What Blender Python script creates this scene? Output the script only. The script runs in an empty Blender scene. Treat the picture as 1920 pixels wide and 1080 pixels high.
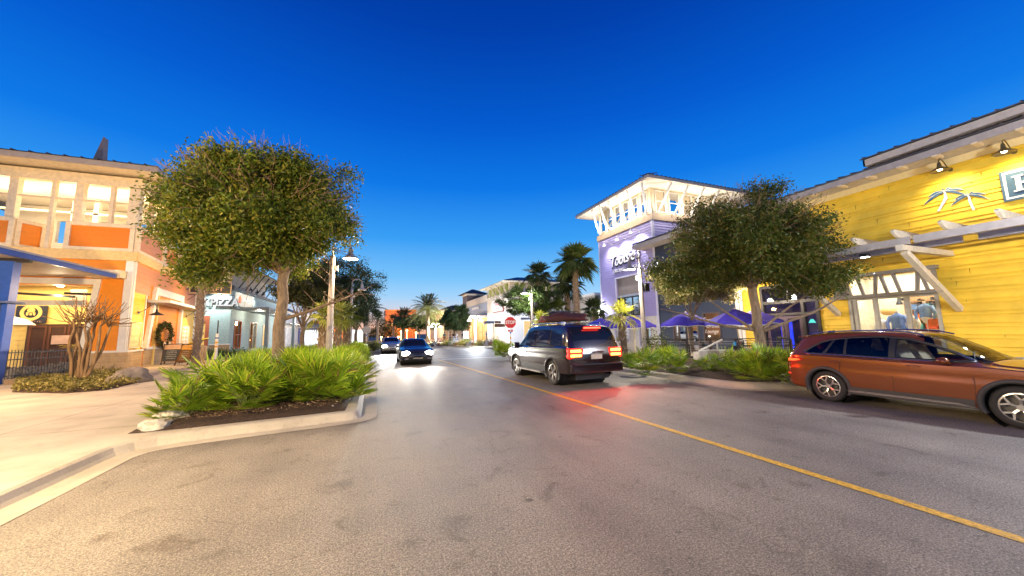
import bpy, bmesh, math, random
import numpy as np
from mathutils import Vector, Matrix
R=math.radians; PI=math.pi
rnd=random.Random(7)
SC=bpy.context.scene; COL=SC.collection
# ---------------------------------------------------------------- camera model (pixels of the 1920x1080 photograph)
F=670.;CX=960;CY=540;H=1.75
def _n(v):
    n=math.sqrt(sum(a*a for a in v));return tuple(a/n for a in v)
def _c(a,b):return (a[1]*b[2]-a[2]*b[1],a[2]*b[0]-a[0]*b[2],a[0]*b[1]-a[1]*b[0])
def _d(a,b):return sum(x*y for x,y in zip(a,b))
_yv=_n(((700-CX)/F,(627-CY)/F,1)); _hx=_n(((1700-CX)/F,(607-CY)/F,1))
_dn=_n(_c(_yv,_hx)); _dn=_dn if _dn[1]>0 else tuple(-a for a in _dn)
_up=tuple(-a for a in _dn); _xv=_c(_yv,_up)
def ray(px,py):
    c=((px-CX)/F,(py-CY)/F,1); return (_d(c,_xv),_d(c,_yv),_d(c,_up))
def G(px,py,z=0.15):
    d=ray(px,py);t=(z-H)/d[2];return (d[0]*t,d[1]*t)
def PX(px,py,x):
    d=ray(px,py);t=x/d[0];return (d[1]*t,H+d[2]*t)
def PY(px,py,y):
    d=ray(px,py);t=y/d[1];return (d[0]*t,H+d[2]*t)
def at(px,zc,py=None):
    """ground x,y of image column px at camera depth zc"""
    X=(px-CX)/F; return (zc*(_xv[2]+X*_xv[0]+ (0.12)*_xv[1]), zc*(_yv[2]+X*_yv[0]+(0.12)*_yv[1]))
cam=bpy.data.cameras.new('camera'); co=bpy.data.objects.new('camera',cam); COL.objects.link(co)
cam.sensor_width=36; cam.lens=F/1920*36; cam.clip_start=.05; cam.clip_end=3000
m3=Matrix(((_xv[0],-_xv[1],-_xv[2]),(_yv[0],-_yv[1],-_yv[2]),(_up[0],-_up[1],-_up[2])))
co.matrix_world=Matrix.Translation((0,0,H))@m3.to_4x4()
SC.camera=co
SC.view_settings.view_transform='Standard'
try: SC.view_settings.look='None'
except Exception: pass
SC.view_settings.gamma=1; SC.view_settings.exposure=0.0
try:
    SC.cycles.use_denoising=True; SC.cycles.max_bounces=6; SC.cycles.diffuse_bounces=3; SC.cycles.glossy_bounces=3
    SC.cycles.transparent_max_bounces=8; SC.cycles.transmission_bounces=4; SC.cycles.sample_clamp_indirect=4.0; SC.cycles.sample_clamp_direct=0
    SC.cycles.caustics_reflective=False; SC.cycles.caustics_refractive=False; SC.cycles.use_light_tree=True
except Exception: pass
# ---------------------------------------------------------------- tree of objects
WL={}
def tag(o,label=None,cat=None,group=None,kind=None):
    if label: o['label']=label
    if cat: o['category']=cat
    if group: o['group']=group
    if kind: o['kind']=kind
    return o
def thing(name,label,cat,loc=(0,0,0),group=None):
    o=bpy.data.objects.new(name,None); COL.objects.link(o); o.location=loc; o.empty_display_size=.3
    WL[o.name]=Vector(loc); return tag(o,label,cat,group)
def wl(o): return WL.get(o.name,Vector((0,0,0))) if o else Vector((0,0,0))
def link(name,me,mt,parent=None):
    o=bpy.data.objects.new(name,me); COL.objects.link(o)
    if mt is not None and len(me.materials)==0: me.materials.append(mt)
    if parent is not None: o.parent=parent
    WL[o.name]=wl(parent); return o
class MB:
    """mesh collector, vertices in world coordinates (or local when the root is at the origin)"""
    def __init__(s): s.v=[];s.f=[];s.m=[];s.cm=0
    def add(s,vs,fs):
        b=len(s.v); s.v+= [tuple(p) for p in vs]; s.f+=[tuple(i+b for i in f) for f in fs]; s.m+=[s.cm]*len(fs); return s
    def box(s,x0,x1,y0,y1,z0,z1):
        if x0>x1:x0,x1=x1,x0
        if y0>y1:y0,y1=y1,y0
        if z0>z1:z0,z1=z1,z0
        v=[(x0,y0,z0),(x1,y0,z0),(x1,y1,z0),(x0,y1,z0),(x0,y0,z1),(x1,y0,z1),(x1,y1,z1),(x0,y1,z1)]
        return s.add(v,[(0,3,2,1),(4,5,6,7),(0,1,5,4),(1,2,6,5),(2,3,7,6),(3,0,4,7)])
    def bar(s,a,b,w,h,up=(0,0,1)):
        a=Vector(a);b=Vector(b);d=(b-a).normalized();u=Vector(up)
        if abs(d.dot(u))>.98:u=Vector((1,0,0))
        r=d.cross(u).normalized();u=r.cross(d).normalized()
        v=[]
        for p in(a,b):
            for i,j in((-1,-1),(1,-1),(1,1),(-1,1)): v.append(p+r*(i*w/2)+u*(j*h/2))
        return s.add(v,[(3,2,1,0),(4,5,6,7),(0,1,5,4),(1,2,6,5),(2,3,7,6),(3,0,4,7)])
    def tube(s,pts,rad,n=8,cap=True):
        pts=[Vector(p) for p in pts]
        if not hasattr(rad,'__len__'): rad=[rad]*len(pts)
        vs=[];fs=[];pu=None
        for i,p in enumerate(pts):
            d=(pts[min(i+1,len(pts)-1)]-pts[max(i-1,0)])
            d=d.normalized() if d.length>1e-9 else Vector((0,0,1))
            u=pu if pu is not None else (Vector((1,0,0)) if abs(d.z)>.9 else Vector((0,0,1)))
            r=d.cross(u)
            if r.length<1e-5: u=Vector((0,1,0)); r=d.cross(u)
            r.normalize();u=r.cross(d).normalized();pu=u
            for k in range(n):
                a=2*PI*k/n; vs.append(p+(r*math.cos(a)+u*math.sin(a))*rad[i])
        for i in range(len(pts)-1):
            for k in range(n):
                k2=(k+1)%n; fs.append((i*n+k,i*n+k2,(i+1)*n+k2,(i+1)*n+k))
        if cap: fs.append(tuple(range(n))[::-1]);fs.append(tuple((len(pts)-1)*n+k for k in range(n)))
        return s.add(vs,fs)
    def lathe(s,prof,c=(0,0,0),n=20,axis='z'):
        vs=[];fs=[]
        for r,z in prof:
            for k in range(n):
                a=2*PI*k/n; x,y=r*math.cos(a),r*math.sin(a)
                p=(x,y,z) if axis=='z' else ((x,z,y) if axis=='y' else (z,x,y))
                vs.append((p[0]+c[0],p[1]+c[1],p[2]+c[2]))
        for i in range(len(prof)-1):
            for k in range(n):
                k2=(k+1)%n; fs.append((i*n+k,i*n+k2,(i+1)*n+k2,(i+1)*n+k))
        return s.add(vs,fs)
    def prism(s,poly,o,u,v,w):
        """polygon in plane (o,u,v) extruded by vector w"""
        o=Vector(o);u=Vector(u);v=Vector(v);w=Vector(w);n=len(poly)
        a=[o+u*p[0]+v*p[1] for p in poly]; b=[p+w for p in a]
        return s.add(a+b,[tuple(range(n))[::-1],tuple(range(n,2*n))]+[(i,(i+1)%n,(i+1)%n+n,i+n) for i in range(n)])
    def mesh(s,name,off=Vector((0,0,0)),smooth=False,recalc=True):
        me=bpy.data.meshes.new(name)
        me.from_pydata([(p[0]-off[0],p[1]-off[1],p[2]-off[2]) for p in s.v],[],s.f)
        if any(s.m): me.polygons.foreach_set('material_index',s.m)
        if recalc:
            bm=bmesh.new();bm.from_mesh(me);bmesh.ops.recalc_face_normals(bm,faces=bm.faces[:]);bm.to_mesh(me);bm.free()
        if smooth: me.polygons.foreach_set('use_smooth',[True]*len(me.polygons))
        me.update(); return me
    def islands(s):
        par=list(range(len(s.v)))
        def fd(a):
            while par[a]!=a: par[a]=par[par[a]]; a=par[a]
            return a
        for f in s.f:
            for a in f[1:]: par[fd(a)]=fd(f[0])
        g={}
        for f,m_ in zip(s.f,s.m): g.setdefault(fd(f[0]),[]).append((f,m_))
        out=[]
        for fs in g.values():
            b=MB(); mp={}
            for f,m_ in fs:
                for a in f:
                    if a not in mp: mp[a]=len(b.v); b.v.append(s.v[a])
                b.f.append(tuple(mp[a] for a in f)); b.m.append(m_)
            out.append(b)
        return out
    def split(s,name,mt,parent=None,**k):
        return [b.build(name,mt,parent,**k) for b in s.islands()]
    def build(s,name,mt,parent=None,smooth=False,bevel=0,recalc=True,auto=None):
        me=s.mesh(name,wl(parent),smooth or auto is not None,recalc)
        mts=mt if isinstance(mt,(list,tuple)) else [mt]
        for m in mts: me.materials.append(m)
        if auto is not None:
            try: me.set_sharp_from_angle(angle=R(auto))
            except Exception: pass
        o=link(name,me,None,parent)
        if bevel: 
            b=o.modifiers.new('b','BEVEL');b.width=bevel;b.segments=2;b.limit_method='ANGLE'
        return o
def kids(o): return [c for c in bpy.data.objects if c.parent==o]
def copy_tree(o,parent=None,ch=None):
    if ch is None:
        ch={}
        for c in bpy.data.objects:
            if c.parent: ch.setdefault(c.parent.name,[]).append(c)
    c=o.copy(); COL.objects.link(c)
    if parent is not None: c.parent=parent
    for k in ch.get(o.name,[]): copy_tree(k,c,ch)
    return c
def place(o,loc,rz=0,sc=1,label=None,group=None):
    o.location=loc; o.rotation_euler=(0,0,rz); o.scale=(sc,sc,sc) if not hasattr(sc,'__len__') else sc
    if label:o['label']=label
    if group:o['group']=group
    return o
def quads(name,V,parent,mt,nv=4,smooth=False):
    """fast mesh of separate quads/tris: V (n,nv,3) numpy"""
    V=np.asarray(V,dtype=np.float32); n=V.shape[0]; me=bpy.data.meshes.new(name)
    off=wl(parent); V=V-np.array([off.x,off.y,off.z],dtype=np.float32)
    me.vertices.add(n*nv); me.vertices.foreach_set('co',V.reshape(-1))
    me.loops.add(n*nv); me.loops.foreach_set('vertex_index',np.arange(n*nv,dtype=np.int32))
    me.polygons.add(n); me.polygons.foreach_set('loop_start',np.arange(0,n*nv,nv,dtype=np.int32))
    try: me.polygons.foreach_set('loop_total',np.full(n,nv,dtype=np.int32))
    except Exception: pass
    me.update(calc_edges=True); me.materials.append(mt)
    return link(name,me,None,parent)
# ---------------------------------------------------------------- materials
MC={}
def node(nt,t,**k):
    n=nt.nodes.new(t)
    for a,b in k.items(): setattr(n,a,b)
    return n
def base(name):
    m=bpy.data.materials.new(name); m.use_nodes=True; nt=m.node_tree; b=nt.nodes['Principled BSDF']; return m,nt,b
def col(c,a=1): return (c[0],c[1],c[2],a)
def mix(nt,fac,a,b,mode='MIX'):
    n=node(nt,'ShaderNodeMix',data_type='RGBA',blend_type=mode)
    for k,v in ((0,fac),(6,a),(7,b)):
        if hasattr(v,'is_linked') or hasattr(v,'links'): nt.links.new(v,n.inputs[k])
        else: n.inputs[k].default_value=col(v) if hasattr(v,'__len__') else v
    return n.outputs[2]
def ramp(nt,fac,stops):
    n=node(nt,'ShaderNodeValToRGB'); e=n.color_ramp.elements
    while len(e)<len(stops): e.new(.5)
    for i,(p,c) in enumerate(stops):
        e[i].position=p; e[i].color=col(c) if hasattr(c,'__len__') else (c,c,c,1)
    nt.links.new(fac,n.inputs[0]); return n.outputs[0]
def noise(nt,sc,det=4,rough=.55,co=None,dist=0):
    n=node(nt,'ShaderNodeTexNoise'); n.inputs['Scale'].default_value=sc; n.inputs['Detail'].default_value=det; n.inputs['Roughness'].default_value=rough
    n.inputs['Distortion'].default_value=dist
    if co is None:
        g=nt.nodes.get('GEO') or node(nt,'ShaderNodeNewGeometry',name='GEO'); co=g.outputs['Position']
    nt.links.new(co,n.inputs['Vector']); return n.outputs[0]
def bump(nt,b,h,st=.3,d=.01):
    n=node(nt,'ShaderNodeBump'); n.inputs['Strength'].default_value=st; n.inputs['Distance'].default_value=d
    nt.links.new(h,n.inputs['Height']); nt.links.new(n.outputs[0],b.inputs['Normal'])
def P(key,c=None,rough=.6,metal=0,var=.12,sc=6,bmp=0,bsc=40,spec=.5,coat=0):
    """general painted/plain surface: colour with soft noise variation"""
    if key in MC: return MC[key]
    m,nt,b=base(key); b.inputs['Roughness'].default_value=rough; b.inputs['Metallic'].default_value=metal
    b.inputs['Specular IOR Level'].default_value=spec
    if coat: b.inputs['Coat Weight'].default_value=coat; b.inputs['Coat Roughness'].default_value=.04
    if var>0:
        n=noise(nt,sc); o=ramp(nt,n,[(.3,tuple(x*(1-var) for x in c)),(.7,tuple(min(1,x*(1+var)) for x in c))])
        nt.links.new(o,b.inputs['Base Color'])
    else: b.inputs['Base Color'].default_value=col(c)
    if bmp: bump(nt,b,noise(nt,bsc,3),bmp)
    MC[key]=m; return m
def EM(key,c,st):
    if key in MC: return MC[key]
    m,nt,b=base(key); b.inputs['Base Color'].default_value=(0.02,0.02,0.02,1)
    b.inputs['Emission Color'].default_value=col(c); b.inputs['Emission Strength'].default_value=st; MC[key]=m; return m
def GLASS(key,tint=(.6,.65,.7),trans=.75,rough=.02):
    if key in MC: return MC[key]
    m,nt,b=base(key); nt.nodes.remove(b); out=nt.nodes['Material Output']
    t=node(nt,'ShaderNodeBsdfTransparent'); t.inputs[0].default_value=col(tint); g=node(nt,'ShaderNodeBsdfGlossy'); g.inputs['Roughness'].default_value=rough
    fr=node(nt,'ShaderNodeFresnel'); fr.inputs[0].default_value=1.5
    ma=node(nt,'ShaderNodeMath',operation='ADD'); ma.inputs[1].default_value=(1-trans)*.25; nt.links.new(fr.outputs[0],ma.inputs[0])
    mx=node(nt,'ShaderNodeMixShader'); nt.links.new(ma.outputs[0],mx.inputs[0]); nt.links.new(t.outputs[0],mx.inputs[1]); nt.links.new(g.outputs[0],mx.inputs[2])
    nt.links.new(mx.outputs[0],out.inputs[0]); MC[key]=m; return m
def LEAF(key,ca,cb,cc=None,trans=.35,rough=.5,dead=None):
    if key in MC: return MC[key]
    m,nt,b=base(key); g=node(nt,'ShaderNodeNewGeometry',name='GEO')
    st=[(0,ca),(.6,cb)]+([(1 if not dead else .93,cc)] if cc else [])+([(.95,dead),(1,tuple(x*.6 for x in dead))] if dead else [])
    o=ramp(nt,g.outputs['Random Per Island'],st)
    n=noise(nt,1.3,3); o=mix(nt,.6,o,ramp(nt,n,[(.3,(.55,.55,.55)),(.7,(1.35,1.35,1.35))]),'MULTIPLY')
    nt.links.new(o,b.inputs['Base Color']); b.inputs['Roughness'].default_value=rough; b.inputs['Specular IOR Level'].default_value=.35
    tr=node(nt,'ShaderNodeBsdfTranslucent'); nt.links.new(o,tr.inputs[0]); mx=node(nt,'ShaderNodeMixShader'); mx.inputs[0].default_value=trans
    out=nt.nodes['Material Output']; nt.links.new(b.outputs[0],mx.inputs[1]); nt.links.new(tr.outputs[0],mx.inputs[2]); nt.links.new(mx.outputs[0],out.inputs[0])
    MC[key]=m; return m
def BARK(key,c,sc=6,st=.6,ring=False):
    if key in MC: return MC[key]
    m,nt,b=base(key); tc=node(nt,'ShaderNodeTexCoord'); mp=node(nt,'ShaderNodeMapping'); mp.inputs['Scale'].default_value=(1,1,4.5) if ring else (1,1,.25)
    nt.links.new(tc.outputs['Object'],mp.inputs[0]); n=noise(nt,sc*3,6,.65,mp.outputs[0],.6)
    o=ramp(nt,n,[(.3,tuple(x*.45 for x in c)),(.55,c),(.75,tuple(x*1.35 for x in c))]); nt.links.new(o,b.inputs['Base Color']); b.inputs['Roughness'].default_value=.85
    bump(nt,b,n,st,.03); MC[key]=m; return m
def PAINTCAR(key,c,metal=.5,rough=.28):
    if key in MC: return MC[key]
    m,nt,b=base(key); b.inputs['Base Color'].default_value=col(c); b.inputs['Metallic'].default_value=metal; b.inputs['Roughness'].default_value=rough
    b.inputs['Coat Weight'].default_value=1; b.inputs['Coat Roughness'].default_value=.03
    n=noise(nt,900,2); bump(nt,b,n,.02,.001); MC[key]=m; return m
def asphalt():
    m,nt,b=base('asphalt'); fine=noise(nt,70,4,.7); grain=noise(nt,150,2,.8); big=noise(nt,.55,5,.6); mid=noise(nt,2.2,5,.6,None,.8)
    c=ramp(nt,fine,[(.30,(.078,.062,.047)),(.5,(.240,.205,.165)),(.68,(.48,.42,.345))])
    c=mix(nt,.85,c,ramp(nt,grain,[(.36,(.5,.5,.5)),(.64,(1.55,1.55,1.5))]),'MULTIPLY')
    c=mix(nt,1,c,ramp(nt,big,[(.3,(.72,.72,.74)),(.7,(1.22,1.2,1.18))]),'MULTIPLY')
    c=mix(nt,1,c,ramp(nt,mid,[(.30,(.66,.63,.6)),(.40,(.97,.97,.97)),(1,(1,1,1))]),'MULTIPLY')
    # small round oil drips and one large stain
    g=nt.nodes['GEO']; vo=node(nt,'ShaderNodeTexVoronoi'); vo.inputs['Scale'].default_value=1.7; vo.inputs['Randomness'].default_value=1
    nt.links.new(g.outputs['Position'],vo.inputs['Vector'])
    sp=ramp(nt,vo.outputs['Distance'],[(.05,(.42,.4,.4)),(.085,(1,1,1))])
    dm=node(nt,'ShaderNodeVectorMath',operation='DISTANCE'); nt.links.new(g.outputs['Position'],dm.inputs[0]); dm.inputs[1].default_value=(2.7,3.9,0)
    lane=ramp(nt,dm.outputs['Value'],[(.0,(1,1,1)),(1,(0,0,0))]); lane.node.color_ramp.elements[1].position=1
    mm=node(nt,'ShaderNodeMath',operation='LESS_THAN'); nt.links.new(dm.outputs['Value'],mm.inputs[0]); mm.inputs[1].default_value=2.0
    c=mix(nt,mm.outputs[0],c,mix(nt,1,c,sp,'MULTIPLY'))
    for (x,y,r_) in ((3.33,1.75,.12),(.35,3.3,.05),(-.35,4.9,.12)):
        dd=node(nt,'ShaderNodeVectorMath',operation='DISTANCE'); nt.links.new(g.outputs['Position'],dd.inputs[0]); dd.inputs[1].default_value=(x,y,0)
        ad=node(nt,'ShaderNodeMath',operation='MULTIPLY_ADD'); nt.links.new(noise(nt,6,4),ad.inputs[0]); ad.inputs[1].default_value=.5; nt.links.new(dd.outputs['Value'],ad.inputs[2])
        c=mix(nt,1,c,ramp(nt,ad.outputs[0],[(r_+.2,(.68,.66,.65)),(r_+.36,(1,1,1))]),'MULTIPLY')
    # fine cracks
    v2=node(nt,'ShaderNodeTexVoronoi',feature='DISTANCE_TO_EDGE'); v2.inputs['Scale'].default_value=.33
    mp=node(nt,'ShaderNodeVectorMath',operation='ADD'); nt.links.new(g.outputs['Position'],mp.inputs[0])
    nn=node(nt,'ShaderNodeTexNoise'); nn.inputs['Scale'].default_value=1.2; nt.links.new(g.outputs['Position'],nn.inputs['Vector']); nt.links.new(nn.outputs['Color'],mp.inputs[1])
    nt.links.new(mp.outputs[0],v2.inputs['Vector'])
    c=mix(nt,.35,c,ramp(nt,v2.outputs['Distance'],[(.001,(.4,.38,.37)),(.0045,(1,1,1))]),'MULTIPLY')
    mpp=node(nt,'ShaderNodeMapping'); mpp.inputs['Scale'].default_value=(1.1,.06,1); nt.links.new(g.outputs['Position'],mpp.inputs[0])
    c=mix(nt,1,c,ramp(nt,noise(nt,1.0,3,.5,mpp.outputs[0]),[(.35,(.86,.86,.87)),(.6,(1.1,1.1,1.09))]),'MULTIPLY')
    c=mix(nt,.9,c,ramp(nt,noise(nt,36,3,.75),[(.33,(.62,.6,.58)),(.5,(1,1,1)),(.68,(1.38,1.35,1.3))]),'MULTIPLY')
    c=mix(nt,.8,c,ramp(nt,noise(nt,5.5,6,.75,None,1.5),[(.33,(.62,.6,.58)),(.43,(1,1,1)),(.66,(1,1,1)),(.74,(1.25,1.22,1.18))]),'MULTIPLY')
    nt.links.new(c,b.inputs['Base Color'])
    nt.links.new(ramp(nt,big,[(.3,.56),(.7,.68)]),b.inputs['Roughness']); b.inputs['Specular IOR Level'].default_value=.38
    bump(nt,b,fine,.7,.008); return m
def concrete(key,c,joint=0):
    if key in MC: return MC[key]
    m,nt,b=base(key); n=noise(nt,1.1,6,.6); f=noise(nt,60,3,.6)
    o=ramp(nt,n,[(.3,tuple(x*.75 for x in c)),(.55,c),(.8,tuple(min(1,x*1.15) for x in c))])
    o=mix(nt,.5,o,ramp(nt,f,[(.3,(.8,.8,.8)),(.7,(1.1,1.1,1.1))]),'MULTIPLY')
    if joint:
        g=nt.nodes['GEO']; s=node(nt,'ShaderNodeSeparateXYZ'); nt.links.new(g.outputs['Position'],s.inputs[0])
        for k in (0,1):
            fr=node(nt,'ShaderNodeMath',operation='PINGPONG'); nt.links.new(s.outputs[k],fr.inputs[0]); fr.inputs[1].default_value=joint/2
            o=mix(nt,.7,o,ramp(nt,fr.outputs[0],[(.008,(.35,.33,.3)),(.02,(1,1,1))]),'MULTIPLY')
    vo=node(nt,'ShaderNodeTexVoronoi'); vo.inputs['Scale'].default_value=2.3; nt.links.new(nt.nodes['GEO'].outputs['Position'],vo.inputs['Vector'])
    o=mix(nt,.55,o,ramp(nt,vo.outputs['Distance'],[(.03,(.4,.38,.36)),(.06,(1,1,1))]),'MULTIPLY')
    o=mix(nt,.35,o,ramp(nt,noise(nt,3.2,6,.75,None,1.2),[(.33,(.6,.56,.5)),(.45,(1,1,1))]),'MULTIPLY')
    nt.links.new(o,b.inputs['Base Color']); b.inputs['Roughness'].default_value=.75; bump(nt,b,f,.25,.004); MC[key]=m; return m
def SOIL(key='mulch'):
    if key in MC: return MC[key]
    m,nt,b=base(key); n=noise(nt,28,6,.75); o=ramp(nt,n,[(.3,(.02,.010,.006)),(.52,(.075,.04,.022)),(.7,(.17,.10,.055)),(.8,(.38,.27,.16))])
    nt.links.new(o,b.inputs['Base Color']); b.inputs['Roughness'].default_value=.9; bump(nt,b,n,1,.04); MC[key]=m; return m
def STONE(key,c,bw=.6,bh=.3,o3=(1,1,1)):
    if key in MC: return MC[key]
    m,nt,b=base(key); g=node(nt,'ShaderNodeNewGeometry',name='GEO'); s=node(nt,'ShaderNodeSeparateXYZ'); nt.links.new(g.outputs['Position'],s.inputs[0])
    ad=node(nt,'ShaderNodeMath',operation='ADD'); nt.links.new(s.outputs[0],ad.inputs[0]); nt.links.new(s.outputs[1],ad.inputs[1])
    cb=node(nt,'ShaderNodeCombineXYZ'); nt.links.new(ad.outputs[0],cb.inputs[0]); nt.links.new(s.outputs[2],cb.inputs[1])
    br=node(nt,'ShaderNodeTexBrick'); nt.links.new(cb.outputs[0],br.inputs['Vector']); br.inputs['Scale'].default_value=1
    br.inputs['Brick Width'].default_value=bw; br.inputs['Row Height'].default_value=bh; br.inputs['Mortar Size'].default_value=.006
    br.inputs['Color1'].default_value=col(c); br.inputs['Color2'].default_value=col(tuple(x*.86 for x in c)); br.inputs['Mortar'].default_value=col(tuple(x*.5 for x in c))
    o=mix(nt,.6,br.outputs[0],ramp(nt,noise(nt,9,5),[(.3,(.75,.75,.75)),(.7,(1.15,1.15,1.15))]),'MULTIPLY')
    nt.links.new(o,b.inputs['Base Color']); b.inputs['Roughness'].default_value=.8; MC[key]=m; return m
# ---------------------------------------------------------------- world and lights
w=bpy.data.worlds.new('World'); SC.world=w; w.use_nodes=True; nt=w.node_tree; bg=nt.nodes['Background']
tc=node(nt,'ShaderNodeTexCoord'); sp=node(nt,'ShaderNodeSeparateXYZ'); nt.links.new(tc.outputs['Generated'],sp.inputs[0])
def lin(c): return tuple(((x/255)/12.92 if x/255<=.04045 else ((x/255+.055)/1.055)**2.4) for x in c)
skyc=ramp(nt,sp.outputs[2],[(0,lin((238,206,196))),(.03,lin((224,218,226))),(.07,lin((184,222,252))),(.15,lin((122,196,252))),(.25,lin((58,160,246))),(.38,lin((16,122,232))),(.52,lin((5,92,208))),(.68,lin((2,64,172))),(.85,lin((2,46,136)))])
# afterglow around the end of the street, only low over the horizon
vd=node(nt,'ShaderNodeVectorMath',operation='DOT_PRODUCT'); nt.links.new(tc.outputs['Generated'],vd.inputs[0]); vd.inputs[1].default_value=(.06,.998,0)
az=ramp(nt,vd.outputs['Value'],[(.80,0.),(1,1.)])
lo=ramp(nt,sp.outputs[2],[(0,(1,1,1)),(.05,(.35,.35,.35)),(.10,(0,0,0))])
ml=node(nt,'ShaderNodeMath',operation='MULTIPLY'); nt.links.new(az,ml.inputs[0]); nt.links.new(lo,ml.inputs[1])
skyc=mix(nt,ml.outputs[0],skyc,lin((255,186,150)))
nt.links.new(skyc,bg.inputs['Color']); bg.inputs['Strength'].default_value=1.0
sun=bpy.data.lights.new('sun','SUN'); sun.energy=.04; sun.angle=R(12); sun.color=(1,.72,.55)
so=bpy.data.objects.new('sun',sun); COL.objects.link(so); so.rotation_euler=(R(86),0,R(176))
LM=2.6
def lamp(kind,loc,e,c=(1,.85,.6),r=.12,aim=None,ang=120,blend=.6,size=None,parent=None):
    l=bpy.data.lights.new(kind.lower()+'_light',kind); l.energy=e*LM; l.color=c
    if kind=='AREA':
        l.shape='RECTANGLE'; l.size,l.size_y=size
    else: l.shadow_soft_size=r
    if kind=='SPOT': l.spot_size=R(ang); l.spot_blend=blend
    o=bpy.data.objects.new(l.name,l); COL.objects.link(o); o.location=Vector(loc)-wl(parent)
    if parent is not None: o.parent=parent
    d=Vector(aim)-Vector(loc) if aim is not None else Vector((0,0,-1))
    o.rotation_euler=d.to_track_quat('-Z','Y').to_euler(); return o
def text(s,size,loc,xdir,updir,mt,parent,name='lettering',depth=.01,shear=0,sx=1,align='CENTER',bold=0,spacing=1):
    cu=bpy.data.curves.new('t','FONT'); cu.body=s; cu.size=size; cu.extrude=depth/2; cu.align_x=align; cu.align_y='CENTER'; cu.shear=shear; cu.offset=bold; cu.space_character=spacing; cu.resolution_u=4
    t=bpy.data.objects.new('t',cu); COL.objects.link(t); dg=bpy.context.evaluated_depsgraph_get(); dg.update()
    me=bpy.data.meshes.new_from_object(t.evaluated_get(dg)); bpy.data.objects.remove(t); bpy.data.curves.remove(cu)
    x=Vector(xdir).normalized();u=Vector(updir).normalized();n=x.cross(u); M=Matrix((( x.x*sx,u.x,n.x,0),(x.y*sx,u.y,n.y,0),(x.z*sx,u.z,n.z,0),(0,0,0,1)))
    me.transform(M); me.transform(Matrix.Translation(Vector(loc)-wl(parent))); me.materials.clear(); me.materials.append(mt)
    return link(name,me,None,parent)
def scrib(n,size,loc,xdir,updir,mt,parent,name='lettering',depth=.012,sx=1,**k):
    '''unreadable small lettering: one row of irregular glyph shapes'''
    r_=random.Random(n*17+int(size*100)); x=Vector(xdir).normalized();u=Vector(updir).normalized();nn=x.cross(u); mb=MB(); W_=n*size*.62*sx; a=-W_/2
    for i in range(n):
        w_=size*r_.uniform(.32,.5)*sx; h=size*.62
        o=Vector(loc)+x*a-u*h/2
        t_=size*.12
        mb.prism([(0,0),(t_,0),(t_,h),(0,h)],o,x,u,nn*depth)
        if r_.random()<.7: mb.prism([(t_,h-t_),(w_,h-t_),(w_,h),(t_,h)],o,x,u,nn*depth)
        if r_.random()<.6: mb.prism([(t_,h*.42),(w_*.9,h*.42),(w_*.9,h*.42+t_),(t_,h*.42+t_)],o,x,u,nn*depth)
        if r_.random()<.6: mb.prism([(w_-t_,0),(w_,0),(w_,h*.42),(w_-t_,h*.42)],o,x,u,nn*depth)
        a+=size*.62*sx
    return mb.build(name,mt,parent)
# palette
CREAM=P('cream_paint',(.78,.62,.40),.55,bmp=.05); WHITE=P('white_paint',(.78,.75,.70),.5,var=.05); TAUPE=P('taupe_paint',(.36,.30,.27),.55)
DARK=P('dark_metal',(.025,.024,.026),.4,.3); GREY=P('grey_metal',(.40,.37,.34),.42,.4); ROOFM=P('metal_roof',(.10,.085,.085),.45,.5)
ORANGE=P('orange_paint',(.62,.17,.012),.6,bmp=.05); YELLOW=P('yellow_paint',(.84,.53,.035),.55,var=.13,sc=1.6,bmp=.05)
LEMON=P('lemon_paint',(.80,.62,.22),.55,var=.06); PINK=P('salmon_paint',(.58,.25,.12),.6,bmp=.05); NAVY=P('navy_paint',(.028,.035,.065),.5)
PURPLE=P('lavender_paint',(.40,.34,.60),.55,var=.06); TAN=P('tan_paint',(.42,.30,.19),.6); BLUEP=P('blue_steel_paint',(.02,.07,.36),.35,.2)
BLACKP=P('black_plastic',(.012,.012,.013),.45,var=0); TYRE=P('tyre_rubber',(.02,.019,.018),.75,bmp=.1); CHROME=P('chrome',(.75,.75,.76),.12,1,var=0)
TEAL=P('pale_teal_stucco',(.36,.47,.46),.75,bmp=.15,bsc=90); STUCCO=P('warm_grey_stucco',(.42,.36,.30),.8,bmp=.2,bsc=90); WSTUC=P('white_stucco',(.62,.62,.64),.8,bmp=.2,bsc=90)
SAND=STONE('sandstone_block',(.52,.36,.20)); WALLG=GLASS('window_glass',(.9,.92,.93),.9)
LITW=EM('lamp_warm',(1,.72,.42),28); LITC=EM('lamp_cool',(.85,.9,1),28)
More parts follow.
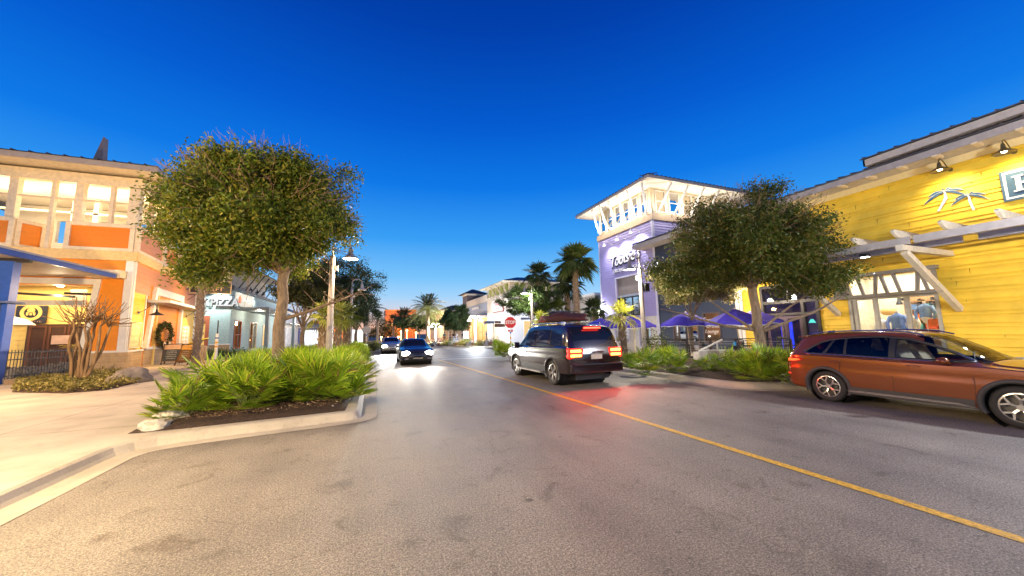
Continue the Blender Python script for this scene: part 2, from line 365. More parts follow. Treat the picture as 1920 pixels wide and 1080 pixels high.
# ================================================================ ground, street, kerbs
def sheet(name,poly,z,mt,kind='structure',th=0):
    mb=MB(); n=len(poly)
    if th: mb.prism(poly,(0,0,z-th),(1,0,0),(0,1,0),(0,0,th))
    else: mb.add([(p[0],p[1],z) for p in poly],[tuple(range(n))])
    o=mb.build(name,mt,None); tag(o,kind=kind); return o
CONC=concrete('sidewalk_concrete',(.54,.45,.34),3.0); KERB=concrete('kerb_concrete',(.52,.44,.33)); KERB2=KERB
sheet('ground',[(-500,-300),(500,-300),(500,900),(-500,900)],-.03,concrete('ground_sand',(.16,.14,.11)))
ROAD=asphalt()
road=MB(); road.add([(-60,-25,0),(70,-25,0),(70,110,0),(-60,110,0)],[(0,1,2,3)]); tag(road.build('road',ROAD),kind='structure')
def offs(path,d):
    out=[];n=len(path)
    for i,p in enumerate(path):
        a=Vector(path[max(i-1,0)]);b=Vector(p);c=Vector(path[min(i+1,n-1)])
        d1=(b-a).normalized() if i>0 else (c-b).normalized(); d2=(c-b).normalized() if i<n-1 else d1
        n1=Vector((-d1.y,d1.x));n2=Vector((-d2.y,d2.x)); m=(n1+n2)
        m=m/max(m.length_squared/2,.5) if m.length>1e-6 else n1
        out.append((b.x+m.x*d,b.y+m.y*d))
    return out
def rnd_path(path,k=4):
    """round interior corners a little"""
    out=[path[0]]
    for i in range(1,len(path)-1):
        a,b,c=Vector(path[i-1]),Vector(path[i]),Vector(path[i+1]); r=min(.55,(a-b).length*.3,(c-b).length*.3)
        p=b+(a-b).normalized()*r;q=b+(c-b).normalized()*r
        for j in range(k+1):
            t=j/k; out.append(tuple(p*(1-t)**2+b*2*t*(1-t)+q*t*t))
    out.append(path[-1]); return out
def kerb(name,path,side=1,gut=.32):
    """gutter, rolled kerb face and top; side=+1: the slab lies to the left of the path"""
    path=rnd_path(path); fine=[]
    for a,b in zip(path,path[1:]):
        L=math.dist(a,b); n=max(1,int(L/1.2)) if L<60 else 20
        for j in range(n): fine.append((a[0]+(b[0]-a[0])*j/n,a[1]+(b[1]-a[1])*j/n))
    fine.append(path[-1])
    prof=[(0,.006),(gut,.004),(gut+.03,.05),(gut+.06,.125),(gut+.10,.152),(gut+.25,.154),(gut+.25,-.02)]
    rows=[[(p[0],p[1],z+rnd.uniform(-.002,.002)) for p in offs(fine,side*d)] for d,z in prof]
    mb=MB();n=len(fine);vs=[p for r_ in rows for p in r_]
    mb.add(vs,[(r_*n+i,r_*n+i+1,(r_+1)*n+i+1,(r_+1)*n+i) for r_ in range(len(rows)-1) for i in range(n-1)])
    o=mb.build(name,KERB,None,smooth=False); tag(o,kind='structure')
    return offs(path,side*(gut+.25))
LP=[(-3.28,-20),(-3.28,7.52),(-2.2,7.75),(.12,8.1),(.10,30.6),(-1.2,32.3),(-9,32.5)]
lk=kerb('kerb_left',LP,1)
sheet('sidewalk_left',lk+[(-60,33.1),(-60,-20)],.15,CONC,th=.16)
RP=[(11.95,-20),(11.95,5.3),(11.1,6.3),(9.75,6.95),(9.35,8.2),(9.35,14),(8.75,20.5),(8.9,27.3),(10.6,29.0),(70,29.2)]
rk=kerb('kerb_right',RP,-1)
sheet('sidewalk_right',rk+[(70,-20)],.15,CONC,th=.16)
FP=[(70,42.8),(12,42.8),(7.6,43.6),(6.6,45.5),(6.3,60),(6.0,100)]
fk=kerb('kerb_far_right',FP,-1); sheet('sidewalk_far_right',fk+[(70,100)],.15,CONC,th=.16)
FL=[(-30,39.3),(-2.0,39.4),(-.4,41),(-.3,100)]
fl=kerb('kerb_far_left',FL,1); sheet('sidewalk_far_left',fl+[(-60,100),(-60,39.9)],.15,CONC,th=.16)
# painted lines
YL=P('yellow_road_paint',(.80,.43,.03),.6,var=.3,sc=22,bmp=.5,bsc=90)
nt=YL.node_tree; b_=nt.nodes['Principled BSDF']; src=b_.inputs['Base Color'].links[0].from_socket
nt.links.new(mix(nt,ramp(nt,noise(nt,42,5,.8),[(.36,1.),(.44,0.)]),src,(.17,.14,.10)),b_.inputs['Base Color']); WL_=P('white_road_paint',(.55,.55,.54),.55,var=.25,sc=25)
def stripe(name,pts,wd,mt):
    a=offs(pts,wd/2);b=offs(pts,-wd/2);mb=MB();n=len(pts)
    mb.add([(p[0],p[1],.005) for p in a]+[(p[0],p[1],.005) for p in b],[(i,i+1,n+i+1,n+i) for i in range(n-1)])
    tag(mb.build(name,mt),kind='structure')
def G0(x,y): return G(x,y,0)
cl=[G0(x,y) for x,y in ((830,677),(865,687),(905,699),(960,715.5),(1030,736),(1100,757.5),(1200,788),(1300,820),(1400,851),(1500,883),(1650,930),(1920,1014))]
cl=[(a[0],a[1]) for a in cl]; d0=Vector(cl[-1])-Vector(cl[-2]); cl.append(tuple(Vector(cl[-1])+d0.normalized()*12))
ys=[p[1] for p in cl]
# fit a smooth quadratic through the measured points so the line has no kinks
co_=np.polyfit(ys[:-1],[p[0] for p in cl[:-1]],2)
yy=list(np.linspace(24.2,1.0,30)); stripe('road_line_yellow',[(float(np.polyval(co_,y)),y) for y in yy]+[(float(np.polyval(co_,1.0))+.25,-9)],.13,YL)
stripe('stop_line',[(4.3,24.2),(8.6,24.2)],.45,WL_)
stripe('crosswalk_line',[(.6,26.4),(8.6,26.3)],.2,WL_); stripe('crosswalk_line',[(.6,28.6),(8.9,28.4)],.2,WL_)
stripe('stop_line',[(.6,44.6),(3.4,44.6)],.4,WL_)
# planting beds
def bed(name,poly,mt,h=.1,z=.155):
    mb=MB();n=len(poly);c=Vector((sum(p[0] for p in poly)/n,sum(p[1] for p in poly)/n))
    fine=[]
    for i in range(n):
        a=Vector(poly[i]);b=Vector(poly[(i+1)%n]);k=max(1,int((a-b).length/.4))
        fine+=[a+(b-a)*j/k for j in range(k)]
    rings=[]
    for s,hh in ((1,0),(.93,.5),(.8,.8),(.55,1),(.25,1.05)):
        rings.append([(c.x+(p.x-c.x)*s,c.y+(p.y-c.y)*s,z+h*hh+rnd.uniform(0,.03)*(hh>0)) for p in fine])
    m=len(fine); mb.add([p for r_ in rings for p in r_]+[(c.x,c.y,z+h)],[(k*m+i,k*m+(i+1)%m,(k+1)*m+(i+1)%m,(k+1)*m+i) for k in range(4) for i in range(m)]+[(4*m+i,4*m+(i+1)%m,5*m) for i in range(m)])
    o=mb.build(name,mt,None,smooth=True); tag(o,kind='structure'); return o
MUL=SOIL()
bed('planting_soil',[(-3.86,8.27),(-3.2,8.28),(-.52,8.62),(-.46,12),(-.46,30.2),(-3.4,30.2),(-4.2,20),(-4.25,12),(-4.1,9.6),(-3.95,8.9)],MUL)
bed('planting_soil',[(9.98,8.4),(10.1,7.65),(11.4,6.95),(15.2,7.4),(15.6,11),(14.5,17),(11.5,21.5),(9.5,21.6),(9.95,14.5)],MUL,.12)
bed('planting_soil',[(9.5,24),(11.6,24.5),(11.9,28.2),(9.9,27.9)],MUL)
bed('planting_soil',[(7.6,44.6),(12,43.8),(13.5,47),(9.5,56),(7.2,56)],MUL)
bed('planting_soil',[G(22,736),G(120,738),G(200,732),G(265,716),G(235,704),G(120,698),G(40,712)],MUL,.08)
bed('planting_soil',[(-17.5,40.4),(-9,40.4),(-9,41.6),(-17.5,41.6)],MUL,.08)
# ================================================================ facade helpers
def siding(mb,o,u,n,rects,exps,base=0,out=.028):
    o=Vector(o);u=Vector(u);n=Vector(n)
    zmax=max(r_[3] for r_ in rects);z=base;k=0;bs=[]
    while z<zmax: bs.append((z,z+exps[k%len(exps)])); z=bs[-1][1];k+=1
    for (a0,a1,z0,z1) in rects:
        for (b0,b1) in bs:
            lo=max(b0,z0);hi=min(b1,z1)
            if hi-lo<.004: continue
            f=lambda z:out*(1-(z-b0)/(b1-b0))+.004
            p=lambda a,z,d:o+u*a+n*d+Vector((0,0,z))
            mb.add([p(a0,lo,f(lo)),p(a1,lo,f(lo)),p(a1,hi,f(hi)),p(a0,hi,f(hi)),p(a0,lo,0),p(a1,lo,0)],[(0,1,2,3),(4,5,1,0)])
def rects(a0,a1,z0,z1,holes):
    xs=sorted({a0,a1}|{h[0] for h in holes if a0<h[0]<a1}|{h[1] for h in holes if a0<h[1]<a1}); out=[]
    for x0,x1 in zip(xs,xs[1:]):
        xm=(x0+x1)/2; hs=sorted([h for h in holes if h[0]<=xm<=h[1]],key=lambda h:h[2]); z=z0
        for h in hs:
            if h[2]>z: out.append((x0,x1,z,h[2]))
            z=max(z,h[3])
        if z<z1: out.append((x0,x1,z,z1))
    return out
def slab(mb,o,u,n,rs,t=.2,front=0):
    """plain wall of rects with thickness t behind the plane"""
    o=Vector(o);u=Vector(u);n=Vector(n)
    for a0,a1,z0,z1 in rs:
        mb.prism([(a0,z0),(a1,z0),(a1,z1),(a0,z1)],o+n*front,u,(0,0,1),-n*t)
def fbar(mb,o,u,n,a0,a1,z0,z1,d0=0,d1=.05):
    """rect bar on a facade between depths d0..d1 outwards"""
    o=Vector(o);u=Vector(u);n=Vector(n); mb.prism([(a0,z0),(a1,z0),(a1,z1),(a0,z1)],o+n*d0,u,(0,0,1),n*(d1-d0))
def fpoly(mb,o,u,n,poly,d0=0,d1=.05):
    o=Vector(o);u=Vector(u);n=Vector(n); mb.prism(poly,o+n*d0,u,(0,0,1),n*(d1-d0))
def frame(mb,F_,a0,a1,z0,z1,wd=.1,d0=0,d1=.06,bottom=True):
    o,u,n=F_
    fbar(mb,o,u,n,a0,a0+wd,z0,z1,d0,d1);fbar(mb,o,u,n,a1-wd,a1,z0,z1,d0,d1);fbar(mb,o,u,n,a0+wd,a1-wd,z1-wd,z1,d0,d1)
    if bottom: fbar(mb,o,u,n,a0+wd,a1-wd,z0,z0+wd,d0,d1)
def window(F_,a0,a1,z0,z1,mt,parent,cols=2,rows=1,wd=.08,glass=WALLG,name='window',d=.05):
    mb=MB();frame(mb,F_,a0,a1,z0,z1,wd,-.06,d); o,u,n=F_
    for i in range(1,cols): a=a0+(a1-a0)*i/cols; fbar(mb,o,u,n,a-wd*.35,a+wd*.35,z0+wd,z1-wd,-.05,d-.01)
    for j in range(1,rows): z=z0+(z1-z0)*j/rows; fbar(mb,o,u,n,a0+wd,a1-wd,z-wd*.3,z+wd*.3,-.05,d-.02)
    w_=mb.build(name,mt,parent)
    g=MB();g.add([Vector(o)+Vector(u)*a+Vector(n)*-.02+Vector((0,0,z)) for a,z in ((a0+wd*.5,z0+wd*.5),(a1-wd*.5,z0+wd*.5),(a1-wd*.5,z1-wd*.5),(a0+wd*.5,z1-wd*.5))],[(0,1,2,3)])
    g.build('pane',glass,w_); return w_
def room(mb,x0,x1,y0,y1,z0,z1,open_):
    """five inner faces of a box, side 'open_' (+x,-x,+y,-y) left out"""
    q={'-x':[(x0,y0,z0),(x0,y1,z0),(x0,y1,z1),(x0,y0,z1)],'+x':[(x1,y0,z0),(x1,y1,z0),(x1,y1,z1),(x1,y0,z1)],
       '-y':[(x0,y0,z0),(x1,y0,z0),(x1,y0,z1),(x0,y0,z1)],'+y':[(x0,y1,z0),(x1,y1,z0),(x1,y1,z1),(x0,y1,z1)],
       'f':[(x0,y0,z0),(x1,y0,z0),(x1,y1,z0),(x0,y1,z0)],'c':[(x0,y0,z1),(x1,y0,z1),(x1,y1,z1),(x0,y1,z1)]}
    for k,v in q.items():
        if k!=open_: mb.add(v,[(0,1,2,3)])
def gooseneck(name,label,wallp,n,mt,group,power,c,drop=.55,reach=.75,up=.35,shade=.2,aimin=.25,lit=None):
    """wall lamp: plate, bent arm, bell shade and bulb; n = outward wall normal"""
    wp=Vector(wallp);n=Vector(n).normalized(); t=thing(name,label,'wall lamp',tuple(wp),group)
    pts=[wp]+[wp+n*(reach*a)+Vector((0,0,up*b)) for a,b in ((.3,.25),(.6,.8),(.82,1.0),(.97,.8),(1.0,.3))]
    mb=MB();mb.tube(pts,.018,6);mb.build('arm',mt,t,smooth=True)
    side=n.cross(Vector((0,0,1)))
    mb=MB();mb.tube([wp-n*.01,wp+n*.03],.07,12);mb.build('wall_plate',mt,t)
    e=pts[-1]; hd=MB(); hd.lathe([(.035,.06),(.05,.0),(.06,-.1),(.09,-.14),(shade,-.27),(shade*1.03,-.29),(shade*.97,-.28),(.07,-.12)],tuple(e),16); hd.build('shade',mt,t,smooth=True)
    b=MB();b.lathe([(.0,-.15),(.05,-.17),(.07,-.22),(.05,-.26),(0,-.275)],tuple(e),10);b.build('bulb',lit or LITW,t,smooth=True)
    if power: lamp('SPOT',e+Vector((0,0,-.3)),power,c,.08,aim=e-n*aimin+Vector((0,0,-1.3)),ang=125,blend=.8,parent=t)
    return t
# ================================================================ yellow shop on the right
W=20.5; FR=((W,0,0),(0,1,0),(-1,0,0))
ys_=thing('yellow_shop','yellow lap-sided shop building with wide eaves and tall bright display window','building',(W,5,0))
mb=MB(); holes=[(6.95,9.75,.65,3.85),(11.0,13.72,.15,3.95)]
siding(mb,*FR,rects(-9,15.05,.55,7.75,holes),[.29,.14],.02,.042); mb.build('wall',YELLOW,ys_)
mb=MB(); mb.box(W+.03,W+.25,-9,6.95,0,8.2);mb.box(W+.03,W+.25,9.75,11.0,0,8.2);mb.box(W+.03,W+.25,13.72,15.05,0,8.2);mb.box(W+.03,W+.25,6.95,9.75,3.85,8.2);mb.box(W+.03,W+.25,11,13.72,3.95,8.2);mb.box(W+.03,W+.25,6.95,9.75,0,.65)
mb.box(W+.25,W+14,15.0,15.05,0,8.2); mb.box(W+.25,W+14,-9,-8.9,0,8.2); mb.build('wall_core',YELLOW,ys_)
mb=MB(); z=.02;k=0
while z<7.7:
    h=(.29,.14)[k%2]; k+=1
    if z>.6:
        y=-6+rnd.uniform(0,3.6)
        while y<14.5:
            if not (6.8<y<10.5 and z<4.1) and not (10.8<y<13.9 and z<4.1): fbar(mb,*FR,y,y+.010,z+.012,z+h-.01,.008,.034)
            y+=3.66
    z+=h
mb.build('board_joints',P('joint_ochre',(.38,.22,.02),.7),ys_)
mb=MB(); fbar(mb,*FR,-9,15.05,.15,.55,0,.07); mb.build('plinth',P('grey_plinth',(.3,.27,.24),.8),ys_)
mb=MB(); fbar(mb,*FR,14.86,15.05,.55,7.6,.03,.06); mb.split('corner_board',WHITE,ys_)
FRZ=P('frieze_yellow',(.80,.62,.30),.5,var=.05)
mb=MB(); fbar(mb,*FR,-9,15.05,7.75,8.02,0,.06); mb.build('frieze_board',FRZ,ys_)
mb=MB(); mb.box(19.45,W+.02,-9,15.6,8.03,8.07); mb.build('soffit',P('soffit_paint',(.55,.47,.36),.6),ys_)
mb=MB(); mb.box(19.40,19.46,-9,15.6,7.98,8.24); mb.split('fascia',TAUPE,ys_)
for i,y in enumerate((14.2,13.1,12.1,11.1,10.1,9.04,8.03,7.07,6.1,5.14,4.2,3.2,2.2,1.2)):
    t=MB(); t.prism([(0,0),(.55,0),(.55,.10),(.18,.10),(0,.05)],(19.36,y-.07,7.93),(1,0,0),(0,0,1),(0,.14,0)); t.build('rafter_tail',CREAM,ys_)
def ribroof(mb,x0,z0,x1,z1,y0,y1,step=.45,th=.05):
    mb.add([(x0,y0,z0),(x0,y1,z0),(x1,y1,z1),(x1,y0,z1),(x0,y0,z0+th),(x0,y1,z0+th),(x1,y1,z1+th),(x1,y0,z1+th)],[(0,1,2,3),(4,7,6,5),(0,4,5,1),(1,5,6,2),(2,6,7,3),(3,7,4,0)])
    y=y0+.02
    while y<y1: mb.bar((x0-.02,y,z0+th+.02),(x1,y,z1+th+.02),.03,.05); y+=step
mb=MB(); ribroof(mb,19.36,8.26,24.5,9.6,-9,15.6); mb.build('roof',ROOFM,ys_)
# raised roof towards the camera side
up_=MB(); up_.box(19.2,19.26,-9,8.05,8.40,8.66); up_.box(19.2,24,7.99,8.05,8.40,8.66); up_.split('fascia',P('taupe_light',(.42,.35,.30),.55),ys_)
up_=MB(); up_.box(19.28,24,-9,7.95,8.42,8.46); up_.box(19.9,24,-9,7.6,8.12,8.42); up_.build('upper_soffit',TAUPE,ys_)
up_=MB(); ribroof(up_,19.14,8.68,24.5,10.0,-9,8.12,.5); up_.build('upper_roof',ROOFM,ys_)
# display window
tw=MB(); frame(tw,FR,6.93,9.78,.65,2.95,.11,-.1,.09,True)
for y in (7.85,8.85): fbar(tw,*FR,y-.07,y+.07,.75,2.9,-.08,.07)
fbar(tw,*FR,9.5,9.62,.75,2.9,-.08,.07)
win=tw.build('display_window',P('window_trim',(.40,.35,.27),.5),ys_)
g=MB();g.add([(W+.02,6.98,.7),(W+.02,9.73,.7),(W+.02,9.73,3.85),(W+.02,6.98,3.85)],[(0,1,2,3)]);g.build('pane',WALLG,win)
tw=MB(); fbar(tw,*FR,6.72,10.4,2.93,3.07,0,.26); fbar(tw,*FR,6.80,10.3,3.86,4.0,0,.30); fbar(tw,*FR,6.86,6.98,3.07,3.86,.1,.22)
for a,b in ((7.15,7.3),(7.45,7.35),(7.95,8.1),(8.35,8.5),(8.75,8.65),(9.15,9.3),(9.6,9.75),(10.05,10.1)): fpoly(tw,*FR,[(a-.05,3.07),(a+.05,3.07),(b+.06,3.86),(b-.06,3.86)],.1,.2)
fbar(tw,*FR,9.72,10.3,3.07,3.86,.02,.09)
tw.build('transom_frame',P('transom_trim',(.26,.22,.17),.5),ys_)
# shop interior
ro=MB(); room(ro,W+.25,24.2,5.6,10.75,.2,4.3,'-x'); ro.build('shop_interior',P('shop_wall',(.72,.66,.52),.7),ys_)
bw=MB(); bw.box(24.05,24.15,5.7,9.3,.3,3.25); bw.build('brick_panel',STONE('brick_face',(.50,.30,.15),.22,.075),ys_)
lamp('AREA',(22.5,8.2,4.2),140,(1,.93,.80),aim=(22.5,8.2,0),size=(3.0,4.4),parent=ys_)
SH=P('shelf_wood',(.30,.17,.08),.5)
sh=thing('clothes_shelf','dark wooden shelf unit with folded red and teal clothes inside the bright shop window','shelf',(23.8,8.2,.2))
mb=MB()
for z in (1.0,1.45,1.9,2.35,2.75): mb.box(23.55,24.0,7.2,9.1,z,z+.04)
mb.box(23.55,24.0,9.1,9.15,.2,2.79);mb.box(23.55,24.0,7.15,7.2,.2,2.79);mb.build('shelf_frame',SH,sh)
cc=[(.55,.08,.03),(.10,.35,.33),(.12,.22,.45),(.65,.6,.5),(.62,.18,.05)]
for i,z in enumerate((1.04,1.49,1.94,2.39)):
    for j in range(4):
        c=cc[(i*3+j)%5]; mb=MB(); y=7.3+j*.45
        for k in range(3): mb.box(23.6,23.95,y,y+.36,z+.01+k*.085,z+.085+k*.085)
        mb.build('folded_clothes',P('cloth_%d'%cc.index(c),c,.9),sh,bevel=.015)
def shirt(name,label,x,y,z,c,s=1,pants=None,arms=True):
    t=thing(name,label,'clothes display',(x,y,.2)); mb=MB()
    mb.lathe([(.0,.62),(.07,.62),(.10,.58),(.20,.52),(.22,.40),(.19,.2),(.20,.0),(.0,.0)],(0,0,0),14)
    mb.v=[(x+p[0]*.62*s,y+p[1]*s,z+p[2]*s) for p in mb.v]
    if arms:
        for sd in (-1,1): mb.tube([(x,y+sd*.19*s,z+.5*s),(x-.03,y+sd*.30*s,z+.25*s),(x-.1,y+sd*.27*s,z-.05*s)],[.075*s,.06*s,.045*s],8)
    mb.build('shirt',P('shirt_'+label.split()[0],c,.85,var=.2,sc=14),t,smooth=True)
    mb=MB(); mb.lathe([(.02,-.25),(.10,-.2),(.19,.0),(.17,.06),(0,.08)],(0,0,0),12); mb.v=[(x+p[0]*.7*s,y+p[1]*s,z+p[2]*s) for p in mb.v]
    mb.tube([(x,y,z-.2*s),(x,y,.2)],.02,6); mb.tube([(x,y,z+.6*s),(x,y,z+.72*s)],.05*s,8); mb.build('stand',P('mannequin',(.75,.68,.58),.5),t,smooth=True)
def sp(px,py,x): return PX(px,py,x)
y_,z_=sp(1686,617,21.4); shirt('shirt_display','blue checked shirt on a stand in the middle of the shop window',21.4,y_,z_-.02,(.16,.27,.58),1.15)
y_,z_=sp(1737,596,21.3); shirt('shirt_display','light denim shirt on the mannequin at the right end of the shop window',21.3,y_,z_,(.22,.36,.66),.95)
y_,z_=sp(1707,617,22.0); shirt('shirt_display','cream patterned blouse on a stand between the two blue shirts',22.0,y_,z_,(.66,.60,.50),1.05)
y_,z_=sp(1656,620,21.6); shirt('shirt_display','white blouse on a stand left of the blue checked shirt',21.6,y_,z_,(.75,.74,.72),.85)
y_,z_=sp(1760,606,21.3); mb=MB(); mb.box(21.2,21.5,y_-.28,y_+.28,z_-.12,z_+.18); o=mb.build('handbag',P('orange_cloth',(.75,.16,.04),.7),None,bevel=.05); tag(o,'orange beach bag on display at the lower right corner of the shop window','bag')
y_,z_=sp(1667,585,23.2); mb=MB(); mb.lathe([(0,-.16),(.2,-.15),(.3,.0),(.28,.12),(.2,.16),(0,.17)],(23.2,y_,z_),16); o=mb.build('straw_basket',P('straw',(.55,.36,.14),.9,var=.3,sc=60),None,smooth=True); tag(o,'round straw basket on the shelf above the folded clothes','basket')
for i,(px,py) in enumerate(((1690,565),(1728,568),(1752,565))):
    y_,z_=sp(px,py,23.9); gooseneck('shop_spotlight','small dark swing-arm lamp on the brick wall inside the shop, %s of three'%('left','middle','right')[i],(24.04,y_,z_+.1),(-1,0,0),DARK,'swing-arm lamps inside the shop',0,(1,1,1),reach=.35,up=.1,shade=.12)
# door with dark frame
dt=P('dark_door_frame',(.035,.028,.026),.45); dp=P('plum_door',(.10,.06,.085),.45)
dr=thing('entrance_door','plum double door with glass panes and dark transom in the yellow wall','door',(W,12.4,.15))
mb=MB(); frame(mb,FR,10.95,13.78,.15,3.98,.14,-.15,.1,False)
fbar(mb,*FR,11.09,13.64,2.95,3.12,-.1,.08); fbar(mb,*FR,11.09,13.64,2.32,2.45,-.1,.08); fbar(mb,*FR,11.62,11.76,.15,2.95,-.12,.09); fbar(mb,*FR,12.3,12.38,3.12,3.84,-.1,.07)
mb.build('door_frame',dt,dr)
for a0,a1 in ((11.78,12.68),(12.70,13.62)):
    mb=MB(); frame(mb,FR,a0,a1,.17,2.31,.17,-.08,-.02); d_=mb.build('door_leaf',dp,dr)
    g=MB();g.add([(W+.05,a0+.15,.3),(W+.05,a1-.15,.3),(W+.05,a1-.15,2.2),(W+.05,a0+.15,2.2)],[(0,1,2,3)]);g.build('pane',WALLG,d_)
    hh=MB(); yy_=a1-.06 if a0<12 else a0+.06; hh.tube([(W-.06,yy_,.45),(W-.06,yy_,2.1)],.018,6); hh.build('handle',CHROME,d_)
g=MB();g.add([(W+.06,11.1,2.45),(W+.06,13.6,2.45),(W+.06,13.6,3.85),(W+.06,11.1,3.85)],[(0,1,2,3)]);g.add([(W+.06,11.1,.2),(W+.06,11.6,.2),(W+.06,11.6,2.9),(W+.06,11.1,2.9)],[(0,1,2,3)]);g.build('pane',WALLG,dr)
ro=MB(); room(ro,W+.25,25,10.9,14.9,.2,4.2,'-x'); ro.build('bar_interior',P('bar_wall',(.20,.17,.26),.7),dr)
lamp('AREA',(22.8,12.6,3.9),9,(.35,.32,1),aim=(22.8,12.6,0),size=(2.5,3),parent=dr); lamp('POINT',(23.5,11.4,2.6),6,(1,.7,.7),.1,parent=dr)
mb=MB(); mb.box(21.4,21.5,12.9,13.45,.5,2.05); mb.build('blue_screen',EM('blue_screen',(.02,.05,1),1.6),dr)
bt=P('bottle_glass',(.08,.35,.45),.15)
for r_ in range(4):
    mb=MB(); mb.box(22.9,23.2,11.0,11.8,1.0+r_*.45,1.03+r_*.45)
    for k in range(6): mb.lathe([(0,0),(.04,0),(.04,.18),(.015,.24),(.015,.3),(0,.3)],(23.05,11.08+k*.12,1.03+r_*.45),8)
    mb.build('bottle_shelf',bt if r_%2 else P('bottle_amber',(.75,.5,.3),.2),dr)
mb=MB(); mb.lathe([(.16,0),(.06,.2),(0,.2)],(22,12.2,1.9),12); mb.build('lampshade',EM('teal_lamp',(.1,.7,.6),1.5),dr)
mb=MB(); mb.box(21.9,22.2,11.9,12.6,.3,1.25); mb.build('counter',P('counter_blue',(.08,.15,.4),.4),dr)
# pergola on brackets
pg=thing('pergola','cream timber pergola on diagonal brackets in front of the yellow wall','pergola',(18.8,6,4))
CB=P('pergola_cream',(.72,.62,.46),.55); BM=P('pergola_taupe',(.42,.37,.34),.55)
for y in (10.2,6.45,2.7):
    mb=MB(); mb.bar((20.45,y,2.25),(17.15,y,4.25),.17,.2,(0,0,1)); mb.build('brace',CB,pg)
    mb=MB(); mb.box(16.85,20.5,y-.09,y+.09,4.26,4.46); mb.build('bracket_arm',CB,pg)
for y0,y1 in ((6.25,13.8),(-3,6.15)):
    mb=MB(); mb.box(17.05,17.15,y0,y1,4.47,4.72); mb.build('beam',BM,pg)
for y0,y1,z in ((5.55,13.8,4.47),(-3,5.2,4.47)):
    mb=MB(); mb.box(18.6,18.7,y0,y1,z,z+.22); mb.build('beam',BM,pg)
for k in range(12):
    y=13.2-k*1.12
    if y<-1: break
    mb=MB(); mb.prism([(0,.2),(.1,.12),(.32,.0),(3.9,.0),(3.9,.2),(0.1,.26)],(16.6,y-.04,4.73),(1,0,0),(0,0,1),(0,.08,0)); mb.build('rafter',CB,pg)
mb=MB(); mb.box(17.3,17.5,7.5,7.75,4.3,4.42); mb.build('downlight',DARK,pg); mb=MB(); mb.box(17.32,17.48,7.52,7.73,4.285,4.299); mb.build('downlight_lens',LITC,pg)
lamp('SPOT',(17.4,7.6,4.25),70,(.85,.9,1),.08,aim=(16.6,7.0,0),ang=130,parent=pg); lamp('SPOT',(17.4,3.4,4.25),90,(.85,.9,1),.08,aim=(14.5,2.5,0),ang=140,parent=pg)
# wall signs
y0=PX(1876,330,W)[0]
sg=thing('shop_sign','blue-grey framed signboard with a white letter on the yellow wall, cut by the photo edge','sign',(W-.1,y0-1.5,6.2))
mb=MB(); mb.box(W-.12,W-.03,y0-3.2,y0,5.88,6.95); mb.build('sign_panel',P('sign_blue_grey',(.055,.11,.17),.6),sg)
mb=MB(); frame(mb,FR,y0-3.14,y0-.06,5.94,6.89,.06,.12,.13); mb.build('sign_border',WHITE,sg)
mb=MB(); yc=y0-.56
for q in (-.19,.19): mb.box(W-.17,W-.12,yc+q-.055,yc+q+.055,6.15,6.7); mb.box(W-.171,W-.12,yc+q-.12,yc+q+.12,6.15,6.2); mb.box(W-.171,W-.12,yc+q-.12,yc+q+.12,6.65,6.7)
mb.box(W-.169,W-.12,yc-.19,yc+.19,6.4,6.46); mb.build('letter',WHITE,sg)
pe=thing('palm_emblem','pair of blue and white metal palm trees mounted on the yellow wall','wall sign',(W-.05,6.0,6.4))
def emb(px,py,s,lean):
    y,z=PX(px,py,W); T=MB(); Bl=MB()
    T.prism([(lean*-.35*s-.05*s,-1.0*s),(lean*-.35*s+.05*s,-1.0*s),(.05*s,-.35*s),(.03*s,0),(-.03*s,0),(-.06*s,-.4*s)],(W-.05,y,z),(0,1,0),(0,0,1),(-.04,0,0))
    for a,L in ((10,.85),(38,.8),(80,.55),(115,.6),(150,.8),(178,.8)):
        pts=[]
        for k in range(7):
            t=k/6; ang=R(a)+ (1 if a<90 else -1)*(-1.5)*t*t*.9; pts.append((L*s*t*math.cos(R(a))*1.0,L*s*t*math.sin(R(a))-.75*s*L*t*t))
        wds=[.02,.06,.10,.11,.10,.06,.0]
        a_=[(p[0],p[1]+.02*s) for p in pts]; b_=[(p[0],p[1]-w_*s) for p,w_ in zip(pts,wds)]
        Bl.prism(a_+b_[::-1][1:],(W-.06,y,z),(0,1,0),(0,0,1),(-.03,0,0))
        T.tube([(W-.1,y+p[0],z+p[1]+.02*s) for p in pts],.009*s,4)
    T.build('palm_outline',WHITE,pe);Bl.build('palm_leaves',P('emblem_blue',(.04,.09,.17),.4),pe)
emb(1773,360,.70,-1);emb(1818,367,.57,.3)
for i,(px,py) in enumerate(((1772,322),(1889,290))):
    y,z=PX(px,py,W-.0); gooseneck('gooseneck_lamp',('bronze gooseneck lamp above the palm tree emblem','bronze gooseneck lamp above the blue-grey signboard')[i],(W-.03,y-.15,z+.02),(-1,0,0),P('bronze',(.16,.12,.05),.35,.6),'gooseneck lamps on the yellow wall',80,(1,.86,.5),reach=.85,up=.32,shade=.26,aimin=.75)
y=1.2; gooseneck('gooseneck_lamp','bronze gooseneck lamp beyond the right photo edge',(W-.03,y,7.3),(-1,0,0),MC['bronze'],'gooseneck lamps on the yellow wall',80,(1,.86,.5),reach=.85,up=.32,shade=.26,aimin=.75)
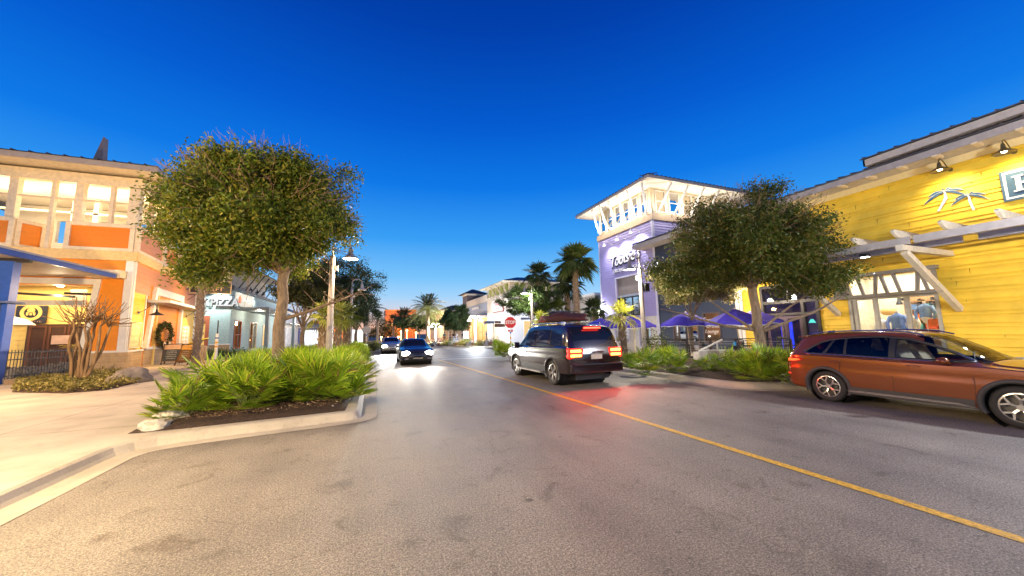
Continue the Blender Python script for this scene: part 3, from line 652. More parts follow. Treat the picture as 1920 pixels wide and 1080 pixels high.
# ================================================================ navy bar between yellow shop and tower
nb=thing('navy_bar','dark navy lap-sided bar building with lettered windows behind the umbrellas','building',(W,18,0))
mb=MB(); siding(mb,*FR,rects(15.08,21.68,.4,8.1,[(16.45,17.75,.75,2.75),(18.1,19.0,.2,2.7),(19.15,20.35,.75,2.75)]),[.2],.02,.02); mb.build('wall',NAVY,nb)
mb=MB(); slab(mb,(W+.03,0,0),(0,1,0),(-1,0,0),rects(15.08,21.68,0,8.2,[(16.45,17.75,.75,2.75),(18.1,19.0,.2,2.7),(19.15,20.35,.75,2.75)]),.2); mb.build('wall_core',NAVY,nb)
mb=MB(); fbar(mb,*FR,15.08,21.68,.15,.4,0,.05); mb.build('plinth',P('grey_plinth'),nb)
mb=MB(); fbar(mb,*FR,15.1,15.32,.4,8,.025,.06); mb.split('corner_board',WHITE,nb)
TR=P('brown_window_trim',(.09,.065,.07),.5)
window(FR,16.45,17.75,.75,2.75,TR,nb,1,1); window(FR,19.15,20.35,.75,2.75,TR,nb,1,1); window(FR,18.1,19.0,.2,2.7,TR,nb,1,1,name='door')
l1=text("Tootsie's",.42,(W-.03,17.1,2.25),(0,-1,.0),(0,0,1),WHITE,nb,'window_lettering',.005,.3,.9); l2=text("Orchid",.34,(W-.03,17.05,1.85),(0,-1,0),(0,0,1),WHITE,nb,'window_lettering',.005,.3); l3=text("Lounge",.34,(W-.03,17.15,1.5),(0,-1,0),(0,0,1),WHITE,nb,'window_lettering',.005,.3)
ro=MB(); room(ro,W+.25,25,15.3,21.3,.2,3.6,'-x'); ro.build('bar_interior',P('bar_wood',(.30,.17,.10),.7),nb)
lamp('AREA',(22.6,18.4,3.4),90,(1,.75,.45),aim=(22.6,18.4,0),size=(2,4),parent=nb)
mb=MB(); mb.box(22,22.4,15.5,21,.2,1.25); mb.build('bar_counter',SH,nb)
mb=MB(); mb.box(19.2,W+.02,14.5,22.6,8.12,8.17); mb.build('soffit',MC['soffit_paint'],nb); mb=MB(); mb.box(19.14,19.2,14.3,22.62,8.05,8.36); mb.box(19.2,W,22.56,22.62,8.05,8.36); mb.split('fascia',P('taupe_light'),nb)
mb=MB(); ribroof(mb,19.1,8.38,26,10.4,14.3,21.65,.4); ribroof(mb,19.1,8.38,20.45,8.77,21.66,22.65,.4); mb.build('roof',ROOFM,nb)
# ================================================================ lavender tower
tx,ty=20.5,21.7; tw_=thing('lavender_tower','lavender shingled corner tower with lit clerestory and flaring struts under a wide roof','building',(tx,ty,0))
FT=((tx,0,0),(0,1,0),(-1,0,0)); FS=((0,ty,0),(1,0,0),(0,-1,0)); te=29.0; tr_=30.6
hs=[(23.55,26.6,2.9,6.3),(22.6,24.0,.3,2.4),(25.2,27.2,.6,2.3)]
mb=MB(); siding(mb,*FT,rects(ty+.0,te,2.75,10.35,hs),[.23,.22],0,.05); 
siding(mb,*FS,rects(tx,tr_,2.75,10.35,[]),[.23,.22],0,.035); mb.build('wall',PURPLE,tw_)
mb=MB(); siding(mb,*FT,rects(ty,te,.15,2.75,hs),[.23,.22],0,.03); mb.build('lower_wall',P('cream_siding',(.66,.60,.50),.55),tw_)
mb=MB(); slab(mb,(tx+.03,0,0),(0,1,0),(-1,0,0),rects(ty+.03,te,0,10.4,hs),.25); mb.box(tx+.3,tr_,ty+.03,ty+.28,0,10.4); mb.box(tx+.05,tr_,te-.25,te,0,10.4); mb.box(tr_-.2,tr_,ty+.3,te-.3,0,10.4); mb.build('wall_core',PURPLE,tw_)
mb=MB(); mb.box(tx-.07,tx+.12,ty-.07,ty+.12,.15,10.38); mb.box(tx-.05,tx+.02,te-.12,te+.02,.15,10.38); mb.split('corner_board',P('lilac_white',(.62,.58,.70),.5),tw_)
mb=MB(); mb.box(tx-.12,tr_+.1,ty-.12,te+.1,10.38,10.92); mb.build('cornice_band',TAN,tw_)
LT=P('lilac_white')
mb=MB(); frame(mb,FT,23.45,26.7,2.85,6.42,.14,.03,.1,False); mb.build('opening_trim',LT,tw_)
mb=MB(); fbar(mb,*FT,23.6,26.55,4.75,6.28,-.2,-.1); mb.build('roller_blind',P('blind_taupe',(.33,.28,.24),.7),tw_); mb=MB(); fbar(mb,*FT,23.6,26.55,4.55,4.75,-.12,.0); mb.build('lintel',P('light_blue_grey',(.45,.5,.58),.5),tw_)
wd_=window(FT,23.6,26.55,2.9,4.55,DARK,tw_,3,1,.1,GLASS('dark_glass',(.2,.22,.28),.6))
for k in range(3):
    m_=MB(); c=24.1+k*.98
    for s_ in (.45,.25): m_.tube([(tx+.0,c+math.cos(a*PI/8)*s_*.6,3.7+math.sin(a*PI/8)*s_*1.2) for a in range(17)],.018,4)
    m_.build('scroll_grille',P('silver_scroll',(.45,.47,.52),.3,.6),wd_)
window(FT,22.6,24.0,.3,2.4,LT,tw_,1,1); window(FT,25.2,27.2,.6,2.3,LT,tw_,2,1)
ro=MB(); room(ro,tx+.3,25,22.0,28.6,.2,6.5,'-x'); ro.build('tower_interior',P('interior_lilac',(.45,.4,.5),.7),tw_); lamp('POINT',(23,25,2.4),60,(1,.85,.65),.2,parent=tw_)
CL=P('clerestory_cream',(.66,.54,.36),.55)
cw=MB(); z0,z1=10.92,13.15; hT=[(22.15+i*1.13,22.95+i*1.13,11.15,12.95) for i in range(6)]; hS=[(21.0+i*1.45,22.1+i*1.45,11.1,12.95) for i in range(6)]
slab(cw,(tx+.1,0,0),(0,1,0),(-1,0,0),rects(ty+.1,te-.1,z0,z1,hT),.18); slab(cw,(0,ty+.1,0),(1,0,0),(0,-1,0),rects(tx+.28,tr_-.1,z0,z1,hS),.18)
slab(cw,(tr_-.28,0,0),(0,1,0),(-1,0,0),rects(ty+.28,te-.1,z0,z1,hT),.15); slab(cw,(0,te-.28,0),(1,0,0),(0,-1,0),rects(tx+.28,tr_-.43,z0,z1,hS),.15)
cw.build('clerestory',CL,tw_)
WT=P('white_trim',(.72,.66,.56),.5)
for h in hT: window(((tx+.08,0,0),(0,1,0),(-1,0,0)),h[0],h[1],h[2],h[3],WT,tw_,1,2,.06)
for h in hS: window(((0,ty+.08,0),(1,0,0),(0,-1,0)),h[0],h[1],h[2],h[3],WT,tw_,1,2,.07)
mb=MB(); mb.box(tx+.3,tr_-.5,ty+.3,te-.5,10.93,10.96); mb.build('gallery_floor',CL,tw_)
OV=1.5; mb=MB(); mb.box(tx-OV,tr_+OV,ty-OV,te+OV,13.16,13.2); mb.build('soffit',P('bright_soffit',(.74,.68,.58),.6),tw_)
mb=MB(); f_=.06
mb.box(tx-OV-f_,tx-OV,ty-OV-f_,te+OV+f_,13.08,13.3);mb.box(tx-OV,tr_+OV,ty-OV-f_,ty-OV,13.08,13.3);mb.box(tr_+OV,tr_+OV+f_,ty-OV-f_,te+OV+f_,13.08,13.3); mb.box(tx-OV,tr_+OV,te+OV,te+OV+f_,13.08,13.3); mb.split('fascia',P('taupe_light'),tw_)
def hip(mb,x0,x1,y0,y1,z,h,inset):
    v=[(x0,y0,z),(x1,y0,z),(x1,y1,z),(x0,y1,z),(x0+inset,y0+inset,z+h),(x1-inset,y0+inset,z+h),(x1-inset,y1-inset,z+h),(x0+inset,y1-inset,z+h)]
    mb.add(v,[(0,1,5,4),(1,2,6,5),(2,3,7,6),(3,0,4,7),(4,5,6,7),(0,3,2,1)])
mb=MB(); hip(mb,tx-OV-.1,tr_+OV+.1,ty-OV-.1,te+OV+.1,13.31,1.1,5)
y=ty-OV
while y<te+OV: mb.bar((tx-OV-.13,y,13.34),(tx-OV+.9,y,13.56),.03,.06); y+=.42
x=tx-OV
while x<tr_+OV: mb.bar((x,ty-OV-.13,13.34),(x,ty-OV+.9,13.56),.03,.06); x+=.42
mb.build('roof',ROOFM,tw_)
mb=MB(); mb.lathe([(.09,0),(.05,.2),(.0,1.0)],(24.2,24.5,14.3),8); mb.build('finial',DARK,tw_)
SW=P('strut_white',(.76,.72,.66),.5)
for i in range(6):
    y=22.0+i*1.28; mb=MB(); mb.bar((tx-.15,y+.1,10.95),(tx-1.35,y-.45 if i else y-.9,13.1),.12,.14,(0,1,0)); mb.build('strut',SW,tw_)
for i in range(6):
    x=21.0+i*1.7; mb=MB(); mb.bar((x,ty-.15,10.95),(x+.45,ty-1.35,13.1),.12,.14,(1,0,0)); mb.build('strut',SW,tw_)
for i in range(5):
    y=22.4+i*1.5; lamp('POINT',(tx-.75,y,11.6),58,(1,.9,.76),.08,parent=tw_)
    mb=MB(); mb.lathe([(0,-.02),(.07,0),(.1,.16),(.0,.17)],(tx-.3,y,11.0),10); mb.build('uplight',P('white_paint'),tw_)
for i in range(4): lamp('POINT',(21.5+i*2.2,ty-.8,11.6),58,(1,.9,.76),.08,parent=tw_)
lamp('AREA',(25.5,25.3,13.0),150,(1,.9,.75),aim=(25.5,25.3,10),size=(7,5),parent=tw_)
ts=thing('script_sign','white script lettering with dark edge and built-in shadow on the upper lavender tower wall','sign',(tx-.15,25,8))
NV=P('letter_shadow_navy',(.03,.03,.06),.4)  # navy copy behind the letters serves as their edge and shadow
for d,m_ in ((.12,NV),(.19,WHITE)):
    k=0 if m_ is WHITE else .09
    text("Tootsie's",1.38,(tx-d,25.15+k,7.95-k),(0,-1,.06),(0,.0,1),m_,ts,'script_lettering',.05,.3,.78,bold=.05 if m_ is NV else .0)
    text("ORCHID LOUNGE",.42,(tx-d,25.1+k*.5,6.98-k*.5),(0,-1,0.0),(0,0,1),m_,ts,'small_lettering',.03,0,.95)
for i,(px,py) in enumerate(((1135,460),(1160,449),(1186,436))):
    y,z=PX(px+12,py,tx); gooseneck('sign_lamp','white gooseneck lamp above the script sign, %s of three on the lavender tower'%('left','middle','right')[i],(tx-.04,y-.1,z+.05),(-1,0,0),WHITE,'gooseneck lamps on the lavender tower',150,(.86,.88,1),reach=.9,up=.3,shade=.17,aimin=.75,lit=LITC)
# ================================================================ orange corner building on the left
c0=(-12.2,25.19); FL_=((0,25.19,0),(1,0,0),(0,-1,0))      # front facade, coordinate a = x
sa=R(-8.7); sd=(math.sin(sa),math.cos(sa),0); sn=(math.cos(sa),-math.sin(sa),0)
FSd=((c0[0],c0[1],0),sd,sn)                                  # side facade, coordinate a = distance from the corner
ob=thing('orange_building','two-storey orange and cream corner building with open lit upper gallery','building',(c0[0]-4,c0[1]+4,0))
CO=P('orange_siding',(.72,.22,.012),.6,var=.05); YO=P('amber_siding',(.80,.40,.05),.6,var=.05)
hl=[(-19.5,-13.75,.15,4.6)]
mb=MB(); siding(mb,*FL_,rects(-19.5,-12.4,1.15,5.94,hl),[.24],0,.015); mb.build('front_wall',P('orange_wall',(.80,.27,.015),.6,var=.05),ob)
mb=MB(); slab(mb,(0,25.22,0),(1,0,0),(0,-1,0),rects(-20,-12.55,0,5.94,hl),.3); slab(mb,Vector(FSd[0])-Vector(sn)*.02,sd,sn,rects(.1,13,0,5.94,[(2.0,2.45,1.2,5),(3.0,8.2,1.3,4.7)]),.3); mb.build('wall_core',CO,ob)
mb=MB(); siding(mb,*FSd,rects(.12,13,4.3,5.94,[(2.6,9.0,4.3,4.95)]),[.26],0,.012); siding(mb,*FSd,rects(8.9,13,1.5,4.3,[]),[.26],0,.012); mb.build('side_wall',PINK,ob)
mb=MB(); siding(mb,*FSd,rects(.12,1.95,1.15,4.3,[]),[.26],0,.015); siding(mb,*FSd,rects(8.9,12.6,1.2,4.3,[]),[.26],0,.03); mb.split('lamplit_wall',P('lamplight_yellow',(.85,.52,.03),.6,var=.04),ob)  # yellow lamplight on the side wall put into the board colour
mb=MB(); mb.prism([(-.2,0),(1.9,0),(1.9,1.08),(-.2,1.08)],Vector(FSd[0])+Vector(sn)*.12,sd,(0,0,1),Vector(sn)*-.4); mb.box(-13.72,-12.0,25.02,25.3,0,1.08); mb.prism([(2.45,0),(12.8,0),(12.8,1.12),(2.45,1.12)],Vector(FSd[0])+Vector(sn)*.03,sd,(0,0,1),Vector(sn)*-.3); mb.build('stone_base',SAND,ob)
mb=MB(); fbar(mb,*FSd,-.25,1.95,1.08,1.18,-.1,.16); mb.box(-13.75,-12.0,24.98,25.2,1.08,1.18); fbar(mb,*FSd,2.5,12.8,1.12,1.28,0,.08); mb.build('base_cap',WHITE,ob)
mb=MB(); mb.box(-12.50,-12.18,25.08,25.25,1.18,5.94); fbar(mb,*FSd,-.02,.16,1.18,5.94,-.2,.07); fbar(mb,*FSd,1.93,2.03,1.28,4.3,0,.06); fbar(mb,*FSd,12.55,12.95,.9,5.94,0,.06); mb.split('corner_board',WHITE,ob)
mb=MB(); mb.box(-22,-12.08,25.0,25.4,5.94,6.44); fbar(mb,*FSd,-.1,13.2,5.94,6.44,-.4,.14); mb.build('cornice_band',P('cornice_tan',(.74,.50,.20),.6),ob)
# opening trim (slightly battered)
mb=MB(); fpoly(mb,*FL_,[(-13.98,1.2),(-13.72,1.2),(-13.42,4.92),(-13.70,4.62)],.0,.1); fpoly(mb,*FL_,[(-19.5,4.62),(-13.70,4.62),(-13.42,4.92),(-19.5,4.92)],.0,.1); mb.build('opening_trim',WHITE,ob)
# terrace recess behind the opening
mb=MB(); mb.box(-20,-12.7,29.0,29.1,.15,4.9); mb.box(-12.9,-12.8,25.5,29,.15,4.9); siding(mb,(0,29,0),(1,0,0),(0,-1,0),[(-20,-12.9,.15,4.9)],[.26],0,.015); mb.build('terrace_wall',LEMON,ob)
mb=MB(); mb.box(-20,-12.7,25.45,29,4.9,4.96); mb.build('terrace_ceiling',P('ceiling_cream',(.7,.62,.5),.6),ob)
mb=MB(); mb.box(-20,-14.0,25.3,25.42,3.55,3.8); mb.build('beam',WHITE,ob)
mb=MB(); mb.bar((-20,25.8,4.4),(-15.2,26.6,4.1),.1,.12); mb.bar((-15.4,26.2,4.25),(-13.6,26.4,4.2),.1,.12); mb.build('duct',DARK,ob)
mb=MB(); mb.box(-15.9,-15.2,27.4,27.5,3.6,4.6); mb.build('lintel_box',TAUPE,ob)
wd=P('dark_wood',(.06,.03,.02),.5)
mb=MB(); mb.box(-18.2,-15.6,28.7,28.95,.15,2.7);mb.build('bar_door',wd,ob)
for x in (-18.1,-17.3,-16.5): 
    mb=MB(); frame(mb,((0,28.7,0),(1,0,0),(0,-1,0)),x,x+.72,.25,2.6,.09,0,.03); mb.build('door_panel',P('wood_red',(.12,.05,.03),.5),ob)
mb=MB(); mb.box(-17.1,-16.3,28.6,28.62,1.55,2.05); mb.build('poster',P('poster_pale',(.55,.4,.38),.6),ob)
mb=MB(); mb.box(-15.55,-15.15,28.9,28.97,.15,4.6); mb.box(-14.45,-14.3,28.9,28.97,.15,4.6); mb.build('post',TAUPE,ob)
os_=thing('oval_sign','dark sign with a cream oval emblem on the terrace wall','sign',(-17.4,28.8,3.2))
x,z=PY(58,588,28.8)
mb=MB(); mb.box(x-.62,x+.62,28.82,28.9,z-.55,z+.45); mb.build('sign_panel',NAVY,os_)
mb=MB(); mb.lathe([(.30,0),(.45,0),(.45,.03),(.30,.03),(.30,0)],(x,28.79,z+.05),24,'y'); mb.build('oval_ring',LEMON,os_)
mb=MB(); 
for k in (-.14,0,.14): mb.box(x+k-.045,x+k+.045,28.78,28.8,z-.1,z+.08)
mb.lathe([(0,0),(.16,0),(.16,.02),(0,.02)],(x,28.78,z+.18),14,'y'); mb.build('emblem',LEMON,os_)
scrib(10,.16,(x,28.8,z-.45),(1,0,0),(0,0,1),P('letter_tan',(.5,.3,.2),.5),os_)
lamp('AREA',(-16.5,27,4.85),150,(1,.72,.36),aim=(-16.5,27,0),size=(5,2.5),parent=ob)
lamp('POINT',(-15.8,26.3,4.2),45,(1,.8,.5),.08,parent=ob)
mb=MB(); mb.lathe([(0,0),(.12,0),(.13,.08),(0,.1)],(-15.6,26.2,4.6),12); mb.build('spot_bulb',LITW,ob)
# parapet panels, gallery
def panel(F_,a0,a1,z0,z1,fill,nm='parapet_panel'):
    mb=MB(); frame(mb,F_,a0,a1,z0,z1,.2,-.12,.1); q=mb.build('panel_frame',CREAM,ob)
    mb=MB(); siding(mb,*F_,[(a0+.2,a1-.2,z0+.2,z1-.2)],[.26],0,.012); fbar(mb,*F_,a0+.2,a1-.2,z0+.2,z1-.2,-.1,-.02); mb.build(nm,fill,ob)
panel(FL_,-15.05,-12.3,6.42,7.95,P('burnt_orange',(.75,.21,.008),.6,var=.04)); panel(FL_,-21,-16.9,6.42,7.95,CO)
mb=MB(); FB=((-16.9,25.19,0),(.45,.893,0),(.893,-.45,0)); frame(mb,FB,0,1.1,6.44,7.9,.18,-.1,.05); mb.build('panel_frame',CREAM,ob); mb=MB(); siding(mb,*FB,[(.18,.92,6.6,7.72)],[.26],0,.012); mb.build('parapet_panel',CO,ob)
panel(FSd,.0,4.1,6.42,7.95,PINK); panel(FSd,4.2,8.0,6.42,7.95,CO)
mb=MB()
for x in (-19.4,-17.2,-14.75): mb.box(x-.16,x+.16,25.2,25.5,6.44,10.4)
for x in (-18.3,-15.75,-13.45): mb.box(x-.08,x+.08,25.22,25.42,6.44,10.4)
mb.box(-12.75,-12.3,25.2,25.6,6.44,10.4)
mb.box(-20,-12.3,25.25,25.4,9.12,9.2)
for a in (2.1,4.2,6.4,8.6): mb.prism([(a-.1,6.44),(a+.1,6.44),(a+.1,10.4),(a-.1,10.4)],Vector(FSd[0])-Vector(sn)*.05,sd,(0,0,1),Vector(sn)*-.25)
mb.prism([(0,9.12),(9,9.12),(9,9.2),(0,9.2)],Vector(FSd[0])-Vector(sn)*.1,sd,(0,0,1),Vector(sn)*-.12)
mb.build('gallery_posts',CREAM,ob)
mb=MB(); mb.box(-20.5,-12.2,25.12,25.5,10.05,10.6); fbar(mb,*FSd,-.05,9.3,10.05,10.6,-.35,.08); mb.build('gallery_beam',CREAM,ob)
# inner gallery: back wall with openings to the sky
GW=P('gallery_white',(.80,.72,.58),.6,var=.04); mb=MB()
bh=[(-19.6,-18.7,8.1,9.3),(-17.9,-17.0,7.6,9.4),(-15.9,-15.0,7.3,9.5),(-14.6,-14.1,8.1,9.2),(-13.9,-13.0,8.1,9.2)]
slab(mb,(0,32,0),(1,0,0),(0,-1,0),rects(-22,-13.0,6.44,10.5,[(a,b,c,d+.3) for a,b,c,d in bh]),.25)
for x in (-21,-17.4,-16.4,-13.5): mb.box(x-.12,x+.12,29.5,29.75,6.44,10.5)
mb.box(-21.9,-13.2,29.5,29.7,9.5,9.62)
mb.box(-22,-12.6,25.5,32,6.38,6.43); mb.build('gallery_back_wall',GW,ob)
mb=MB(); mb.box(-22,-11.9,25.5,32.5,10.55,10.6); mb.build('gallery_ceiling',GW,ob)
for x in (-19.5,-16.5,-13.8): lamp('POINT',(x,28.2,9.3),120,(1,.80,.5),.25,parent=ob)
EV=P('eave_cream',(.62,.5,.34),.55)
mb=MB(); mb.prism([(-24,24.0),(-11.2,24.0),(-12.9,36),(-24,36)],(0,0,10.72),(1,0,0),(0,1,0),(0,0,.05)); mb.build('soffit',EV,ob)
mb=MB(); mb.box(-24,-11.15,23.92,24.0,10.66,10.95); mb.bar((-11.12,23.95,10.8),(-12.85,36,10.8),.06,.28); mb.split('fascia',P('fascia_taupe',(.40,.32,.25),.5),ob)
mb=MB(); mb.add([(-24,23.85,10.97),(-11.05,23.85,10.97),(-12.8,36,10.97),(-24,36,10.97),(-22,27.4,11.6),(-14.6,27.4,11.6),(-15,33,11.6),(-22,33,11.6)],[(0,1,5,4),(1,2,6,5),(2,3,7,6),(3,0,4,7),(4,5,6,7)])
x=-24
while x<-11.2: mb.bar((x,23.82,11.0),(x,24.5,11.12),.03,.06); x+=.62
mb.build('roof',ROOFM,ob)
x,z=PY(184,312,27.0)
mb=MB(); mb.box(x-.62,x+.36,26.7,27.6,10.9,z+.3); mb.build('roof_curb',P('roof_curb_grey',(.16,.13,.13),.6),ob)
mb=MB(); mb.prism([(-.22,0),(.20,0),(.20,.1),(.14,1.5),(.12,1.5)],(x+.0,26.9,z+.3),(1,0,0),(0,0,1),(0,.4,0)); mb.build('spire',P('spire_grey',(.20,.16,.16),.6),ob)
# flared door surround on the side, with siding inset
mb=MB(); fpoly(mb,*FSd,[(2.35,1.2),(2.75,1.2),(3.5,4.45),(3.2,4.9)],-.05,.14); fpoly(mb,*FSd,[(8.55,1.3),(8.95,1.3),(8.95,4.9),(8.6,4.45)],-.05,.14); fpoly(mb,*FSd,[(3.2,4.9),(3.5,4.45),(8.6,4.45),(8.95,4.9)],-.05,.14); mb.build('niche_trim',WHITE,ob)
mb=MB(); slab(mb,Vector(FSd[0])-Vector(sn)*.04,sd,sn,[(3.4,8.6,1.25,4.5)],.1); siding(mb,Vector(FSd[0])-Vector(sn)*.04,sd,sn,[(2.9,8.6,1.3,4.5)],[.26],0,.015); mb.build('niche_wall',P('niche_orange',(.78,.27,.02),.6,var=.05),ob)
mb=MB(); slab(mb,Vector(FSd[0])-Vector(sn)*.25,sd,sn,[(1.9,3.4,0,5)],.1); mb.build('dark_gap',wd,ob)
aw=thing('awning','thin white flat awning over the orange niche and wreath','awning',tuple(Vector(FSd[0])+Vector(sd)*5+Vector((0,0,3.9))))
mb=MB(); mb.prism([(2.0,0),(11.5,0),(11.5,.16),(2.0,.16)],Vector(FSd[0])+Vector((0,0,3.88))+Vector(sn)*.1,sd,(0,0,1),Vector(sn)*1.0); mb.build('awning_slab',P('awning_grey',(.5,.5,.52),.5),aw)
def onside(px,py,d=0.1):
    o=Vector(FSd[0])+Vector(sn)*d; r_=Vector(ray(px,py)); nn=Vector(sn); t=(o-Vector((0,0,H))).dot(nn)/r_.dot(nn); return Vector((0,0,H))+r_*t
for i,(px,py,c) in enumerate(((274,590,1),(363,597,1))):
    p=onside(px-14,py-4,0.05); gooseneck('wall_lamp',('black gooseneck lamp beside the corner post of the orange building','black gooseneck lamp at the far end of the orange wall')[i],tuple(p),sn,DARK,'gooseneck lamps on the orange building',85,(1,.62,.14),reach=.75,up=.5,shade=.33,aimin=.7)
for i,(px,py,w_,h_) in enumerate(((253,627,.7,1.35),(347,627,.95,1.3))):
    p=onside(px,py,.08); ps=thing('framed_menu',('framed poster in the yellow lamplight next to the corner post','white framed menu near the far end of the orange wall')[i],'sign',tuple(p))
    a=(p-Vector(FSd[0])).dot(Vector(sd)); mb=MB(); fbar(mb,*FSd,a-w_,a+w_,p.z-h_*.55,p.z+h_*.5,.05,.10); mb.build('backing',WHITE if i else P('tan_poster',(.62,.42,.2),.6),ps)
    mb=MB(); frame(mb,FSd,a-w_,a+w_,p.z-h_*.55,p.z+h_*.5,.06,.10,.13); mb.build('frame',CREAM,ps)
    mb=MB()
    for r_ in range(4):
        for c_ in (0,1): q=a-w_*.55+c_*w_*.8; z=p.z+h_*.3-r_*h_*.24; fpoly(mb,*FSd,[(q+.3*math.cos(k*PI/5),z+.10*math.sin(k*PI/5)) for k in range(10)],.10,.105)
    mb.build('print',P('poster_print',(.75,.5,.25) if not i else (.55,.4,.3),.6),ps)
for x in (-19,-16.4,-13.9):  # unseen fill lamps added to brighten the orange facade
    fl=thing('fill_floodlight','small floodlight added on the canopy roof to brighten the orange facade, %s of three'%{-19:'left',-16.4:'middle',-13.9:'right'}[x],'fill_floodlight',(x,21.6,5.2)); mb=MB(); mb.box(x-.12,x+.12,21.5,21.62,5.24,5.4); mb.box(x-.03,x+.03,21.5,21.6,5.17,5.25); mb.build('housing',DARK,fl)
    lamp('SPOT',(x,21.7,5.34),80,(1,.74,.42),.1,aim=(x,25.2,7.4),ang=150,blend=.8,parent=fl)
# hanging double sign on a bracket
hp=onside(352,552,.1); hs_=thing('hanging_sign','black double hanging sign with pale lettering on a bracket past the orange building','sign',tuple(hp))
D=Vector(sn); zz=PX(352,552,hp.x)[1] if False else hp.z
mb=MB(); mb.tube([hp,hp+D*2.9],.03,6); mb.tube([hp+Vector((0,0,-.45)),hp+D*.5],.02,6); mb.build('bracket',DARK,hs_)
for k,(z0,z1,tx_) in enumerate(((.12,1.05,('HOT','SIZZLING')),(1.12,1.8,('LUNCH',)))):
    mb=MB(); mb.prism([(.1,z0),(2.7,z0),(2.7,z1),(.1,z1)],hp+Vector((0,-.04,0)),D,(0,0,1),(0,.08,0)); pn=mb.build('sign_board',P('black_board',(.012,.012,.016),.4),hs_)
    mb=MB(); frame(mb,(hp+Vector((0,-.05,0)),D,(0,-1,0)),.1,2.7,z0,z1,.05,0,.02); mb.build('sign_border',P('sign_brass',(.45,.33,.2),.5),hs_)
text('LUNCH',.5,hp+D*1.4+Vector((0,-.08,1.45)),D,(0,0,1),P('letter_tan'),hs_,sx=.95); scrib(6,.26,hp+D*1.4+Vector((0,-.08,.88)),D,(0,0,1),P('letter_tan'),hs_); scrib(6,.5,hp+D*1.4+Vector((0,-.08,.48)),D,(0,0,1),P('letter_tan'),hs_)
# wreath
p=onside(306,628,.12); wr=thing('wreath','round evergreen wreath with two pale flowers on the orange niche','wreath',tuple(p)); rr=.95
U=Vector(sd);V_=Vector((0,0,1));N_=Vector(sn); q=[]
for k in range(1500):
    a=rnd.uniform(0,2*PI); r_=rr+rnd.gauss(0,.13); c_=p+U*(math.cos(a)*r_*1.35)+V_*(math.sin(a)*r_*.72)+N_*rnd.uniform(0,.18)
    d=Vector((rnd.gauss(0,1),rnd.gauss(0,1),rnd.gauss(0,1))).normalized()*.09; e=d.cross(Vector((rnd.gauss(0,1),rnd.gauss(0,1),1))).normalized()*.03
    q.append([c_-d,c_+e,c_+d,c_-e])
quads('evergreen_ring',q,wr,LEAF('wreath_leaf',(.02,.05,.01),(.06,.09,.02),(.15,.08,.03)))
for a in (-1.15,-1.95):
    mb=MB(); c_=p+U*(math.cos(a)*rr*1.35)+V_*(math.sin(a)*rr*.72)+N_*.2; mb.lathe([(0,0),(.2,.02),(.16,.06),(.05,.08),(0,.05)],(0,0,0),10); mb.v=[tuple(c_+U*v[0]+V_*v[1]+N_*v[2]) for v in mb.v]; mb.build('flower',P('flower_cream',(.7,.5,.3),.7),wr)
# blue canopy
ca=thing('blue_canopy','blue steel canopy with cream underside over the terrace at the left edge','canopy',(-12.7,19.8,.15))
mb=MB(); mb.box(-12.62,-12.5,10,24.4,4.90,5.1); mb.build('edge_beam',BLUEP,ca)
mb=MB(); mb.box(-12.64,-12.46,10,24.3,5.1,5.17); mb.build('roof_edge',P('canopy_lip',(.32,.30,.33),.5),ca)
mb=MB(); mb.box(-22,-12.62,10,24.9,4.98,5.06); mb.build('underside',P('canopy_cream',(.66,.55,.46),.6),ca)
mb=MB(); mb.box(-22,-12.62,14.5,14.6,4.85,4.97);mb.box(-22,-12.7,19.7,19.85,4.82,4.97); mb.build('cross_beam',DARK,ca)
mb=MB(); mb.box(-13.45,-13.05,19.6,19.95,.15,4.84); mb.build('post',BLUEP,ca)
mb=MB(); mb.box(-14.3,-13.2,19.5,20.1,.15,3.2); mb.box(-14.3,-12.95,19.4,20.2,3.2,3.28); mb.build('pedestal',P('pedestal_blue',(.06,.09,.20),.45),ca,bevel=.02)
mb=MB(); mb.box(-13.75,-12.4,24.5,25.15,4.95,5.35); mb.build('end_bracket',CREAM,ca)
# terrace fence, rocks, chairs, small things
fe=thing('terrace_fence','black iron picket fence around the orange building terrace','fence',(-14.5,22.5,.15))
A=Vector((-16.8,21.0,.35));B=Vector((-13.35,24.6,.35)); mb=MB()
A=Vector((*G(8,712,.35),.35)); B=Vector((*G(150,697,.35),.35)); L=(B-A).length;Dn=(B-A).normalized()
mb=MB()
for z in (.12,.72,.98): mb.bar(A+Vector((0,0,z)),B+Vector((0,0,z)),.03,.035)
mb.build('rail',DARK,fe); mb=MB(); k=0
while k*.11<L: p_=A+Dn*(k*.11); mb.bar(p_,p_+Vector((0,0,1.08)),.018,.018); k+=1
o=mb.build('pickets',DARK,fe)
mb=MB(); mb.prism([(0,0),(L,0),(L,.22),(0,.22)],A+Vector((0,0,-.22)),Dn,(0,0,1),(0,.3,0)); mb.build('fence_base',SAND,fe)
def rock(name,label,c,s,mt,seed=1,grp=None,cat='rock'):
    r_=random.Random(seed); bm=bmesh.new(); bmesh.ops.create_icosphere(bm,subdivisions=3,radius=1)
    from mathutils import noise as nz
    for v in bm.verts:
        n_=nz.noise(v.co*1.3+Vector((seed*3.1,0,0)))*.45+nz.noise(v.co*3.5+Vector((seed,0,0)))*.16
        v.co=v.co*(1+n_); v.co=Vector((v.co.x*s[0],v.co.y*s[1],max(v.co.z,-.4)*s[2]))
    me=bpy.data.meshes.new(name); bm.to_mesh(me);bm.free(); me.polygons.foreach_set('use_smooth',[len(p_.vertices)>0 and seed%2==0 for p_ in me.polygons]); o=link(name,me,mt); o.location=c; o.rotation_euler=(0,0,r_.uniform(0,6)); tag(o,label,cat,grp); return o
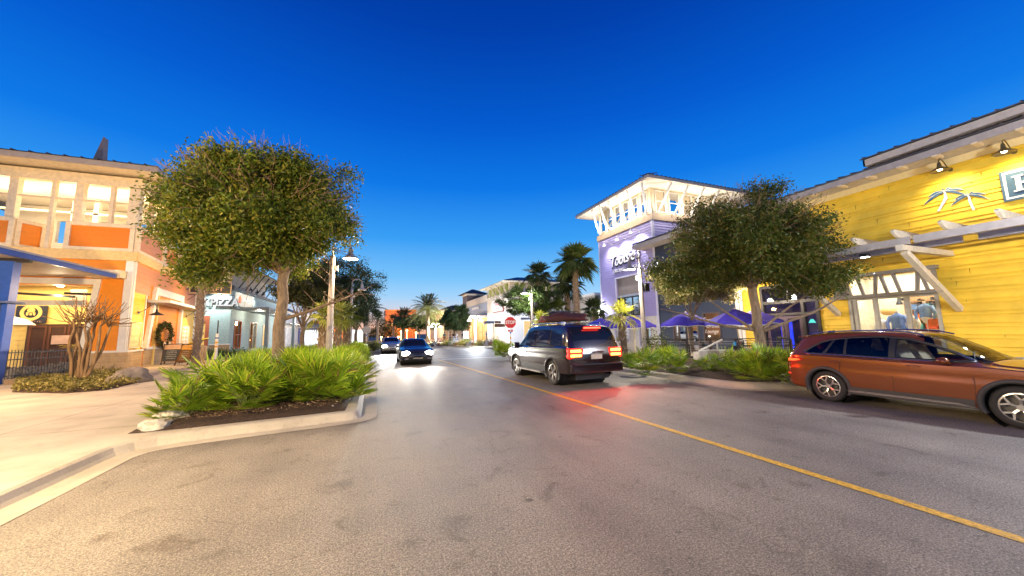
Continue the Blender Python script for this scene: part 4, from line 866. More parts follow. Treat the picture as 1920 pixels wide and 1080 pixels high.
LIM=P('limestone',(.55,.48,.38),.85,var=.3,sc=8,bmp=.6,bsc=18); RK=P('grey_rock',(.16,.14,.13),.85,var=.4,sc=5,bmp=.6)
for i in range(14):
    q=A+Dn*(L*(i+.5)/14)+Vector((-.5+rnd.uniform(-.2,.2),.6,.1)); rock('landscape_rock','dark rough landscape rock in the row behind the terrace fence',(q.x,q.y,.3),(.35,.3,.42),RK,i+20,'rocks behind the terrace fence')
# terrace furniture
ct=P('table_white',(.6,.55,.5),.5)
for i,(px,py) in enumerate(((52,690),(88,688),(15,692))):
    x,y=G(px,py,.15); x+=-1; y+=2.2
    t=thing('cafe_table','%s round cafe table on the terrace'%('middle','right-hand','left-hand')[i],'table',(x,y,.15),'cafe tables on the orange building terrace')
    mb=MB(); mb.lathe([(0,.72),(.42,.72),(.42,.75),(0,.75)],(x,y,.15),16); mb.build('table_top',ct,t); mb=MB(); mb.lathe([(.2,0),(.2,.03),(.03,.05),(.03,.72)],(x,y,.15),10); mb.build('table_leg',DARK,t)
x,y=G(115,690,.15); pp=thing('potted_palm','small feathery potted palm on the terrace','plant',(-15.2,27.5,.15)); q=[]
for k in range(14):
    a=rnd.uniform(0,6.28);L_=rnd.uniform(.8,1.3);pts=[Vector((-15.2,27.5,.9))+Vector((math.cos(a)*L_*t*.7,math.sin(a)*L_*t*.7,L_*t*1.2-1.3*t*t*L_*.5)) for t in (0,.2,.4,.6,.8,1)]
    for j in range(5):
        for s_ in (-1,1):
            d=(pts[j+1]-pts[j]).normalized(); sd_=d.cross(Vector((0,0,1))).normalized()*s_
            for o_ in (0,.5): b=pts[j].lerp(pts[j+1],o_); q.append([b,b+d*.03,b+sd_*.28+d*.15+Vector((0,0,-.06)),b+sd_*.26+d*.1+Vector((0,0,-.06))])
quads('fronds',q,pp,LEAF('dry_palm',(.20,.16,.05),(.3,.24,.08))); mb=MB(); mb.lathe([(.15,0),(.22,.45),(.2,.5),(0,.45)],(-15.2,27.5,.15),12); mb.build('pot',SAND,pp)
pt=thing('patio_heater','round white-topped patio umbrella base behind the terrace fence','patio umbrella',(-17.6,26.6,.15)); mb=MB(); mb.tube([(-17.6,26.6,.15),(-17.6,26.6,2.7)],.05,8); mb.build('pole',GREY,pt); mb=MB(); mb.lathe([(.9,2.45),(.6,2.75),(0,2.95)],(-17.6,26.6,.15),12); mb.build('hood',WHITE,pt)
# A-frame boards
def aboard(px,py,label,top,face,rz):
    x,y=G(px,py,.15); root=thing('sandwich_board',label,'sandwich board',(0,0,0),'sandwich boards outside the orange building')
    for s_ in (-1,1):
        def pt_(u,v): return Vector((u,s_*(.42-.42*v/1.25),v))
        mb=MB(); 
        for u in (-.42,.42): mb.bar(pt_(u,0),pt_(u,1.25),.06,.05)
        mb.bar(pt_(-.42,.2),pt_(.42,.2),.05,.05);mb.bar(pt_(-.42,1.23),pt_(.42,1.23),.05,.05); f=mb.build('frame',wd,root)
        mb=MB(); vs=[pt_(-.40,.22),pt_(.40,.22),pt_(.40,1.22),pt_(-.40,1.22)]; mb.prism([(0,0),(.8,0),(.8,.72),(0,.72)],vs[0],(vs[1]-vs[0]).normalized(),(vs[3]-vs[0]).normalized(),Vector((0,s_*.02,0))); mb.build('board',face,root)
        mb=MB(); b0=vs[0]+(vs[3]-vs[0]).normalized()*.74; mb.prism([(0,0),(.8,0),(.8,.27),(0,.27)],b0,(vs[1]-vs[0]).normalized(),(vs[3]-vs[0]).normalized(),Vector((0,s_*.025,0))); mb.build('header',top,root)
        if s_<0:
            uv=(vs[3]-vs[0]).normalized(); text('OPEN' if 'lean' in label else 'LUNCH',.2,b0+Vector((.4,-.03,0))+uv*.13,(1,0,0),uv,P('letter_tan') ,root,depth=.004)
            for r_ in range(5): scrib(8+r_%2,.09,vs[0]+Vector((.4,-.025,0))+uv*(.62-r_*.12),(1,0,0),uv,P('chalk',(.45,.43,.4),.9),root,depth=.002)
    place(root,(x,y,.15),rz); return root
aboard(322,682,'charcoal sandwich board with pale header, left of the pair outside the orange wall',P('board_header_pale',(.55,.33,.18),.6),P('chalkboard',(.03,.035,.04),.6),R(12))
aboard(352,684,'brown sandwich board with glowing amber header, right of the pair outside the orange wall',P('board_header_amber',(.75,.38,.04),.6),P('board_brown',(.14,.07,.02),.5),R(-28))
x,y=G(369,674,.15); bn=thing('litter_bin','cream slatted litter bin with a tilted yellow disc beyond the orange building','bin',(x,y,.15))
mb=MB(); mb.lathe([(0,0),(.5,0),(.52,.95),(.48,1.0),(0,1.0)],(x,y,.15),20); 
for k in range(20): a=k*PI/10; mb.bar((x+.52*math.cos(a),y+.52*math.sin(a),.2),(x+.54*math.cos(a),y+.54*math.sin(a),1.1),.09,.03)
mb.build('drum',P('bin_sand',(.62,.44,.26),.7),bn); mb=MB(); mb.lathe([(0,0),(.62,0),(.62,.07),(0,.09)],(0,0,0),20); mb.v=[(x+.0+v[0],y+v[1],1.45+v[2]+v[0]*.38) for v in mb.v]; mb.build('lid',P('lid_yellow',(.85,.62,.02),.4),bn)
# ================================================================ pizza restaurant and the row behind it
pz=thing('pizza_restaurant','pale teal stucco restaurant with white lettering and lit yellow windows','building',(-15,44,0))
FP_=((0,42,0),(1,0,0),(0,-1,0)); FQ=((-12.9,0,0),(0,1,0),(1,0,0))
wp=[(-18.6,-14.55,1.0,3.75)]
mb=MB(); slab(mb,*FP_,rects(-24,-12.9,.15,6.3,wp),.3); slab(mb,*FQ,rects(42.3,62,.15,6.3,[(43.2,45.2,.6,3.4),(48,50.5,.3,3.4),(53,56,.6,3.2)]),.3); mb.build('wall',TEAL,pz)
mb=MB(); fbar(mb,*FP_,-14.4,-12.8,.15,1.05,0,.05); mb.build('stone_base',SAND,pz); mb=MB(); fbar(mb,*FP_,-14.4,-12.75,1.05,1.15,0,.08); mb.build('base_cap',WHITE,pz)
BR=P('brick_red_paint',(.45,.12,.05),.6); mb=MB(); fbar(mb,*FP_,-18.6,-14.5,3.1,3.8,-.1,.02); fbar(mb,*FP_,-16.7,-16.35,.15,3.1,-.1,.02); fbar(mb,*FP_,-14.75,-14.5,.15,3.1,-.1,.02); fbar(mb,*FP_,-16.35,-14.75,.15,1.0,-.1,.02); mb.build('window_surround',BR,pz)
YW=EM('lit_window_yellow',(1,.62,.16),.9)
window(FP_,-16.35,-14.75,1.0,3.1,BR,pz,2,2,.05,YW,d=.0); window(FP_,-18.6,-16.7,1.0,3.1,BR,pz,2,2,.05,YW,d=0)
for (a0,a1,z0,z1,cl_) in ((43.2,45.2,.6,3.4,2),(48,50.5,.3,3.4,2),(53,56,.6,3.2,3)): window(FQ,a0,a1,z0,z1,BR if a0<46 else GREY,pz,cl_,2,.1,YW if a0>50 else WALLG)
mb=MB(); room(mb,-17,-13.2,42.4,61,.2,4,'+x'); mb.build('interior',P('interior_amber',(.5,.32,.15),.7),pz); lamp('POINT',(-14.3,46,3),70,(1,.75,.4),.15,parent=pz); lamp('POINT',(-14.3,52,3),70,(1,.75,.4),.15,parent=pz)
mb=MB(); mb.box(-24,-12.7,41.8,42.1,6.3,6.75); mb.box(-13.0,-12.7,42.1,62,6.3,6.6); mb.build('dark_band',P('green_black',(.05,.07,.07),.5),pz)
mb=MB(); mb.box(-24,-13.3,42.5,55,6.3,8.6); mb.build('monitor_wall',STUCCO,pz)
mb=MB(); mb.box(-24,-11.6,41.0,56,8.6,8.65); mb.build('soffit',P('soffit_pale',(.55,.47,.36),.6),pz); mb=MB(); hip(mb,-24.1,-11.4,40.8,56.2,8.66,.8,3); mb.build('roof',P('roof_dark_blue',(.03,.04,.07),.5),pz)
for i in range(6): mb=MB(); mb.bar((-12.85,43.2+i*2,6.5),(-11.7,43.6+i*2,8.6),.12,.12); mb.build('strut',MC['green_black'],pz)
mb=MB(); mb.box(-12.95,-9.8,42,61.8,4.45,4.65); mb.build('porch_roof',P('porch_slate',(.16,.2,.22),.5),pz)
for y in (42.2,48.5,55,61.3): mb=MB(); mb.box(-10.1,-9.8,y,y+.3,.15,4.45); mb.build('porch_post',P('post_slate',(.13,.2,.24),.5),pz)
lamp('POINT',(-11.3,45,4.2),60,(1,.85,.65),.1,parent=pz); lamp('POINT',(-11.3,52,4.2),60,(1,.85,.65),.1,parent=pz)
zs=thing('pizza_sign','white raised restaurant lettering with black shadow on the pale teal wall','sign',(-15,41.8,5.2))
xa=PY(350,568,41.8)[0]; xb=PY(429,568,41.8)[0]; zc=PY(390,567,41.8)[1]
for d,m_,k in ((.04,BLACKP,.07),(.1,EM('sign_white_lit',(1,1,1),.7),0)): text('BRICK PIZZA',1.05,((xa+xb)/2+k,41.95-d,zc-k),(1,0,0),(0,0,1),m_,zs,'sign_lettering',.05,0,.78,bold=.03)
for i,(px,py) in enumerate(((360,543),(415,545))): x,z=PY(px,py,41.95); gooseneck('sign_lamp','small lamp above the white pizza lettering, %s one'%('left','right')[i],(x,41.95,z),(0,-1,0),WHITE,'lamps above the pizza lettering',330,(.9,1,.97),reach=.8,up=.25,shade=.2,aimin=.7,lit=LITC)
z2=thing('shop_panel_sign','bright white panel sign with small red emblem on the upper side wall above the porch','sign',(-12.7,45,5.5)); mb=MB(); fbar(mb,*FQ,42.8,48,4.9,6.2,.02,.1); mb.build('sign_panel',EM('panel_lit',(1,.93,.75),.75),z2)
mb=MB(); fpoly(mb,*FQ,[(43.5,5.2),(44.2,5.2),(44.3,5.6),(43.9,6.0),(43.5,5.7)],.1,.12); mb.build('emblem',P('emblem_red',(.7,.1,.03),.5),z2); scrib(6,.7,(-12.76,46.2,5.55),(0,1,0),(0,0,1),WHITE,z2)
for i in range(3): gooseneck('sign_lamp','dark lamp above the bright panel sign over the porch, %s of three'%('nearest','middle','farthest')[i],(-12.65,44+i*2.2,6.7),(1,0,0),DARK,'lamps above the panel sign',90,(1,.95,.8),reach=.7,up=.3,shade=.18,aimin=.6)
def shopbox(name,label,x0,x1,y0,y1,h,mt,side,bays,roofm=None,winm=None,trim=WHITE,zs=.5,zt=3.2,band=True,p=None,wallface=None):
    """far shop: walls, cornice, roof, windows with panes; side '+x'/'-x' street front, plus a front towards -y"""
    t=thing(name,label,'building',((x0+x1)/2,(y0+y1)/2,0))
    mb=MB(); mb.box(x0,x1,y0,y1,0,h); mb.build('wall',mt,t)
    mb=MB(); mb.box(x0-.15,x1+.15,y0-.15,y1+.15,h,h+.35); mb.build('cornice',trim,t)
    if roofm: mb=MB(); hip(mb,x0-1,x1+1,y0-1,y1+1,h+.36,1.2,3); mb.build('roof',roofm,t)
    Fs=((x1,0,0),(0,1,0),(1,0,0)) if side=='+x' else ((x0,0,0),(0,1,0),(-1,0,0))
    n=bays; L=(y1-y0)/n
    for i in range(n): window(Fs,y0+i*L+L*.15,y0+(i+1)*L-L*.15,zs,zt,trim,t,2,1,.12,winm or YW,d=.08)
    Ff=((0,y0,0),(1,0,0),(0,-1,0)); m=max(1,int((x1-x0)/4)); L=(x1-x0)/m
    for i in range(m): window(Ff,x0+i*L+L*.2,x0+(i+1)*L-L*.2,zs,zt,trim,t,2,1,.12,winm or YW,d=.08)
    if band: mb=MB(); mb.box(x0-(.9 if side=='-x' else .02),x1+(.9 if side=='+x' else .02),y0-.02,y1,zt+.35,zt+.5); mb.build('canopy',GREY,t)
    return t
NB=P('navy_roof',(.03,.06,.16),.5)
shopbox('blue_roof_shop','low white shop with a dark blue roof just past the teal restaurant',-24,-12.6,62.3,74,5.2,WSTUC,'+x',4,NB,EM('lit_window_white',(.9,.95,1),.9))
shopbox('green_window_shop','pale shop with tall green striped windows and white trim',-23,-12.3,74.5,86,5.5,WSTUC,'+x',5,None,P('green_stripe',(.10,.22,.13),.4))
kiosk=thing('display_kiosk','small white kiosk with a glowing white panel and blue frame left of the small palms','kiosk',(-7.5,52,0)); x,y=G(603,655); x,y=(-6.9,47)
mb=MB(); mb.box(x-1.1,x+1.1,y,y+2,.15,2.6); mb.build('kiosk_body',P('kiosk_blue',(.06,.12,.4),.4),kiosk); mb=MB(); mb.box(x-.85,x+.95,y-.04,y,.45,2.4); mb.build('light_panel',EM('kiosk_panel',(.95,.97,1),1.3),kiosk); mb=MB(); mb.box(x-1.3,x+1.3,y-.2,y+2.2,2.6,2.72); hip(mb,x-1.3,x+1.3,y-.2,y+2.2,2.73,.5,.9); mb.build('kiosk_roof',WHITE,kiosk)
shopbox('red_shop','low terracotta shop with amber windows far along the left side',-18,-9,87,98,5,P('terracotta',(.5,.16,.06),.6),'+x',4,None,YW)
EMO=EM('amber_window',(1,.45,.08),2.2)
shopbox('orange_plaza_shop','small orange lit shop at the end of the street, left of the bushy dark tree',-14,-5.8,112,120,6.2,P('plaza_orange',(.85,.28,.05),.6),'+x',2,None,EMO,P('plaza_trim',(.6,.25,.08),.6))
shopbox('orange_plaza_hall','broad orange hall with amber lights at the end of the street behind the palms',3.2,12,112,124,8.6,P('plaza_orange2',(.42,.12,.04),.6),'-x',3,None,EMO,P('plaza_trim'),zt=4.5)
for i,(px,py) in enumerate(((715,632),(728,633),(747,632),(752,622),(763,620),(780,624),(806,609),(805,622))):
    x,z=PY(px,py,104); o=MB(); o.lathe([(0,-.25),(.22,-.1),(.25,.1),(0,.3)],(x,104,z),10); o.tube([(x,104,.1),(x,104,max(.2,z-.2))],.05,6); o=o.build('lantern',EM('lantern_amber',(1,.62,.22),18),None); tag(o,'small glowing amber lantern at the end of the street','lantern','amber lanterns in front of the far plaza')
for x,y,z,e in ((-9,108,4,900),(6,108,5,2500),(14,108,5,1800),(-5,106,3,500)): lamp('POINT',(x,y,z),e*.45,(1,.55,.2),.4)
# cream shops right of the axis
shopbox('cream_arcade','cream arcade with warm shopfronts behind the round dark tree on the right',15,30,82,108,6.6,P('arcade_cream',(.62,.45,.28),.6),'-x',7,P('roof_brown',(.10,.07,.07),.6),EM('arcade_lit',(1,.7,.35),1.5))
shopbox('dark_tower_shop','slim dark brown tower with a flat hip roof beyond the grey-blue shop',18.4,22,74,78,9.6,P('tower_brown',(.12,.09,.09),.6),'-x',1,P('roof_brown'),None)
# grey-blue shop and beige corner shop across the side street
gb=thing('greyblue_shop','grey-blue shop front with white specks of lettering and an orange timber entrance','building',(22,64,0)); FG=((18.4,0,0),(0,1,0),(-1,0,0))
mb=MB(); slab(mb,*FG,rects(59,74,4.3,7.0,[]),.3); mb.box(18.7,26,59,74,0,7); mb.build('wall',P('slate_blue',(.16,.20,.27),.6),gb)
mb=MB(); fbar(mb,*FG,59,74,7.0,8.2,-.3,.15); mb.build('cornice',STUCCO,gb)
mb=MB(); siding(mb,(18.65,0,0),(0,1,0),(-1,0,0),[(59.3,74,.15,4.3)],[.3],0,.02); mb.build('timber_front',P('orange_timber',(.55,.28,.10),.6),gb)
for i in range(4): window(((18.6,0,0),(0,1,0),(-1,0,0)),60+i*3.5,62+i*3.5,.3,3.3,P('orange_timber'),gb,2,2,.12,EM('entrance_lit',(1,.7,.3),1.2),name='window')
mb=MB(); mb.bar((18.3,60.5,3.0),(16.4,60.5,4.6),.2,.2); mb.box(16.2,18.4,59.5,73,4.55,4.7); mb.box(16.3,16.5,59.5,59.8,.15,4.55); mb.build('porch',WHITE,gb)
scrib(10,.75,(18.2,66.5,6.3),(0,-1,0),(0,0,1),WHITE,gb,'sign_lettering',sx=1.1)
for y in (62,67,71): lamp('POINT',(17.2,y,3.8),60,(1,.68,.35),.2,parent=gb)
bs=thing('beige_corner_shop','beige corner shop with green louvred clerestory and a lit white sign across the side street','building',(23,52,0))
FA=((18.2,0,0),(0,1,0),(-1,0,0)); FBb=((0,48,0),(1,0,0),(0,-1,0))
ha=[(49.5,51.5,.3,3.0),(53,56.5,.3,3.2)]; hb=[(20.2,23.2,.5,3.4),(23.8,26.4,.5,3.4)]
mb=MB(); slab(mb,*FA,rects(48.0,58.9,.15,4.9,ha),.3); slab(mb,*FBb,rects(18.5,27.4,.15,4.9,hb),.3); mb.build('lower_wall',WSTUC,bs)
mb=MB(); slab(mb,*FA,rects(48,58.9,4.9,7.2,[]),.3); slab(mb,*FBb,rects(18.5,27.4,4.9,7.2,[]),.3); mb.box(27.4,36,49,58,0,6.3); mb.box(27.1,27.4,48.3,58,0,7.2); mb.build('upper_wall',STUCCO,bs)
mb=MB(); mb.box(18.05,27.5,47.85,59,7.2,7.45); mb.box(27.3,36.1,48.9,58.1,6.3,6.5); mb.build('band',P('band_cream',(.58,.47,.34),.6),bs)
LV=P('louvre_green',(.22,.25,.04),.6)
mb=MB(); slab(mb,(18.35,0,0),(0,1,0),(-1,0,0),rects(48.2,58.5,7.45,8.9,[]),.2); slab(mb,(0,48.2,0),(1,0,0),(0,-1,0),rects(18.55,27,7.45,8.9,[]),.2); mb.build('clerestory_wall',P('band_cream'),bs)
for i in range(5):
    mb=MB(); fbar(mb,(18.35,0,0),(0,1,0),(-1,0,0),48.9+i*2,50.2+i*2,7.6,8.8,.01,.08); 
    for k in range(6): fbar(mb,(18.35,0,0),(0,1,0),(-1,0,0),48.9+i*2,50.2+i*2,7.65+k*.2,7.7+k*.2,.08,.12)
    mb.build('louvre',LV,bs)
for i in range(4):
    mb=MB(); fbar(mb,(0,48.2,0),(1,0,0),(0,-1,0),19.2+i*2.1,20.8+i*2.1,7.6,8.8,.01,.08)
    for k in range(6): fbar(mb,(0,48.2,0),(1,0,0),(0,-1,0),19.2+i*2.1,20.8+i*2.1,7.65+k*.2,7.7+k*.2,.08,.12)
    mb.build('louvre',LV,bs)
    mb=MB(); mb.bar((18.1,49+i*2.6,7.5),(17.2,48.8+i*2.6,8.9),.12,.14); mb.build('strut',P('band_cream'),bs); mb=MB(); mb.bar((19.5+i*2.2,47.9,7.5),(19.5+i*2.2,47.1,8.9),.12,.14); mb.build('strut',P('band_cream'),bs)
mb=MB(); mb.box(16.9,28,46.8,59.5,8.92,8.98); mb.build('soffit',P('bright_soffit'),bs); mb=MB(); hip(mb,16.8,28.1,46.7,59.6,8.99,1.0,3.5); mb.build('roof',P('roof_dark_blue'),bs)
for h in ha: window(FA,h[0],h[1],h[2],h[3],WHITE,bs,2,2,.12,EM('shop_lit',(1,.85,.6),1.1))
for h in hb: window(FBb,h[0],h[1],h[2],h[3],WHITE,bs,2,1,.15,EM('shop_lit2',(1,.66,.25),.9))
mb=MB(); fbar(mb,*FBb,19.9,26.8,3.45,3.75,0,.15); mb.build('lintel',NAVY,bs)
b2=thing('lit_panel_sign','white lit signboard with dark red frame on the white corner of the beige shop','sign',(18,53,5.5)); mb=MB(); fbar(mb,*FA,50.4,55.4,4.8,6.5,.02,.16); mb.build('sign_frame',P('sign_maroon',(.18,.03,.03),.5),b2); mb=MB(); fbar(mb,*FA,50.6,55.2,4.95,6.35,.16,.19); mb.build('sign_face',EM('sign_face_lit',(1,.98,.96),1.0),b2)
scrib(7,.6,(18.0,52.9,6.0),(0,-1,0),(0,0,1),P('letter_maroon',(.35,.03,.03),.5),b2); scrib(6,.5,(18.0,52.9,5.35),(0,-1,0),(0,0,1),P('letter_maroon'),b2)
for i,y in enumerate((49.5,51.5,53.5,55.5)): gooseneck('sign_lamp','pale lamp above the lit panel sign of the beige shop, number %s from the corner'%('one','two','three','four')[i],(18.17,y,7.0),(-1,0,0),WHITE,'lamps above the lit panel sign',150,(.92,.95,1),reach=.9,up=.3,shade=.2,aimin=.7,lit=LITC)
lamp('POINT',(22,46.5,4.4),120,(.95,.97,1),.2); lamp('POINT',(26,46.5,4.4),100,(.95,.97,1),.2); lamp('POINT',(17,46.6,4.2),80,(.95,.97,1),.2)
shopbox('taupe_warehouse','plain taupe block behind the palms, left of the lavender tower',30,46,44,60,6.8,STUCCO,'-x',1,None,NAVY)
# ================================================================ vegetation
nr=np.random.default_rng(5)
def unit(n): v=nr.normal(size=(n,3)); return v/np.linalg.norm(v,axis=1)[:,None]
def leaf_cloud(P_,size,droop=.0,aspect=.38,var=.35):
    """P_: (n,3) leaf base points -> rhombus leaves (n,4,3)"""
    n=len(P_); d=unit(n); d[:,2]-=droop; d/=np.linalg.norm(d,axis=1)[:,None]; e=np.cross(d,unit(n)); e/=np.linalg.norm(e,axis=1)[:,None]+1e-9
    L=(size*(1+nr.uniform(-var,var,n)))[:,None]
    return np.stack([P_,P_+d*L*.45+e*L*aspect/2,P_+d*L,P_+d*L*.45-e*L*aspect/2],1)
def limb(p0,p1,r0,r1,bend=.15,k=6):
    a=Vector(p0);b=Vector(p1);L=(b-a).length;o=Vector((rnd.uniform(-1,1),rnd.uniform(-1,1),rnd.uniform(-.3,.6)))*L*bend
    pts=[];rs=[]
    for i in range(k+1):
        t=i/k; pts.append(a.lerp(b,t)+o*math.sin(PI*t)+Vector((rnd.uniform(-1,1),rnd.uniform(-1,1),rnd.uniform(-1,1)))*L*.012); rs.append(r0+(r1-r0)*t)
    return pts,rs
LEAF_OAK=LEAF('oak_leaf',(.032,.062,.004),(.13,.175,.012),(.30,.25,.035),.33); TWIG=P('twig',(.24,.15,.085),.8); BK=BARK('oak_bark',(.25,.17,.105)); 
LEAF_DK=LEAF('dark_leaf',(.018,.034,.012),(.04,.07,.018),(.09,.12,.03),.25)
def crown_tree(name,label,base,ctr,rad,trunk_r,nclump,nleaf,leaf,lmat,bark,lean=(0,0),fork=2.3,twigs=60,flat=.55,low=None,twm=None,cat='tree',group=None,limbs=9,tops=1.0,extra=(),cut=None,uneven=1):
    t=thing(name,label,cat,base,group); b=Vector(base);c=Vector(ctr)
    fk=Vector((b.x+lean[0],b.y+lean[1],b.z+fork)); mb=MB()
    pts,rs=limb(b-Vector((0,0,.1)),fk,trunk_r*1.0,trunk_r*.8,.03,8); rs[0]=trunk_r*1.35;rs[1]=trunk_r*1.08; mb.tube(pts,rs,14); mb.build('trunk',bark,t,smooth=True)
    # clump centres on an uneven dome
    C=[];mbL=MB(); ph=nr.uniform(0,6.28,3)
    while len(C)<nclump:
        v=unit(1)[0]; r_=nr.uniform(0,1)**.38*nr.uniform(.86,1.08); z=v[2]
        if z<-.2 and r_>.5: z*=flat; 
        az_=math.atan2(v[1],v[0]); r_*=1+uneven*(.10*math.sin(3*az_+ph[0])+.07*math.sin(5*az_+ph[1]+3*v[2])+.06*math.sin(7*v[2]+ph[2]))
        p=np.array([c.x+v[0]*rad[0]*r_,c.y+v[1]*rad[1]*r_,c.z+z*rad[2]*r_*(tops if z>0 else 1)])
        if low is not None and p[2]<low: continue
        C.append(p)
    C=np.array(C)
    for e in extra:
        C=np.vstack([C,np.array(e[0])+nr.normal(size=(e[2],3))*np.array(e[1])])
    far=[Vector(p) for p in C[nr.choice(len(C),min(len(C),limbs*4),replace=False)]]
    ends=[]
    for i in range(limbs):
        a=2*PI*i/limbs+rnd.uniform(-.3,.3); e=c+Vector((math.cos(a)*rad[0]*.5,math.sin(a)*rad[1]*.5,rnd.uniform(-.35,.35)*rad[2])); 
        if i==0: e=c+Vector((0,0,rad[2]*.3))
        p_,r_=limb(fk-Vector((0,0,.15)),e,trunk_r*.62 if i==0 else trunk_r*.4,trunk_r*.14,.12,7); mbL.tube(p_,r_,8); ends.append((p_,r_))
    for q in far:
        i=min(range(len(ends)),key=lambda j:min((p-q).length for p in ends[j][0])); s_=min(ends[i][0][2:],key=lambda p:(p-q).length)
        p_,r_=limb(s_,q,trunk_r*.13,.008,.12,5); mbL.tube(p_,r_,5)
    mbL.build('limbs',bark,t,smooth=True)
    per=nleaf//len(C); s_=np.repeat(C,np.maximum(8,(per*nr.uniform(.35,1.65,len(C))).astype(int)),0); sg=np.array([rad[0]*.088,rad[1]*.088,rad[2]*.085])
    P_=s_+np.clip(nr.normal(size=(len(s_),3)),-2.1,2.1)*sg
    if cut is not None: P_=P_[~cut(P_)]
    quads('crown',leaf_cloud(P_,leaf),t,lmat)
    if twigs:
        mb=MB()
        for i in range(twigs):
            v=unit(1)[0]; v[2]=abs(v[2])*.9+.05 if i%3 else v[2]*.4; v/=np.linalg.norm(v); s0=c+Vector((v[0]*rad[0]*.72,v[1]*rad[1]*.72,v[2]*rad[2]*.78*tops)); d=(Vector(v)+Vector(unit(1)[0])*.5).normalized(); L_=rnd.uniform(.3,.62)*rad[0]*.30*1.2
            p_,r_=limb(s0,s0+d*L_+Vector(v)*rad[0]*.2,.012,.003,.2,4); mb.tube(p_,r_,4,False)
            for k in (2,3): q=p_[k]+(Vector(unit(1)[0])+Vector(v)*.7)*.22; mb.tube([p_[k],q],[.006,.002],3,False)
        mb.build('bare_twigs',twm or TWIG,t)
    return t
A_=lambda px,zc: at(px,zc)
x,y=A_(519,10.6); B1=(x,y,.17)
cx,cy=A_(490,10.6)
crown_tree('live_oak','large domed live oak rising from the left palmetto bed against the blue sky',B1,(cx,cy,5.15),(2.62,2.5,2.2),.17,340,125000,.115,LEAF_OAK,BK,(.10,.1),3.6,300,.62,3.45,limbs=10,uneven=.55,cut=lambda P_:(((P_[:,0]-B1[0])*.933-(P_[:,1]-B1[1])*.359)>.75+.0*P_[:,2])&(P_[:,2]<4.25+.28*np.clip(((P_[:,0]-B1[0])*.933-(P_[:,1]-B1[1])*.359)-.75,0,2))|(((P_-np.array([-.93,14.4,4.6]))**2).sum(1)<2.2),extra=[((cx-1.45,cy-.3,3.75),(.35,.4,.25),12),((cx+.3,cy-.2,6.5),(.9,.7,.35),30)])
t=bpy.data.objects['live_oak']; mb=MB(); o_=Vector(B1)+Vector((.05,0,2.05)); e_=Vector((*A_(668,12.3),3.15)); p_,r_=limb(o_,e_,.06,.02,.08,8); mb.tube(p_,r_,7)
for k in (3,4,5,6,7,8):
    for j in range(4): q=p_[k]+Vector((rnd.uniform(-.5,.8),rnd.uniform(-.5,.5),rnd.uniform(-.25,.6))); a_,b_=limb(p_[k],q,.014,.004,.25,4); mb.tube(a_,b_,5,False)
mb.build('bare_bough',TWIG,t,smooth=True)
x,y=A_(1424,14.0); B2=(x,y,.2); cx,cy=A_(1418,14.0)
crown_tree('live_oak','dark domed live oak in front of the yellow shop, branches spreading over the patio',B2,(cx,cy,4.85),(2.95,2.7,2.15),.19,320,110000,.115,LEAF('oak_leaf_shade',(.028,.050,.005),(.085,.115,.010),(.22,.16,.03),.33),BK,(-.1,.05),3.2,300,.7,2.9,limbs=9,extra=[((*A_(1565,13.7),3.45),(.5,.4,.22),16),((*A_(1500,13.9),3.5),(.5,.4,.2),8),((*A_(1275,14.3),3.9),(.5,.4,.3),12)])
t=bpy.data.objects['live_oak.001']; mb=MB()
for (px,py,zc) in ((1545,540,13.6),(1330,555,14.5),(1240,575,14.8),(1590,560,13.4)):
    q=Vector(A_(px,zc)).to_3d(); q.z=H+(614-py)/F*zc; p_,r_=limb(Vector(B2)+Vector((0,0,1.35)),q,.07,.015,.12,7); mb.tube(p_,r_,6)
mb.build('spreading_limbs',BK,t,smooth=True)
# lit shrub-tree at the patio
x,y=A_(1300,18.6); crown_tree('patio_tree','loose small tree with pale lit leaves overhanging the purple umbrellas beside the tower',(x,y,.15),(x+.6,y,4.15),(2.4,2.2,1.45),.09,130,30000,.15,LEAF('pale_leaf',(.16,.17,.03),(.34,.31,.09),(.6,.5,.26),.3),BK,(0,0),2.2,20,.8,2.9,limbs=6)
# trees further along the left bed
x,y=A_(645,26); crown_tree('street_tree','broad dark street tree behind the left lamp posts',(x-1,y,.15),(x-.6,y,5.2),(3.4,3.6,2.35),.2,130,30000,.16,LEAF_DK,BK,(0,0),2.4,60,.7,2.4,limbs=7)
x,y=A_(568,22); crown_tree('street_tree','dark leafy tree directly right of the big oak trunk, over the small fan palm',(x,y,.15),(x+.2,y,4.55),(2.0,2.2,1.5),.14,90,20000,.14,LEAF('oak_leaf_mid',(.03,.04,.01),(.07,.08,.015),(.14,.11,.03),.3),BK,(0,0),2.2,40,.7,2.6,limbs=6)
x,y=A_(668,40); crown_tree('street_tree','dense dark tree next to the feathery date palm on the left',(x,y,.15),(x-.3,y,4.8),(2.9,3.2,2.9),.2,80,14000,.22,LEAF_DK,BK,(0,0),2.2,20,.8,2.0,limbs=6)
